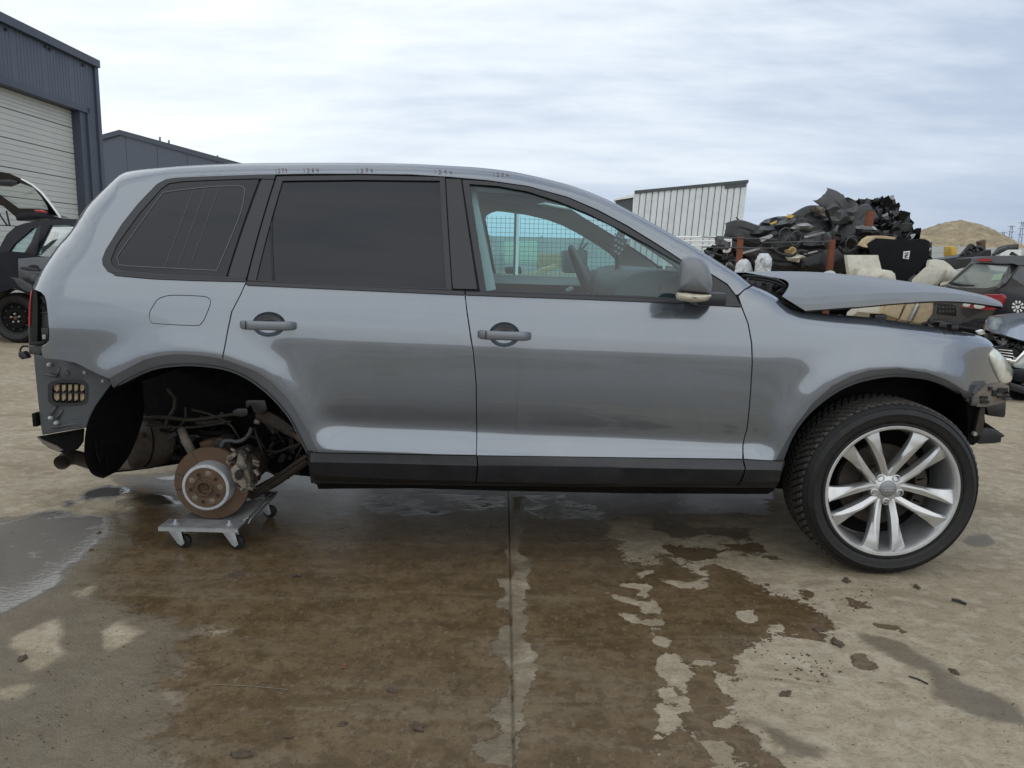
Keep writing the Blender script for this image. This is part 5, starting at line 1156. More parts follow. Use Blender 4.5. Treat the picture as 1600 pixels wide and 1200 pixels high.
    tp = [(732, 285), (790, 288), (860, 301), (905, 318), (935, 333), (965, 350), (1012, 378), (1066, 409), (1068, 428), (1055, 416), (1010, 386), (955, 352), (915, 334), (870, 316), (800, 304), (745, 300)]
    a = atY(tp, 3.30); MB().prism([tuple(p) for p in a], [tuple(p + np.array([0, .05, 0])) for p in a]).out('pillar_trim', 'lining', car, bevel=.012)
cabin()

# ================================================================== wheeled dolly under the brake disc
def dolly():
    X0, X1, YF, YB = -1.478, -1.142, 3.085, 3.60
    t = thing('wheel_dolly', 'small galvanised wheel dolly on four castors carrying the bare rusty brake disc', 'dolly', ((X0 + X1) / 2, 3.3, 0))
    # curved tray
    xs = np.linspace(X0 + .03, X1 + .01, 18); zz = lambda x: .071 + .036 * (abs((x + 1.335) / .165)) ** 2.2
    rows = [[(x, y, zz(x)) for x in xs] for y in (3.19, 3.56)]; low = [[(x, y, zz(x) - .004) for x in xs] for y in (3.56, 3.19)]
    MB().grid(rows + low + rows[:1]).out('tray', 'zinc', t, smooth=True, auto=40)
    MB().box((X1 + .016, 3.375, .112), (.004, .38, .03), Matrix.Rotation(.5, 3, 'Y')).out('tray_lip', 'zinc', t)
    for y0, y1 in ((YF, YF + .105), (3.5, 3.6)):
        MB().box(((X0 + X1) / 2, (y0 + y1) / 2, .1105), (X1 - X0 if y0 < 3.2 else .36, y1 - y0, .006)).out('rail', 'zinc', t, bevel=.002)
    MB().box(((X0 + X1) / 2, YF + .002, .104), (X1 - X0, .004, .018)).out('rail_flange', 'zinc', t)
    for x, y, ang in ((-1.425, 3.135, .5), (-1.195, 3.135, .9), (-1.18, 3.535, 1.2), (-1.44, 3.545, .3)):
        c = bpy.data.objects.new('castor', None); COL.objects.link(c); c.parent = t; c.location = Vector((x, y, 0)) - t.location
        w = Vector((x + .028, y + .01, .031))
        MB().lathe([(0, .100), (.030, .100), (.030, .095), (.022, .092)], (x, y, 0), 20, axis='Z').out('swivel_plate', 'zinc', c, smooth=True, auto=30)
        for s in (-1, 1):
            pts = [(x - .03, y + s * .016, .092), (x + .026, y + s * .016, .092), (w.x + .014, y + s * .018, .030), (w.x, y + s * .018, .018), (w.x - .014, y + s * .018, .028)]
            MB().prism(pts, [(p[0], p[1] + s * .003, p[2]) for p in pts]).out('fork', 'zinc', c, bevel=.0015)
        MB().lathe([(0, -.011), (.024, -.012), (.030, -.009), (.031, 0), (.030, .009), (.024, .012), (0, .011)], w, 28).out('castor_wheel', 'rubber', c, smooth=True, auto=45)
        MB().lathe([(0, -.025), (.007, -.025), (.008, -.021), (.008, .021)], w, 8).out('axle_bolt', 'zinc', c)
    for x, y in ((-1.425, 3.135), (-1.195, 3.135), (-1.18, 3.535)):
        MB().lathe([(.006, 0), (.006, .018), (0, .019)], (x, y, .113), 8, axis='Z').lathe([(.011, 0), (.011, .008), (.006, .009)], (x, y, .1125), 6, axis='Z').lathe([(.016, 0), (.016, .002), (.01, .003)], (x, y, .113), 16, axis='Z').out('rail_bolt', 'zinc', t)
dolly()
# ================================================================== surroundings
def extr(name, poly, Y, d, m, parent=None, bevel=0.0, jit=0.0, dirv=(0, 1, 0), smooth=False):
    a = atY(poly, Y)
    if jit: a = a + rng.normal(0, jit, a.shape)
    k = a + np.array(dirv) * d
    return MB().prism([tuple(p) for p in a], [tuple(p) for p in k]).out(name, m, parent, bevel=bevel, smooth=smooth)
def single(name, label, cat, poly, Y, d, m, bevel=0.0, jit=0.0, group=None, dirv=(0, 1, 0)):
    """a one-mesh thing with its own origin"""
    a = atY(poly, Y); c = a.mean(0); c[2] = a[:, 2].min()
    e = extr(name, poly, Y, d, m, None, bevel, jit, dirv)
    e.data.transform(Matrix.Translation(-Vector(c))); e.location = c
    tagp(e, label, cat, group); return e

def shell(name, label, cat, poly, Y, d, m, bulge=.10, crump=.10, step=.07, group=None, seed=None):
    """a thin bulged and crumpled sheet with real thickness, traced outline"""
    P = atY(poly, Y); q = densify(P[:, [0, 2]], step); lo, hi = q.min(0), q.max(0); seed = int(abs(poly[0][0] * 7 + poly[0][1])) if seed is None else seed
    gx, gz = np.meshgrid(np.arange(lo[0], hi[0], step), np.arange(lo[1], hi[1], step)); G = np.stack([gx.ravel(), gz.ravel()], 1); G = G + rng.normal(0, step * .15, G.shape)
    G = G[inside(q, G)]; G = G[pdist(G, q, True)[0] > step * .4] if len(G) else G
    allp = np.concatenate([q, G]); n = len(q); r = delaunay_2d_cdt([Vector(p) for p in allp], [(i, (i + 1) % n) for i in range(n)], [], 0, 1e-6)
    v = np.array([tuple(a) for a in r[0]]); tri = np.array([t for t in r[2] if len(t) == 3]); tri = tri[inside(q, v[tri].mean(1))]
    dd = pdist(v, q, True)[0]; R_ = max(dd.max(), 1e-3)
    y = Y - bulge * np.sqrt(np.clip(dd / R_, 0, 1)) + crump * (np.abs(fbm(v[:, 0] * 3.1, v[:, 1] * 3.1, seed, 3) - .5) * 2.2 - .5) + crump * .35 * (fbm(v[:, 0] * 11, v[:, 1] * 11, seed + 5, 2) - .5)
    A = np.stack([v[:, 0], y, v[:, 1]], 1); B = A + np.array([0, d, 0]); m_ = len(v); F = [tuple(t) for t in tri] + [tuple(t[::-1] + m_) for t in tri]
    from collections import Counter
    ec = Counter(); dirn = {}
    for t in tri:
        for i in range(3):
            a, b = int(t[i]), int(t[(i + 1) % 3]); ec[(min(a, b), max(a, b))] += 1; dirn[(min(a, b), max(a, b))] = (a, b)
    for k, c in ec.items():
        if c == 1: a, b = dirn[k]; F.append((b, a, a + m_, b + m_))
    V = np.vstack([A, B]); c = V.mean(0); c[2] = V[:, 2].min(); o = obj(name, V - c, F, m, None); o.location = c
    bm = bmesh.new(); bm.from_mesh(o.data); bmesh.ops.recalc_face_normals(bm, faces=bm.faces); bm.to_mesh(o.data); bm.free()
    o.data.polygons.foreach_set('use_smooth', np.ones(len(o.data.polygons), bool)); o.data.set_sharp_from_angle(angle=math.radians(32)); o.data.update()
    return tagp(o, label, cat, group)

# ---- far terrain
xs = np.linspace(-900, 900, 90); prof = 5.5 + 5.5 * fbm(xs * .006 + 9, xs * 0 + 3, 5, 4)
rows = [[(x, 620, -.5) for x in xs], [(x, 700, h * .8) for x, h in zip(xs, prof)], [(x, 820, h) for x, h in zip(xs, prof)], [(x, 1500, h * .9) for x, h in zip(xs, prof)]]
MB().grid(rows).out('hills', 'green', None, smooth=True, kind='structure')
MB().add([(-1500, 75, .012), (1500, 75, .012), (1500, 1500, .012), (-1500, 1500, .012)], [(0, 1, 2, 3)]).out('grass_field', 'green', None, kind='structure')
# ---- gravel hill behind the yard
def gravel():
    Yc = 95; top = np.array([(1350, 372), (1384, 366), (1420, 363.5), (1442, 361), (1460, 352.5), (1480, 346.5), (1500, 344.5), (1512, 346), (1530, 356), (1546, 368), (1559, 379.5), (1572, 392)], float)
    P = atY(top, Yc); xs = np.linspace(P[0, 0] - 14, P[-1, 0] + 3, 130); ys = np.linspace(-16, 16, 60)
    zt = np.interp(xs, np.r_[xs[0], P[:, 0], xs[-1]], np.r_[P[0, 2] * .6, P[:, 2], 0]); zt = np.convolve(np.pad(zt, 3, 'edge'), np.ones(7) / 7, 'valid')
    X, Yg = np.meshgrid(xs, ys); k = np.maximum(0, 1 - (np.abs(Yg) / 16) ** 1.5)
    Z = zt[None] * k + (fbm(X * .9, Yg * .9, 5, 4) - .5) * .5 * k + (fbm(X * 3, Yg * 3, 8, 3) - .5) * .35 * k - .05
    MB().grid([[(a, Yc + b, c) for a, b, c in zip(r1, r2, r3)] for r1, r2, r3 in zip(X, Yg, Z)]).out('gravel_hill', 'gravel', None, smooth=True, kind='structure')
gravel()
# ---- concrete boundary fence: one panel per bay
def fence():
    t = thing('concrete_fence', 'long pale concrete panel fence closing the yard in front of the gravel hill', 'fence', (10, 60, 0))
    b = MB().box((0, 60, 1.3), (3.86, .08, 2.6))
    for k in range(3): b.box((0, 59.955, .55 + k * .8), (3.6, .03, .06))
    pm = b.out('fence_panel', 'concrete', t); po = MB().box((2, 60, 1.35), (.16, .2, 2.7)).out('fence_post', 'concrete', t)
    for i in range(-14, 18):
        for s, nm in ((pm, 'fence_panel'), (po, 'fence_post')):
            if i == -14: s.location.x = i * 4; continue
            c = s.copy(); COL.objects.link(c); c.location.x = i * 4
fence()
# ---- pylons on the horizon
for i, (px, py, h, lab) in enumerate(((1581, 352, 3, 'tall steel lattice pylon standing right beyond the gravel hill'), (1568, 362, 2, 'middle steel pylon left of the tall one, right of the gravel hill'), (1560, 368, 2, 'smallest distant pylon at the foot of the gravel hill'), (1598, 346, 3, 'steel pylon cut by the right edge of the photo'))):
    Yp = 300; top = V1(px, py, Yp); t = thing('pylon', lab, 'pylon', (top.x, Yp, 0), 'distant power pylons')
    b = MB(); w = 1.0; H_ = top.z
    for sx_ in (-1, 1):
        b.tube([(top.x + sx_ * w, Yp, 0), (top.x + sx_ * .35, Yp, H_)], .13, 4)
    n = 8
    for k in range(n):
        a, c = k / n, (k + 1) / n; s = 1 if k % 2 else -1
        b.tube([(top.x + s * (w - .65 * a), Yp, H_ * a), (top.x - s * (w - .65 * c), Yp, H_ * c)], .09, 4)
    b.out('lattice_mast', 'steel', t)
    for k in range(h): MB().box((top.x, Yp, H_ * (.97 - .12 * k)), (3.0 - .3 * k, .2, .18)).out('cross_arm', 'steel', t)

# ---- big warehouse with the roller door, its wall running away from the camera
def warehouse():
    d = rays([(765, 400)])[0]; d = Vector((d[0], d[1], 0)).normalized(); C = V1(157, 250, 18.0); C.z = 0
    nrm_ = Vector((d.y, -d.x, 0))
    t = thing('warehouse', 'dark grey clad warehouse with a big cream sectional door beside the black hatchback', 'building', C)
    def hit(px, py, off=0.0):
        r = Vector(rays([(px, py)])[0]); o = Vector((0, 0, CH)); P0 = C + nrm_ * off
        k = (P0 - o).dot(nrm_) / r.dot(nrm_); return o + r * k
    u = lambda p: (p - C).dot(d)
    Wp = lambda uu, z, off: C + d * uu + nrm_ * off + Vector((0, 0, z))
    zr = hit(152, 96).z; zf = hit(147, 105).z; zl = hit(128, 174).z; zl2 = hit(137, 168).z; uj = u(hit(137, 200)); ud = u(hit(131, 240)); L_ = 4.6
    def slab(name, u0, u1, z0, z1, o0, o1, m, parent=t, bevel=0.0):
        a = [Wp(u0, z0, o0), Wp(u1, z0, o0), Wp(u1, z1, o0), Wp(u0, z1, o0)]; k = [Wp(u0, z0, o1), Wp(u1, z0, o1), Wp(u1, z1, o1), Wp(u0, z1, o1)]
        return MB().prism(a, k).out(name, m, parent, bevel=bevel)
    W_ = 4.2
    slab('wall_core', -L_ - .02, 0, 0, zr - .1, -.32, -12, 'wall')
    # ribbed cladding, one sheet per metre, above the door and beside it
    def clad(u0, u1, z0, z1):
        n = max(4, int((u1 - u0) / .11)); prof = []
        for i in range(n + 1):
            uu = u0 + (u1 - u0) * i / n
            prof += [(uu - .022, 0), (uu - .012, -.012), (uu + .012, -.012), (uu + .022, 0)] if 0 < i < n else [(uu, 0)]
        MB().grid([[tuple(Wp(a, z, o)) for a, o in prof] for z in (z0, z1)]).out('cladding_sheet', 'wall', t)
    for k in range(5):
        clad(max(-L_, -(k + 1)), -k - .03 if k == 0 else -k, zl2, zf)
    clad(uj + .10, -.09, 0, zl2)
    slab('lintel_flashing', -L_, uj + .1, zl, zl2, .02, -.3, 'wallt')
    slab('roof_fascia', -L_, .06, zf, zr, .10, -12, 'wallt')
    slab('corner_flashing', -.09, .06, 0, zf, .05, -.4, 'wallt'); slab('corner_flashing', uj, uj + .10, 0, zl2, .02, -.3, 'wallt')
    slab('door_jamb', ud, uj, 0, zl, -.25, -.3, 'gap'); slab('door_jamb', ud - .02, uj, 0, zl, -.02, -.29, 'wallt')
    # sectional door: every section its own part, with pressed lines
    zs = [hit(131, y).z for y in (176, 201.5, 241, 280)]; hsec = zs[1] - zs[2]
    z = zs[1]; dr = bpy.data.objects.new('sectional_door', None); COL.objects.link(dr); dr.parent = t; dr.location = Wp(ud - W_ / 2, 0, -.2) - t.location
    def section(z0, z1):
        n = 5; rows = []; g_ = .006
        pts = [(z0 + g_, -.215), (z0 + g_ + .004, -.20)]
        for i in range(1, n):
            zz = z0 + (z1 - z0) * i / n; pts += [(zz - .010, -.20), (zz - .004, -.212), (zz + .004, -.212), (zz + .010, -.20)]
        pts += [(z1 - g_ - .004, -.20), (z1 - g_, -.215)]
        MB().grid([[tuple(Wp(ud - W_, zz, o)) for zz, o in pts], [tuple(Wp(ud - .02, zz, o)) for zz, o in pts]]).out('door_section', 'door', dr)
    section(zs[1], zl)
    while z > .05: section(max(0, z - hsec), z); z -= hsec
    slab('door_back', ud - W_, ud, 0, zl, -.23, -.28, 'gap', dr)
    pass
    for px, py in ((72, 73), (78, 77), (130, 102), (10, 46)): 
        p = hit(px, py, .02); MB().lathe([(0, -.02), (.03, -.02), (.03, .02)], p, 8).out('fixing', 'wallt', t)
warehouse()
def warehouse2():
    Yg = 46.0; t = thing('warehouse', 'lower dark grey gabled warehouse standing behind the large one, above the car roof', 'building', V1(260, 380, Yg).xy.to_3d())
    top = [(120, 222), (188, 203), (372, 253.5), (470, 281), (560, 306)]
    P = atY(top, Yg); xs = [V1(x, 300, Yg).x for x in (120, 155, 201, 249, 295, 340, 385, 430, 480, 530, 560)]
    zt = lambda x: float(np.interp(x, P[:, 0], P[:, 2]))
    pk = P[1, 0]
    for a, c in zip(xs[:-1], xs[1:]):
        g_ = .010; mid = [pk] if a < pk < c else []
        low = [(a + g_, 0), (c - g_, 0)]; up_ = [(x, zt(x) - .2) for x in [c - g_] + mid + [a + g_]]
        loop = low + up_
        MB().prism([(x, Yg, z) for x, z in loop], [(x, Yg + .12, z) for x, z in loop]).out('cladding_panel', 'wall', t)
    loop = [(P[0, 0], 0), (P[-1, 0], 0), (P[-1, 0], P[-1, 2] - .3), (pk, P[1, 2] - .3), (P[0, 0], P[0, 2] - .3)]
    MB().prism([(x, Yg + .1, z) for x, z in loop], [(x, Yg + 30, z) for x, z in loop]).out('wall_core', 'wallt', t)
    for i in range(len(P) - 1):
        a, c = P[i], P[i + 1]
        MB().prism([(a[0], Yg - .12, a[2] - .28), (c[0], Yg - .12, c[2] - .28), (c[0], Yg - .12, c[2]), (a[0], Yg - .12, a[2])], [(a[0], Yg + 30, a[2] - .28), (c[0], Yg + 30, c[2] - .28), (c[0], Yg + 30, c[2]), (a[0], Yg + 30, a[2])]).out('roof_slope', 'wallt', t)
    for px, py in ((264, 219), (250, 214), (340, 243)): MB().tube([V1(px, py + 8, Yg), V1(px, py, Yg)], .05, 5).out('roof_vent', 'wallt', t)
warehouse2()

# ---- silver box trailer
def trailer():
    A, B = V1(992, 298, 26.7), V1(1169, 281, 26.0); bot = 1.0
    dv = Vector((B.x - A.x, B.y - A.y, 0)); L_ = dv.length; dv.normalize(); n_ = Vector((dv.y, -dv.x, 0))
    t = thing('box_trailer', 'silver corrugated box trailer body standing behind the scrap heap', 'trailer', (A + B) / 2 * Vector((1, 1, 0)).x if False else ((A.x + B.x) / 2, (A.y + B.y) / 2, 0))
    zA, zB = A.z, B.z; N_ = 18
    for i in range(N_):
        f0, f1 = i / N_, (i + 1) / N_; a, c = A + dv * (L_ * f0), A + dv * (L_ * f1); z0, z1 = zA + (zB - zA) * f0, zA + (zB - zA) * f1
        g_ = .02; wdt = L_ / N_; pr = [(g_ * .5, 0.0), (g_ + .01, .022), (wdt * .6, .024), (wdt * .68, .012), (wdt - .03, .012), (wdt - g_ * .5, 0.0)]
        MB().grid([[tuple(Vector((a.x, a.y, 0)) + dv * (q - .05 * (zB - z)) + n_ * o + Vector((0, 0, z))) for q, o in pr] for z in (bot, (z0 + z1) / 2 - .09)]).out('side_panel', 'box', t)
    def bx(f0, f1, za0, za1, zb0, zb1, o0, o1, m, name):
        a, c = A + dv * (L_ * f0), A + dv * (L_ * f1); p = lambda q, o, z: (q.x + n_.x * o, q.y + n_.y * o, z)
        MB().prism([p(a, o0, za0), p(c, o0, zb0), p(c, o0, zb1), p(a, o0, za1)], [p(a, o1, za0), p(c, o1, zb0), p(c, o1, zb1), p(a, o1, za1)]).out(name, m, t)
    bx(-.002, 1.002, zA - .10, zA, zB - .10, zB, .07, -2.5, 'boxt', 'top_rail'); bx(0, .95, bot, zA - .1, bot, zB - .1, -.02, -2.45, 'boxt', 'box_core')
    pass; bx(0, 1, bot - .25, bot, bot - .25, bot, .05, -2.5, 'boxt', 'chassis_rail')
    bx(.80, .985, zA * .2 + zB * .8 - .22, zA * .2 + zB * .8 - .10, zB - .22, zB - .10, .055, .0, 'boxt', 'tarp_remnant')
    bx(-.17, -.005, zA - .9, zA - .30, zA - .9, zA - .22, .0, -2.4, 'boxt', 'front_wall'); bx(-.19, -.002, zA - .34, zA - .28, zA - .22, zA - .12, .1, -2.5, 'white', 'front_roof_edge')
    bx(-.012, .0, bot, zA - .1, bot, zA - .1, .06, 0, 'white', 'front_post')
    for f in (.12, .2, .82, .9):
        c = A + dv * (L_ * f); MB().lathe([(.18, -.14), (.48, -.15), (.5, -.1), (.5, .1), (.48, .15), (.18, .14)], (c.x, c.y + .4, .5), 20).out('trailer_wheel', 'rubber', t, smooth=True)
trailer()
def rails():
    t = thing('pipe_railing', 'white pipe railing below the trailer, left of the scrap heap', 'railing', V1(1125, 420, 22).xy.to_3d())
    for y in (371, 377, 384): MB().tube([V1(1030, y, 22), V1(1170, y, 22)], .035, 5).out('rail', 'white', t)
    for x in (1040, 1090, 1140, 1168): 
        p = V1(x, 370, 22); MB().tube([p, (p.x, p.y, 0)], .04, 5).out('railing_post', 'white', t)
rails()

# ---- scrap heap: a mass nobody could count, and the large pieces that can be told apart
def heap():
    top = np.array([(1095, 392), (1118, 374), (1150, 372), (1168, 366), (1187, 350), (1215, 343), (1235, 342), (1262, 334), (1290, 325), (1330, 318), (1352, 326), (1364, 345), (1376, 368), (1386, 392), (1400, 420)], float)
    Yh = 15.5; P = atY(top, Yh); b = MB(); r = random.Random(4)
    def contour(x): return float(np.interp(x, P[:, 0], P[:, 2]))
    mats = ['scrap', 'scrapg', 'gap', 'scrapl']
    # solid dark core behind
    n = 40; xs = np.linspace(P[0, 0], P[-1, 0], n)
    rows = [[(x, Yh - 1.2 + 1.0 * k, max(0, contour(x) * (.98 - .16 * abs(k - 1.2)) - .25 + r.uniform(-.05, .05)) if k else 0) for x in xs] for k in range(0, 5)]
    rows.append([(x, Yh + 4, 0) for x in xs])
    MB().grid(rows).out('scrap_heap_core', 'under', None, kind='stuff')
    parts = {m: MB() for m in ('scrap', 'scrapg', 'under', 'scrapl', 'rust')}
    def frag(c, R, s, mb, zcap=9):
        kind = r.random()
        if c.z > .86 * zcap and kind >= .45 and kind < .75: kind = .3
        if kind < .45:                               # bent strip
            n = 6; k = r.uniform(-1.2, 1.2); w = s * r.uniform(.12, .3); A_, B_ = [], []
            for i in range(n):
                t = i / (n - 1) - .5; u = Vector((s * t, k * s * t * t, 0)); wob = Vector((0, 0, w * (1 + .4 * math.sin(i * 1.7)))); A_.append(tuple(c + R @ (u + wob))); B_.append(tuple(c + R @ (u - wob)))
            th = R @ Vector((0, .025, 0)); mb.grid([A_, B_, [tuple(Vector(p) + th) for p in B_], [tuple(Vector(p) + th) for p in A_], A_])
        elif kind < .75:                              # hose or rod
            p = [c + R @ Vector((s * (t - .5), s * .25 * math.sin(t * 5 + s), s * .2 * math.cos(t * 4))) for t in np.linspace(0, 1, 8)]; p = [c + (q - c) * r.uniform(1.2, 2.6) for q in [p[0]]] + p; mb.tube(p, r.uniform(.008, .024), 5)
        elif kind < .9:                              # crumpled plate
            g_ = [[tuple(c + R @ Vector((s * (i / 3 - .5), r.uniform(-.1, .1) * s, s * .7 * (j / 3 - .5)))) for i in range(4)] for j in range(4)]; mb.grid(g_)
        else: mb.box(c, (s * .5, s * .3, s * .35), R)
    for i in range(5200):
        x = r.uniform(P[0, 0], P[-1, 0]); zt = contour(x); z = r.uniform(0.2, 1.0) ** .8 * zt * r.uniform(.9, 1.01)
        y = Yh - 1.55 + r.uniform(-.25, .35) + .5 * (z / max(zt, .1)) ** 3
        R = Matrix.Rotation(r.gauss(0, .35), 3, 'Y') @ Matrix.Rotation(r.gauss(0, .5), 3, 'Z') @ Matrix.Rotation(r.gauss(0, .5), 3, 'X')
        m = r.choices(('scrap', 'scrapg', 'under', 'scrapl', 'rust'), (5, 2.0, 3.4, 1.0, .3))[0]
        frag(Vector((x, y, z)), R, r.uniform(.06, .38) if i > 160 else r.uniform(.3, .6), parts[m], zt)
    for m, nm in (('scrap', 'black_plastic_scraps'), ('scrapg', 'grey_plastic_scraps'), ('under', 'dark_scraps'), ('scrapl', 'pale_metal_scraps'), ('rust', 'rusty_scraps')): parts[m].out(nm, m, None, kind='stuff')
heap()
S_ = single
Yq = 13.7
shell('crumpled_liner', 'large black fan shaped liner sheet crowning the scrap heap', 'liner', [(1285, 319), (1305.6, 312.5), (1307, 316), (1309, 315.6), (1310, 311), (1321, 308.7), (1330, 312.5), (1339, 319), (1331, 334), (1330, 347), (1312, 351), (1297, 350), (1292.5, 333)], Yq, 0.08, 'scrapg', 0.05, 0.3)
shell('torn_liner', 'taupe torn liner sheet left of the black fan shaped one on the heap', 'liner', [(1263, 325.6), (1276, 323), (1285, 327), (1290, 341), (1279, 336), (1266, 330)], Yq, 0.08, 'muddy', 0.05, 0.3)
shell('bumper_cover', 'long black bumper cover at the left shoulder of the heap', 'bumper', [(1163, 355), (1168, 362), (1185, 355), (1212, 350), (1214, 360), (1185, 372), (1169, 371)], Yq, 0.08, 'scrap', 0.22, 0.1)
shell('bumper_cover', 'glossy black curved bumper cover lying under the yellow scrap', 'bumper', [(1184, 355), (1190, 348), (1197.5, 342.5), (1215, 338), (1235, 338), (1228, 343), (1212, 349), (1196, 353)], Yq + .2, 0.08, 'scrapg', 0.22, 0.1)
shell('bumper_cover', 'folded grey bumper cover near the middle top of the heap', 'bumper', [(1212, 352), (1222, 344), (1235, 339), (1245, 341), (1240, 349), (1233, 354), (1216, 356)], Yq - .1, 0.08, 'scrapg', 0.22, 0.1)
shell('bent_wing', 'crumpled pale grey wing lying on the heap top', 'panel', [(1232, 357), (1245, 350), (1260, 348), (1273, 354), (1262, 358), (1245, 359)], Yq - .15, 0.08, 'scrapl', 0.1, 0.14)
shell('yellow_scrap', 'small yellow plastic scrap on the heap ridge', 'scrap', [(1228, 339), (1235, 335), (1241, 337), (1236, 341)], Yq - .2, 0.08, 'scrapy', 0.03, 0.03)
shell('yellow_scrap', 'thin pale yellow strip below the glossy bumper cover', 'scrap', [(1203, 349), (1214, 345), (1213, 348), (1205, 351)], Yq - .3, 0.05, 'scrapy', 0.03, 0.03)
shell('green_box', 'dark green plastic box at the heap ridge', 'box', [(1245, 338), (1257, 336), (1259, 342), (1247, 345)], Yq, 0.08, 'scrapg', 0.1, 0.14)
shell('tail_panel', 'black car tail panel leaning at the left foot of the heap', 'panel', [(1117, 372), (1120, 368.5), (1131, 369), (1139, 371), (1140, 394), (1130, 392.5), (1119, 383)], Yq - .4, 0.08, 'scrapg', 0.1, 0.14)
w_ = thing('white_bracket', 'square white bracket with a dark opening left of the rusty post', 'bracket', V1(1137, 396, Yq - .5))
for p in ([(1131, 373), (1144, 373), (1144, 378), (1131, 378)], [(1131, 378), (1134, 378), (1134, 395), (1131, 394)], [(1142, 378), (1144, 378), (1143, 388), (1141, 388)], [(1134, 387), (1143, 388), (1141, 394), (1134, 395)]): extr('bracket_bar', p, Yq - .5, .08, 'white', w_, .01)
shell('instrument_panel', 'broad black dashboard shell in the middle of the heap', 'dashboard', [(1188, 366), (1205, 361), (1230, 359), (1243, 361), (1243, 380), (1232, 392), (1210, 392), (1192, 384)], Yq - .1, 0.08, 'scrap', 0.1, 0.14)
shell('silver_strip', 'straight silver trim strip right of the left rusty post', 'strip', [(1159, 394), (1187, 387), (1187.5, 389.5), (1160, 397)], Yq - .5, 0.05, 'scrapl', 0.03, 0.03)
shell('silver_strip', 'grey angled trim strip under the dashboard shell', 'strip', [(1187, 372), (1206, 366), (1207, 370), (1190, 378)], Yq - .4, 0.06, 'scrapl', 0.03, 0.03)
shell('foam_block', 'cream crumpled foam block low in the heap', 'foam', [(1228, 402), (1236, 396), (1254, 399), (1259, 402), (1249, 404), (1247, 410), (1232, 407)], Yq - .5, 0.08, 'cream', 0.1, 0.14)
shell('foam_scrap', 'ochre foam and cable tangle above the cream foam block', 'foam', [(1226, 391), (1240, 387), (1244, 393), (1234, 396), (1228, 396)], Yq - .45, 0.08, 'scrapo', 0.1, 0.14)
shell('underfloor_cover', 'wide black underfloor cover along the heap base', 'cover', [(1249, 405), (1270, 398), (1290, 390), (1322, 388), (1322, 424), (1280, 428), (1250, 420)], Yq - .2, 0.08, 'scrap', 0.1, 0.14)
shell('underfloor_cover', 'dark sloping cover right of the dashboard shell', 'cover', [(1245, 376), (1270, 370), (1292, 366), (1292, 384), (1268, 390), (1244, 388)], Yq - .05, 0.08, 'scrap', 0.1, 0.14)
shell('crossbeam', 'black bumper beam laid across the right of the heap', 'beam', [(1338, 357), (1360, 358), (1378, 360), (1379, 368), (1356, 369), (1338, 366)], Yq - .3, 0.08, 'gap', 0.1, 0.14)
shell('grey_ledge', 'flat grey panel under the short rusty post', 'panel', [(1335, 354.5), (1347, 352), (1366, 354), (1369, 359), (1350, 358.5), (1336, 357.5)], Yq - .35, 0.08, 'scrapl', 0.1, 0.14)
shell('curved_duct', 'curved grey air duct left of the right rusty post', 'duct', [(1284, 382), (1289, 364), (1300, 361), (1306, 356), (1311, 351), (1312, 353), (1303, 366), (1297, 376), (1291, 384)], Yq - .5, 0.08, 'scrapg', 0.1, 0.14)
shell('ochre_board', 'broken ochre board pieces beside the black carpet', 'board', [(1338, 383), (1350, 377), (1357, 380), (1357, 387), (1348, 386)], Yq - .7, 0.06, 'tan', 0.1, 0.14)
shell('pale_trim', 'long pale trim along the middle of the heap', 'strip', [(1256, 369), (1288, 362), (1289, 364), (1258, 372)], Yq - .4, 0.05, 'scrapl', 0.03, 0.03)
shell('pale_trim', 'short pale trim near the heap base', 'strip', [(1256, 396), (1277, 391), (1277, 393), (1258, 398)], Yq - .5, 0.05, 'scrapl', 0.03, 0.03)
def bumper(px, py, L_, tilt, yaw, m, Y, lab, grp):
    n = 18; prof = [(0, .20), (-.05, .17), (-.075, .06), (-.06, .02), (-.075, -.03), (-.05, -.14), (.0, -.19), (.05, -.2)]; rows = []
    for i in range(n + 1):
        t = i / n * 2 - 1; x = L_ * .5 * math.sin(t * 1.35) / math.sin(1.35); back = .34 * (abs(t) ** 2.6); k = 1 - .25 * abs(t) ** 3
        rows.append([Vector((x, o + back, z * k + .02 * math.sin(t * 7))) for o, z in prof])
    R = Matrix.Rotation(tilt, 3, 'Y') @ Matrix.Rotation(yaw, 3, 'Z') @ Matrix.Rotation(rng.uniform(-.6, .6), 3, 'X')
    o = MB().grid([[tuple(R @ p) for p in r] for r in rows]).grid([[tuple(R @ (p + Vector((0, .012, 0)))) for p in r] for r in rows]).out('bumper_cover', m, None, smooth=True, auto=25); o.location = V1(px, py, Y); tagp(o, lab, 'bumper', grp)
    return o
BL = ['black bumper cover sloping down right, between the left rusty post and the dashboard shell', 'grey bumper cover under the dashboard shell, tilted up to the right', 'black bumper cover sloping left of the middle rusty post', 'black bumper cover below the black fan shaped liner', 'flat lying black bumper cover above the upright white film parcel', 'steep grey bumper cover in the right flank of the black fan liner', 'steep black bumper cover beside the short rusty post', 'black bumper cover right of the middle rusty post, under the heap top', 'black bumper cover high on the heap, left of the torn taupe liner', 'small grey bumper cover at the left end of the heap behind the left rusty post', 'black bumper cover low behind the upright cream lining', 'black bumper cover lowest in the heap, under the cream foam block', 'short black bumper cover at the right end of the heap above the tan lip', 'grey bumper cover at the foot of the middle rusty post']
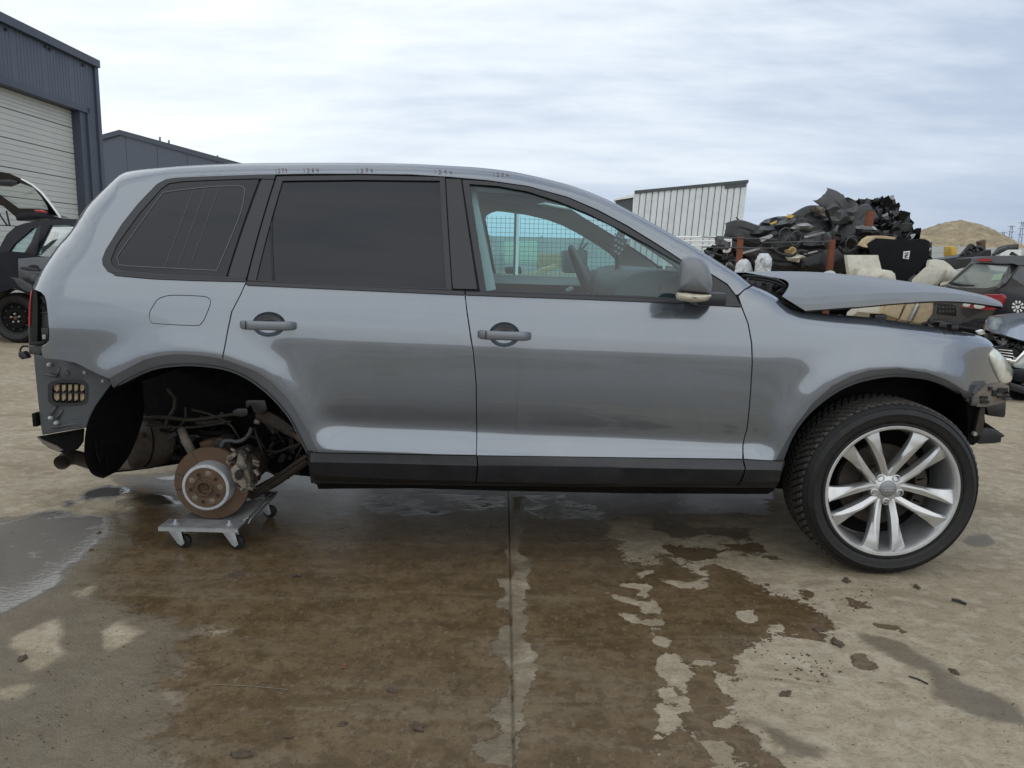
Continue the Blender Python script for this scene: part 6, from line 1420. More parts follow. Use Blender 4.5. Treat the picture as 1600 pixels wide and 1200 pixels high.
for i, (px, py, L_, ti, ya, m) in enumerate(((1196, 372, 1.3, .25, .3, 'scrap'), (1222, 382, 1.4, -.2, -.4, 'scrapg'), (1262, 384, 1.5, .3, .2, 'scrap'), (1278, 362, 1.2, -.15, .5, 'scrap'), (1206, 396, 1.2, .1, -.2, 'scrap'), (1322, 340, 1.0, .6, .5, 'scrapg'), (1344, 346, .9, -.7, .2, 'scrap'), (1332, 372, 1.2, .1, -.3, 'scrap'), (1252, 346, 1.1, -.4, .1, 'scrap'), (1176, 384, .9, .5, -.3, 'scrapg'), (1312, 402, 1.3, -.1, .3, 'scrap'), (1228, 412, 1.3, .15, .1, 'scrap'), (1358, 362, .9, .2, .6, 'scrap'), (1272, 412, 1.1, -.25, -.3, 'scrapg'))):
    bumper(px, py, L_, ti, ya, m, 13.75, BL[i], 'bumper covers jumbled in the heap')
for i, (px, py, s_, lab) in enumerate(((1243, 372, .12, 'round black wheel trim ring in the middle of the heap'), (1226, 366, .11, 'small dark speaker ring above the foam tangle'), (1330, 380, .12, 'grey ring fitting right of the middle rusty post'))):
    o = MB().tube([(s_ * math.cos(a), 0, s_ * math.sin(a)) for a in np.linspace(0, 2 * math.pi, 19)], .011, 6, cap=False).out('trim_ring', 'scrapg', None, smooth=True); o.location = V1(px, py, 13.1); o.rotation_euler = (.2, 0, .4); tagp(o, lab, 'ring')
def hose(label, pts, r, m): 
    p = atY(catmull(pts, 5), 13.1); c = p.mean(0); c[2] = p[:, 2].min(); o = MB().tube([tuple(q) for q in p], r, 6).out('hose', m, None, smooth=True); o.data.transform(Matrix.Translation(-Vector(c))); o.location = c; tagp(o, label, 'hose')
hose('black hose looping beside the curved grey duct', [(1310, 385), (1318, 394), (1328, 393), (1340, 386), (1334, 374), (1322, 372)], .03, 'scrap')
hose('thin orange cable tangle beside the cream foam', [(1232, 392), (1238, 387), (1243, 392), (1237, 398), (1246, 396)], .02, 'scrapo')
hose('long black hose hanging across the heap middle', [(1205, 386), (1218, 396), (1236, 399), (1250, 392), (1262, 394)], .028, 'scrap')
# caged posts and their wires
for lab, a, c, w in (('rusty steel post at the left of the scrap heap', (1157, 369.5), (1155, 430), .085), ('rusty steel post standing before the middle of the heap', (1300.5, 374), (1294, 440), .085), ('short rusty post at the top right of the heap', (1360, 330), (1357, 353), .10)):
    p, q = V1(*a, 13.0), V1(*c, 13.0); 
    if 'short' not in lab: q = Vector((q.x, q.y, 0))
    R = (p - q).to_track_quat('Z', 'Y').to_matrix(); o = MB().box((0, 0, (p - q).length / 2), (w, w, (p - q).length), R if False else None).out('rusty_post', 'postrust', None); o.matrix_world = Matrix.Translation(q) @ R.to_4x4(); tagp(o, lab, 'post', 'rusty posts of the scrap cage')
for lab, a, c in (('upper wire of the cage strung left of the rusty post', (1096, 370), (1215, 374)), ('lower wire of the cage strung past the left rusty post', (1096, 386), (1215, 388)), ('cage wire running to the middle rusty post', (1190, 379), (1300, 377))):
    p, q = V1(*a, 12.95), V1(*c, 12.95); o = MB().tube([Vector((0, 0, 0)), q - p], .008, 4).out('cage_wire', 'wire', None); o.location = p; tagp(o, lab, 'wire', 'wires of the scrap cage')
# carpet board, cream linings
cb = thing('carpet_board', 'large black carpet board with a white label leaning right of the heap', 'board', V1(1405, 436, 12.3))
extr('board_face', [(1356, 381), (1370, 372), (1400, 374), (1428, 375), (1438, 373), (1446, 373.5), (1453, 377), (1452, 404), (1436, 424), (1420, 436), (1400, 442), (1376, 420), (1362, 402)], 12.3, .05, 'carpet', cb, .012)
extr('tan_lip', [(1356, 380), (1362, 373), (1370, 368), (1384, 368.5), (1400, 371), (1398, 374), (1372, 374), (1360, 380)], 12.35, .35, 'tan', cb)
lb = extr('white_label', [(1412, 393), (1422, 392), (1420, 405), (1411, 404)], 12.285, .01, 'card', cb)
for p in ([(1413.5, 395), (1420, 394.5), (1420, 396), (1413.5, 396.5)], [(1413, 400), (1417, 397), (1419.5, 398), (1415, 402)], [(1413, 402.5), (1419, 402), (1419, 403), (1413, 403.5)]): extr('print_mark', p, 12.28, .004, 'gap', lb)
shell('door_lining', 'upright cream door lining in front of the heap, left of the carpet board', 'panel', [(1323, 398.5), (1371, 398.5), (1374, 410), (1377, 422), (1377, 440), (1328, 440), (1325, 420)], 11.9, .10, 'cream', .05, .05)
shell('door_lining', 'low cream lining with a rounded corner before the upright one', 'panel', [(1339, 420), (1376, 420.5), (1392, 423), (1398, 428), (1400, 445), (1339, 445)], 11.75, .12, 'cream', .05, .05)
shell('door_lining', 'arched cream lining leaning behind the cream mattress', 'panel', [(1450, 416), (1452, 407), (1462, 405), (1474, 407), (1484, 414), (1492, 422), (1498, 430), (1480, 440), (1450, 440)], 11.3, .08, 'cream', .05, .05)
S_('mattress', 'cream wrapped mattress slab right of the carpet board', 'mattress', [(1424, 437), (1446, 416), (1480, 420), (1462, 444), (1440, 452), (1424, 450)], 11.0, .25, 'cream', .03, dirv=(.5, .8, -.2))
S_('plastic_shell', 'upright yellow plastic shell before the concrete fence', 'shell', [(1486, 384.5), (1494, 384), (1497, 390), (1497, 396), (1493, 402), (1486, 402)], 16, .3, 'scrapy', .04)
for lab, poly in (('black plastic heap right of the carpet board', [(1448, 402), (1470, 400), (1500, 404), (1520, 397), (1552, 392), (1552, 404), (1530, 420), (1490, 424), (1450, 420)]), ('dark grey cover lying before the concrete fence', [(1500, 402), (1510, 396), (1530, 394), (1540, 400), (1520, 406)])):
    S_('dark_cover', lab, 'cover', poly, 14.5 if 'heap' in lab else 15.2, .5, 'scrap', .03, .04)
fr = thing('tube_frame', 'tangled black seat frame of bent tubes before the concrete fence', 'frame', V1(1520, 404, 14.6))
for pts in ([(1498, 404), (1508, 392), (1517, 383), (1525, 391), (1530, 402)], [(1500, 400), (1515, 396), (1528, 399)], [(1508, 402), (1518, 384), (1522, 403)], [(1552, 400), (1560, 390), (1572, 386), (1590, 384)], [(1512, 391), (1530, 386), (1540, 396)]):
    MB().tube([tuple(q) for q in atY(catmull(pts, 4), 14.6)], .035, 6).out('bent_tube', 'scrap', fr, smooth=True)
S_('rusty_bracket', 'rusty bracket lump rising above the seat frame', 'bracket', [(1533, 377), (1541, 376), (1544, 386), (1541, 394), (1535, 392)], 14.7, .15, 'rust', .02, .02)
S_('roof_rack', 'black curved rail piece above the dark grey car', 'rail', [(1553, 398), (1562, 390), (1575, 385), (1592, 384), (1592, 390), (1576, 390), (1560, 398)], 13.8, .1, 'scrap', .015)
S_('white_board', 'white board standing behind the dark grey car', 'board', [(1564, 391), (1596, 390), (1596, 402), (1562, 404)], 14.2, .05, 'white')
# film wrapped parcels
def parcel(lab, poly, Y, d):
    loop = catmull(poly, 7, True); c = loop.mean(0); rows = []
    for f, dy in ((.03, 0), (.25, .0), (.45, .01), (.65, .02), (.82, .05), (.93, .1), (1, .18), (1, .3), (.8, d)):
        w = atY(c + (loop - c) * f, Y + dy); w[:, 1] += .22 * (np.abs(fbm(w[:, 0] * 6, w[:, 2] * 6, 3, 3) - .5) - .12); w += rng.normal(0, .003, w.shape); rows.append(w)
    n = len(loop); v = np.concatenate(rows); f = []
    for i in range(len(rows) - 1):
        for k in range(n): f.append((i * n + k, i * n + (k + 1) % n, (i + 1) * n + (k + 1) % n, (i + 1) * n + k))
    cc = v.mean(0); cc[2] = v[:, 2].min(); o = MB().add(v - cc, f).out('wrapped_parcel', 'bag', None, smooth=True, auto=35); o.location = cc; tagp(o, lab, 'parcel', 'parcels in white film')
parcel('slumped parcel in crumpled white film behind the windscreen foot', [(1145, 434), (1148, 424), (1152, 410), (1160, 405), (1168, 406), (1174, 416), (1178, 430), (1178, 445), (1150, 445)], 11.0, .5)
parcel('upright box shaped parcel in white film beside the heap', [(1180, 445), (1180, 412), (1184, 400), (1190, 396), (1202, 397), (1206, 406), (1204, 420), (1203, 445)], 10.8, .5)
parcel('low white film bundle at the foot of the heap', [(1246, 432), (1262, 427), (1285, 426), (1300, 423), (1306, 430), (1300, 440), (1250, 440)], 11.6, .4)
# planks seen under the bonnet
for lab, poly, m in (('wide pale plank lying under the raised bonnet', [(1377, 489), (1388, 470), (1416, 468), (1404, 498)], 'plank'), ('second plank right of the wide pale one', [(1406, 499), (1420, 470), (1434, 470), (1420, 502)], 'plank'), ('stained plank next to the dark grey car', [(1425, 503), (1441, 472), (1459, 472), (1457, 490), (1446, 506)], 'plank'), ('pale left end plank behind the wing', [(1340, 487), (1346, 470), (1378, 468), (1373, 490)], 'cream'), ('narrow ochre plank left of the wide pale one', [(1371, 491), (1379, 470), (1386, 470), (1378, 490)], 'tan')):
    S_('plank', lab, 'plank', poly, 9.8, .5, m, .01, dirv=(.1, 1, -.35), group='planks stacked behind the bonnet')
S_('metal_bar', 'thin grey metal bar between the planks', 'bar', [(1420, 502), (1435, 470), (1438.5, 470), (1424, 502)], 9.75, .05, 'zinc', .005)

# ---- yard things seen through the cabin
def mesh_fence():
    t = thing('mesh_fence', 'wire mesh fence with a white post seen through the cabin', 'fence', V1(810, 430, 10.0).xy.to_3d())
    for x0, x1, sk in ((690, 806, 0), (812, 985, .0)):
        b = MB(); a, c = V1(x0, 400, 10), V1(x1, 400, 10); zt = V1(800, 338, 10).z; st = .058
        for k in range(int((c.x - a.x) / st) + 1): x = a.x + k * st; b.box((x, 10, zt / 2 + .05), (.0045, .0045, zt - .1))
        for k in range(int((zt - .1) / st) + 1): b.box(((a.x + c.x) / 2, 10.005, .1 + k * st), (c.x - a.x, .0045, .0045))
        b.out('wire_panel', 'wire', t, kind='stuff')
    p = V1(809.5, 330, 9.98); MB().box((p.x, 9.97, p.z / 2), (.035, .035, p.z)).out('fence_post', 'white', t)
    p = V1(805.5, 330, 10.05); MB().box((p.x, 10.06, p.z / 2), (.03, .03, p.z)).out('fence_post', 'wire', t)
mesh_fence()
S_('plastic_tank', 'pale green white tank block seen behind the mesh fence', 'tank', [(787, 377), (840, 377), (840, 411), (787, 411)], 15, 1.0, 'cardg', .04)
S_('stacked_blocks', 'pale stacked blocks left of the tank behind the mesh fence', 'blocks', [(750, 388), (772, 388), (772, 394), (786, 394), (786, 428), (750, 428)], 16, .8, 'concrete', .02)
S_('dark_crate', 'dark plastic crate seen above the steering wheel', 'crate', [(881, 391), (918, 390), (918, 427), (882, 427)], 12.5, .8, 'scrapg', .03)
S_('black_tub', 'low black tub seen at the foot of the tank', 'tub', [(788, 417), (814, 416), (816, 428), (790, 428)], 12, .5, 'scrap', .03)
S_('timber_bundle', 'tan timber bundle seen through the cabin right of the tank', 'timber', [(834, 427), (850, 418), (870, 413), (872, 419), (852, 427)], 12.2, .5, 'tan', .02)
S_('pallet_stack', 'pale pallets stacked far behind the mesh fence', 'pallets', [(840, 396), (884, 396), (884, 420), (840, 420)], 17, 1.0, 'plank', .02)
S_('steel_hoist', 'leaning dark steel hoist poles behind the far window', 'hoist', [(902, 392), (914, 366), (916, 366), (908, 388), (918, 378), (920, 380), (908, 394)], 12.6, .08, 'wire', .004)

# ---- black hatchback with its tailgate up (left)
def hatchback():
    Yh = 9.75; t = thing('hatchback', 'black hatchback with its tailgate raised before the cream door', 'car', (V1(60, 400, Yh).x, Yh + .8, 0))
    def e(name, poly, Y, d, m, bv=.01, parent=t): return extr(name, poly, Y, d, m, parent, bv)
    body = [(-160, 520), (-60, 480), (-20, 440), (-6, 395), (2, 366), (12, 353), (24, 348), (45, 343.5), (70, 341.3), (96, 341), (150, 342), (190, 350), (260, 400), (420, 415), (430, 510), (330, 515), (300, 470), (260, 460), (230, 490), (225, 520), (68, 520), (64, 490), (52, 462), (22, 450), (-8, 460), (-24, 490), (-28, 520)]
    def solid(name, poly, holes, Y, d, m):
        pl = [np.array(poly, float)] + [np.array(h, float) for h in holes]; allp = np.concatenate(pl); ed = []; k = 0
        for q in pl: ed += [(k + i, k + (i + 1) % len(q)) for i in range(len(q))]; k += len(q)
        r = delaunay_2d_cdt([Vector(p) for p in allp], ed, [], 0, 1e-6); v2 = np.array([tuple(v) for v in r[0]]); tri = [f for f in r[2] if inside(pl[0], v2[list(f)].mean(0)[None])[0] and not any(inside(h, v2[list(f)].mean(0)[None])[0] for h in pl[1:])]
        A = atY(v2, Y); 
        A[:, 1] += .22 * np.clip((400 - v2[:, 1]) / 55, 0, 1.2) ** 1.3
        B = A.copy(); B[:, 1] += d; n = len(A); f = [tuple(q) for q in tri] + [tuple(i + n for i in q[::-1]) for q in tri]
        for q in pl:
            st = sum(len(x) for x in pl[:[id(x) for x in pl].index(id(q))]); m_ = len(q)
            for i in range(m_): f.append((st + i, st + (i + 1) % m_, n + st + (i + 1) % m_, n + st + i))
        o = obj(name, np.vstack([A, B]), f, m, t); bm = bmesh.new(); bm.from_mesh(o.data); bmesh.ops.recalc_face_normals(bm, faces=bm.faces); bm.to_mesh(o.data); bm.free(); return o
    qw = [(39, 355.5), (54, 356.5), (50, 374), (37, 394.5), (13, 392.5), (18, 381)]; dw = [(64.5, 351), (112, 350), (150, 352), (140, 404), (73, 403), (55.5, 399.5)]
    solid('body_side', body, [qw, dw], Yh, .05, 'carblack'); far = solid('body_side', body, [qw, dw], Yh + 1.55, .05, 'carblack')
    top = atY([(24, 348), (45, 343.5), (70, 341.3), (96, 341), (150, 342), (190, 350), (260, 400), (420, 415)], Yh); top[:, 1] += .24; k = top.copy(); k[:, 1] += 1.12; mid = (top + k) / 2; mid[:, 2] += .02
    MB().grid([[tuple(p) for p in r] for r in (top, mid, k)]).out('roof', 'carblack', t, smooth=True)
    e('floor', [(-100, 480), (400, 480), (400, 470), (-100, 470)], Yh + .3, 1.2, 'under'); 
    for q, nm in ((shrink(qw, -1), 'quarter_window'), (shrink(dw, -1), 'door_window')):
        P = atY(q, Yh + .03); P[:, 1] += .22 * np.clip((400 - np.array(q)[:, 1]) / 55, 0, 1.2) ** 1.3; MB().add([tuple(p) for p in P], [list(range(len(P)))]).out(nm, 'glassfar', t)
    e('window_pillar', [(57, 356), (64, 352), (55, 400), (37.5, 395), (48, 378)], Yh - .01, .03, 'trim')
    e('headrest', [(66, 381), (72, 366), (78, 361), (84, 361), (85, 368), (76, 384), (70, 385)], Yh + .9, .12, 'cream', .02)
    e('seat_back', [(64, 384), (90, 384), (95, 415), (62, 415)], Yh + .6, .5, 'interior', .03)
    e('door_panel', [(28, 404), (58, 401.5), (140, 407), (140, 470), (70, 470), (54, 452), (29, 436)], Yh - .02, .02, 'cardark', .006)
    e('door_handle', [(31, 416.5), (44, 417), (60, 420), (60, 424), (44, 423), (32, 421)], Yh - .06, .03, 'trim', .006); e('handle_recess', ell(52, 417.5, 8.5, 4, 18), Yh - .025, .01, 'gap', .001)
    e('torn_bumper_skin', [(16, 433), (30, 435), (50, 446), (50, 457), (40, 455), (28, 447), (22, 437)], Yh - .10, .03, 'scrapg', .006)
    e('sill_flap', [(48, 428), (58, 428), (58, 440), (48, 440)], Yh - .04, .02, 'scrapg', .004)
    # wheel with muddy arch and bare steel rim
    c = G1(20, 537); C = Vector((c.x + .03, Yh + .09, .325))
    for cc, nm in ((C, 1), (Vector((C.x + 2.5, C.y, C.z)), 2), (Vector((C.x, C.y + 1.35, C.z)), 3)):
        w = bpy.data.objects.new('wheel', None); COL.objects.link(w); w.parent = t; w.location = cc - t.location
        MB().lathe([(.19, .02), (.21, 0), (.27, -.012), (.305, .01), (.322, .05), (.325, .1), (.322, .15), (.30, .19), (.2, .19)], cc, 48).out('tyre', 'rubber', w, smooth=True, auto=40)
        MB().lathe([(.205, .0), (.200, .02), (.185, .04), (.15, .05), (.13, .025), (.08, .02), (.06, .04), (0, .04)], cc, 40).out('steel_rim', 'under', w, smooth=True, auto=40)
        if nm == 1:
            for k in range(10):
                a = 2 * math.pi * k / 10; MB().lathe([(0, .030), (.014, .030), (.016, .036)], cc + Vector((math.cos(a) * .152, 0, math.sin(a) * .152)), 10).out('vent_hole', 'gap', w)
            for k in range(5):
                a = 2 * math.pi * k / 5 + .4; MB().lathe([(0, .005), (.012, .005), (.014, .03)], cc + Vector((math.cos(a) * .055, 0, math.sin(a) * .055)), 6).out('wheel_bolt', 'scrapl', w)
            MB().lathe([(0, .0), (.022, .002), (.028, .04)], cc, 14).out('hub_cap', 'rust', w, smooth=True)
    MB().lathe([(.37, -.02), (.375, .3)], C, 40, a0=.1, a1=math.pi - .1).out('muddy_arch_liner', 'plank', t, smooth=True)
    MB().lathe([(.385, -.015), (.45, -.0), (.45, .3)], C, 40, a0=-.1, a1=math.pi + .1).out('arch_edge', 'carblack', t, smooth=True, auto=30)
    # raised tailgate
    tg = bpy.data.objects.new('tailgate', None); COL.objects.link(tg); tg.parent = t; tg.location = V1(50, 330, 10.4) - t.location
    Y_ = lambda p: 10.0 + np.clip(((np.asarray(p)[:, 1] - 270) * .55 - np.asarray(p)[:, 0] * .28 + 5) / 38, 0, 1) * .9
    outer = np.array([(-60, 262), (0, 268.5), (15, 271), (33, 279), (50, 288), (64.5, 300), (78, 316.5), (94.5, 340.5), (62, 339), (24, 337), (16, 331), (0, 317), (-60, 300)], float)
    inner = np.array([(-50, 285), (0, 288), (14, 289), (28, 283.5), (50, 291), (63, 306), (73, 321), (75, 328), (62, 326), (30, 325.5), (18, 317), (0, 304), (-50, 290)], float)
    def at_(p): return atY(p, Y_(p))
    A, B = at_(outer), at_(inner); b = MB().grid([[tuple(q) for q in np.vstack([x, x[:1]])] for x in (A, B, B + np.array([0, .05, -.02]), A + np.array([0, .06, -.04]), A)]); b.out('tailgate_frame', 'carblack', tg, smooth=False)
    MB().add([tuple(p) for p in B + np.array([0, .02, 0])], [list(range(len(B)))]).out('tailgate_glass', 'screen', tg)
    e('spoiler', [(23, 337), (34, 331.5), (63, 332.5), (80, 336), (93, 341), (60, 341), (26, 345)], 10.15, .3, 'carblack', .01, tg)
    e('brake_light', [(53, 327.5), (64, 327.5), (74, 331), (73, 332.5), (55, 330.5)], 10.05, .03, 'red', .003, tg)
    e('rear_wiper', [(-20, 281), (0, 281), (14, 280), (27, 283), (26, 287), (16, 287.5), (0, 286), (-20, 286)], 10.0, .05, 'trim', .006, tg)
    e('edge_highlight', [(33, 278.6), (50, 287.4), (64.5, 299.2), (78, 315.5), (95, 340), (92.5, 340), (76, 317), (63, 301), (49, 289.5), (32, 280)], 9.985, .02, 'white', .002, tg)  # white strip standing in for the light caught along the edge
    MB().tube([V1(10, 330, 10.5), V1(15, 352, 10.3)], .012, 6).out('gas_strut', 'gap', tg); MB().tube([V1(-4, 330, 11.0), V1(11, 352, 10.9)], .012, 6).out('gas_strut', 'gap', tg)
hatchback()

# ---- dark grey car, seen from behind right
def rear_car():
    t = thing('parked_car', 'dark grey car seen from behind with red tail lamps, behind the raised bonnet', 'car', (6.6, 9.8, 0))
    Yf = lambda p: np.where(np.asarray(p)[:, 0] < 1572, 9.0 + (1572 - np.asarray(p)[:, 0]) / 120 * 1.5, 9.0 + (np.asarray(p)[:, 0] - 1572) * .0025)
    def e(name, poly, m, off=0.0, d=.05, bv=.006, parent=t, dirv=(.8, .6, 0)):
        p = np.array(poly, float); a = atY(p, Yf(p) + off); k = a + np.array(dirv) * d; return MB().prism([tuple(q) for q in a], [tuple(q) for q in k]).out(name, m, parent, bevel=bv)
    e('tailgate', [(1452, 502), (1453, 485), (1462, 466), (1479, 444.5), (1494, 449.5), (1540, 450), (1557, 447), (1563, 440), (1571, 443), (1561, 451), (1558.5, 460), (1556, 484), (1545, 500), (1520, 515), (1480, 510)], 'cardark', 0, .08)
    e('tailgate', [(1479, 444), (1517, 409), (1520, 411), (1580, 411.5), (1592, 415), (1571, 443), (1560, 452), (1556, 448), (1566, 436), (1575, 416.5), (1519, 412), (1482, 444)], 'cardark', .0, .05)
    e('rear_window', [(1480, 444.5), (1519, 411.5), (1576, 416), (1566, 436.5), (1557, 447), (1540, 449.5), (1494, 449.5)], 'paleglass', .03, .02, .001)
    sp = e('spoiler', [(1517, 408), (1518, 403.5), (1523, 401.5), (1552, 400), (1600, 400), (1640, 402), (1640, 412), (1593, 415.5), (1580, 411), (1520.5, 411)], 'cardark', -.12, .25)
    e('high_brake_light', [(1526, 404), (1547, 403.5), (1550, 408), (1530, 409)], 'red', -.16, .03, .003, sp)
    e('roof', [(1520, 402.5), (1552, 399.5), (1600, 399.3), (1760, 404), (1760, 407), (1600, 402), (1552, 402)], 'cardark', -.10, 1.0, .01, t, (.95, .3, 0))
    e('aerial_fin', [(1576, 399), (1580, 393), (1584, 396), (1590, 399.5)], 'gap', .3, .06, .004)
    q = [(1593.5, 415), (1640, 408), (1760, 412), (1770, 470), (1770, 540), (1560, 535), (1545, 502), (1557, 485), (1567, 478), (1571, 466), (1568, 459), (1560, 458), (1562, 452), (1572, 444)]
    e('quarter_panel', q, 'cardark', 0.02, .06, .008, t, (0, 1, 0))
    lamp = e('tail_lamp', [(1540, 459.5), (1566, 459.5), (1570, 465), (1567.5, 473), (1564, 481), (1552, 484.5), (1538, 484.5), (1500, 480), (1502, 470), (1520, 466)], 'red', -.04, .06, .01)
    for p in (ell(1510, 476.5, 6, 3.2, 16), ell(1530, 478.5, 9, 4, 18)): e('reverse_light', p, 'card', -.055, .03, .004, lamp)
    pl_ = e('number_plate', [(1465, 474), (1494, 476.5), (1492, 494), (1463, 490.5)], 'gap', -.04, .02, .003)
    for i in range(10):
        x, y = 1467 + (i % 5) * 5.3, 478 + (i // 5) * 6.5; e('plate_smudge', [(x, y), (x + 3.6, y + .4), (x + 3.4, y + 3.8), (x - .2, y + 3.4)], 'scrapg', -.046, .006, 0, pl_)
    e('rear_bumper', [(1450, 500), (1470, 502), (1500, 508), (1530, 508), (1545, 503), (1556, 520), (1556, 560), (1450, 540)], 'cardark', -.12, .2, .02)
    e('bumper_step', [(1490, 512), (1505, 503), (1532, 505), (1540, 510), (1520, 520), (1495, 520)], 'mould', -.16, .1, .01)
    st = e('round_sticker', ell(1590.5, 479, 11.5, 11.5, 28), 'gap', -.004, .006, 0, t, (0, 1, 0))
    for k in range(9):
        a = 2 * math.pi * k / 9 + .2; cx0, cy0 = 1590.5 + 7.4 * math.cos(a), 479 + 7.4 * math.sin(a); r = [(-1.7, -2.2), (1.7, -2.2), (1.2, 2.2), (-1.2, 2.2)]; ca, sa = math.cos(a + math.pi / 2), math.sin(a + math.pi / 2)
        e('gear_tooth', [(cx0 + u * ca - v * sa, cy0 + u * sa + v * ca) for u, v in r], 'card', -.008, .004, 0, st, (0, 1, 0))
    e('gear_mark', [(1587, 476), (1590, 478), (1594, 476), (1593, 481), (1590, 483), (1587, 481)], 'card', -.008, .004, 0, st, (0, 1, 0))
    # small silver TDI lettering
    Lt = {'T': [[(0, 1), (1, 1)], [(.5, 1), (.5, 0)]], 'D': [[(0, 0), (0, 1), (.6, 1), (1, .6), (1, .4), (.6, 0), (0, 0)]], 'I': [[(.5, 0), (.5, 1)]]}
    b = MB()
    for i, ch in enumerate('TDI'):
        for s in Lt[ch]:
            p = np.array([(1504.5 + i * 2.9 + u * 2.0, 490 - v * 3.6) for u, v in s]); b.tube([tuple(q) for q in atY(p, Yf(p) - .012)], .0035, 4)
    b.out('badge_letters', 'card', t)
    e('sheet', [(1553, 429), (1569, 426), (1564, 437), (1548, 438.5)], 'cardg', .015, .004, 0)
    p = np.array([(1487, 443), (1500, 445.5), (1522, 446.5)], float); MB().tube([tuple(q) for q in atY(p, Yf(p) - .03)], [.022, .014, .008], 6).out('rear_wiper', 'gap', t)
    MB().box((7.6, 10.2, .55), (3.6, 1.6, .6)).out('underbody', 'under', t)
    for x, y in ((6.7, 9.25), (9.2, 9.25)): MB().lathe([(.18, 0), (.30, 0), (.32, .03), (.32, .18), (.18, .2)], (x, y, .32), 28).out('wheel', 'rubber', t, smooth=True, auto=40)
rear_car()
# ---- crashed dark car nose at the right edge
def nose_car():
    t = thing('crashed_car', 'crashed black car nose with a buckled silver blue bonnet at the right edge', 'car', (5.9, 7.7, 0))
    def e(name, poly, Y, d, m, bv=.01): return extr(name, poly, Y, d, m, t, bv)
    hp = np.array([(1535.5, 511), (1540, 501), (1545, 494.5), (1561, 491.5), (1580, 489.5), (1620, 487)], float); hm = np.array([(1540, 513), (1550, 503), (1562, 500), (1580, 501), (1600, 503), (1640, 505)], float); hl = np.array([(1537, 513), (1552, 519), (1571, 524), (1590, 530), (1602, 533), (1650, 540)], float)
    rows = [atY(hp, 8.3), atY(hm * .6 + hp * .4, 7.95), atY(hm * .5 + hl * .5, 7.55), atY(hl, 7.3), atY(hl + np.array([0, 2]), 7.34)]
    MB().grid([[tuple(p) for p in r] for r in rows]).out('bonnet', 'carblue', t, smooth=True, auto=40)
    e('engine_bay', [(1528, 516), (1545, 516), (1570, 526), (1640, 545), (1640, 600), (1590, 600), (1556, 552), (1545, 536)], 7.6, .9, 'under')
    r = random.Random(2)
    for i in range(26):
        px, py = r.uniform(1530, 1600), r.uniform(518, 546)
        if py > 520 + (px - 1530) * .55 + 12 or py < 514 + (px - 1535) * .3: continue
        R = Matrix.Rotation(r.uniform(-1, 1), 3, 'Y'); MB().box(V1(px, py, 7.5), (r.uniform(.04, .16), .06, r.uniform(.015, .04)), R).out('engine_scrap', ['scrapl', 'scrap', 'scrapg'][i % 3], t, bevel=.004)
    e('white_clip', [(1528, 518), (1538, 515), (1541, 521), (1534, 524)], 7.4, .06, 'white')
    for k in range(4): e('grille_bar', [(1560 + k * 1.5, 545.5 + k * 4), (1582 + k, 547.5 + k * 4.5), (1582 + k, 549 + k * 4.5), (1561 + k * 1.5, 547 + k * 4)], 7.28, .04, 'chrome', .003)
    e('grille_back', [(1556, 543), (1590, 546), (1592, 566), (1574, 566)], 7.34, .1, 'gap')
    e('chrome_frame', [(1570, 562), (1574, 560), (1586, 563), (1600, 548), (1640, 520), (1640, 524), (1602, 553), (1589, 569), (1580, 568)], 7.22, .06, 'chrome', .006)
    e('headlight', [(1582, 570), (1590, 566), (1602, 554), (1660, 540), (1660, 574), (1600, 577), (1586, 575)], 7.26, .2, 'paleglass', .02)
    e('bumper', [(1578, 577), (1600, 578), (1660, 577), (1660, 612), (1600, 600), (1584, 596)], 7.2, .5, 'carblack', .03)
    e('bumper', [(1576, 596), (1600, 603), (1660, 616), (1660, 632), (1600, 616), (1582, 610)], 7.15, .5, 'mould', .02)
    e('air_dam', [(1578, 608), (1600, 616), (1660, 630), (1660, 646), (1600, 634), (1582, 624)], 7.3, .5, 'under', .02)
    MB().box((7.4, 8.3, .45), (2.6, 1.5, .6)).out('underbody', 'under', t)
nose_car()

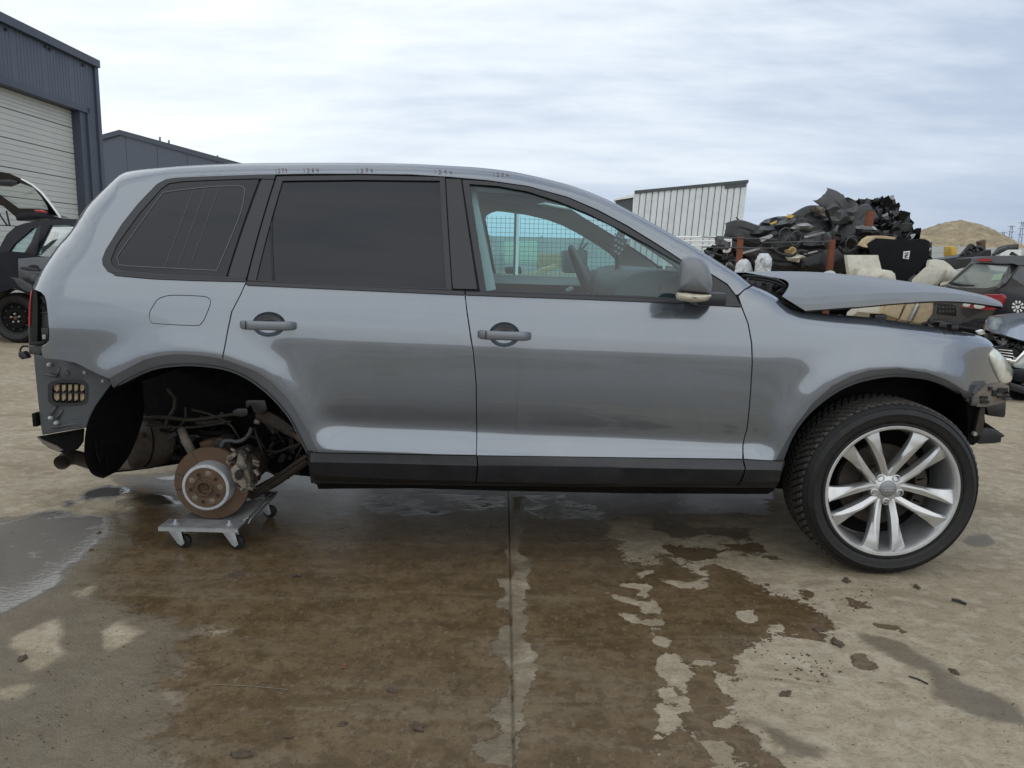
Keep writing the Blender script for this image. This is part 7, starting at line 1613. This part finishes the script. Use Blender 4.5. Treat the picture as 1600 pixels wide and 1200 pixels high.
# ---- bits lying on the concrete
def clods():
    pts = [(1322, 908, .022, 'long muddy clod in front of the front tyre'), (653, 1137, .020, 'mud lump left of the joint near the bottom'), (535, 1133, .012, 'small pale mud crumb left of the larger lump'), (378, 1180, .022, 'brown leafy clod at the bottom left of centre'), (35, 1030, .017, 'dark stone chip at the left edge'), (155, 833, .012, 'red brown chip at the puddle edge'), (143, 860, .011, 'dark chip below the red brown one'), (1280, 985, .02, 'mud clump on the drying margin'), (1228, 1085, .018, 'dark mud curl on the pale margin'), (1307, 1005, .025, 'round mud lump under the tyre side'), (612, 1080, .012, 'pale crumb right of the red leaf'), (1490, 1050, .015, 'dark clod at the right of the yard'), (450, 1152, .01, 'tiny clod near the bottom clod'), (1432, 918, .018, 'flat tan clod right of the tyre')]
    for px, py, s, lab in pts:
        s *= .78
        c = G1(px, py); r = random.Random(px); bm = bmesh.new(); bmesh.ops.create_icosphere(bm, subdivisions=2, radius=1)
        ax = r.uniform(0, 3); 
        for v in bm.verts:
            k = 1 + .45 * math.sin(v.co.x * 5 + px) * math.cos(v.co.y * 4 + py) + r.uniform(-.22, .22); v.co = Vector((v.co.x * s * 1.5 * k, v.co.y * s * .9 * k, max(-.2, v.co.z) * s * .55 * k))
            v.co.rotate(Matrix.Rotation(ax, 3, 'Z'))
        me = bpy.data.meshes.new('mud_clod'); bm.to_mesh(me); bm.free(); me.materials.append(M['clod']); o = bpy.data.objects.new('mud_clod', me); COL.objects.link(o); o.location = c + Vector((0, 0, .002)); tagp(o, lab, 'clod', 'clods on the concrete')
    c = G1(537, 1043); MB()
    pts = [(-.014, -.012, .002), (.0, -.020, .006), (.013, -.010, .003), (.012, .012, .008), (.0, .020, .012), (-.012, .010, .004)]
    o = MB().prism(pts, [(a, b_, z + .0015) for a, b_, z in pts]).out('dry_leaf', 'leaf', None); o.scale = (.65, .65, .65); o.location = c; tagp(o, 'small red dry leaf on the wet concrete', 'leaf')
    for lab, a, b_, r in (('short dark stick right of the front wheel', (1487, 939), (1509, 946), .006), ('thin dark stick on the wet concrete below the sill', (458, 901), (470, 902), .004), ('fine dark twig on the right of the yard', (1420, 1058), (1450, 1070), .003), ('bent pale straw lying across the wet concrete', (333, 1070), (450, 1078), .0012)):
        p, q = G1(*a), G1(*b_); d = q - p; o = MB().tube([Vector((0, 0, r)), d * .5 + Vector((0, .004, r * 1.4)), d + Vector((0, 0, r))], r, 6).out('stick', 'stick' if 'straw' not in lab else 'muddy', None); o.location = p; tagp(o, lab, 'stick')
    # crumbs and grit, too many to count
    b = MB(); r = random.Random(9)
    cl = [(370, 898, 22, 5, 70), (1165, 1000, 55, 22, 90), (1330, 940, 45, 18, 40), (1270, 1040, 60, 25, 60), (1000, 880, 40, 12, 20)]
    def crumb(px, py, s):
        c = G1(px, py); k = [Vector((r.uniform(-1, 1), r.uniform(-1, 1), 0)) for _ in range(3)]
        b.add([c + Vector((s, 0, 0)), c + Vector((-s * .5, s * .8, 0)), c + Vector((-s * .6, -s * .7, 0)), c + Vector((r.uniform(-.3, .3) * s, r.uniform(-.3, .3) * s, s * .7))], [(0, 1, 3), (1, 2, 3), (2, 0, 3)])
    for cx0, cy0, rx, ry, n in cl:
        for i in range(n): crumb(r.gauss(cx0, rx * .5), r.gauss(cy0, ry * .5), r.uniform(.003, .009))
    for i in range(900): crumb(r.uniform(-50, 1650), 800 + 420 * r.random() ** .7, r.uniform(.0015, .005))
    b.out('grit', 'clod', None, kind='stuff')
clods()
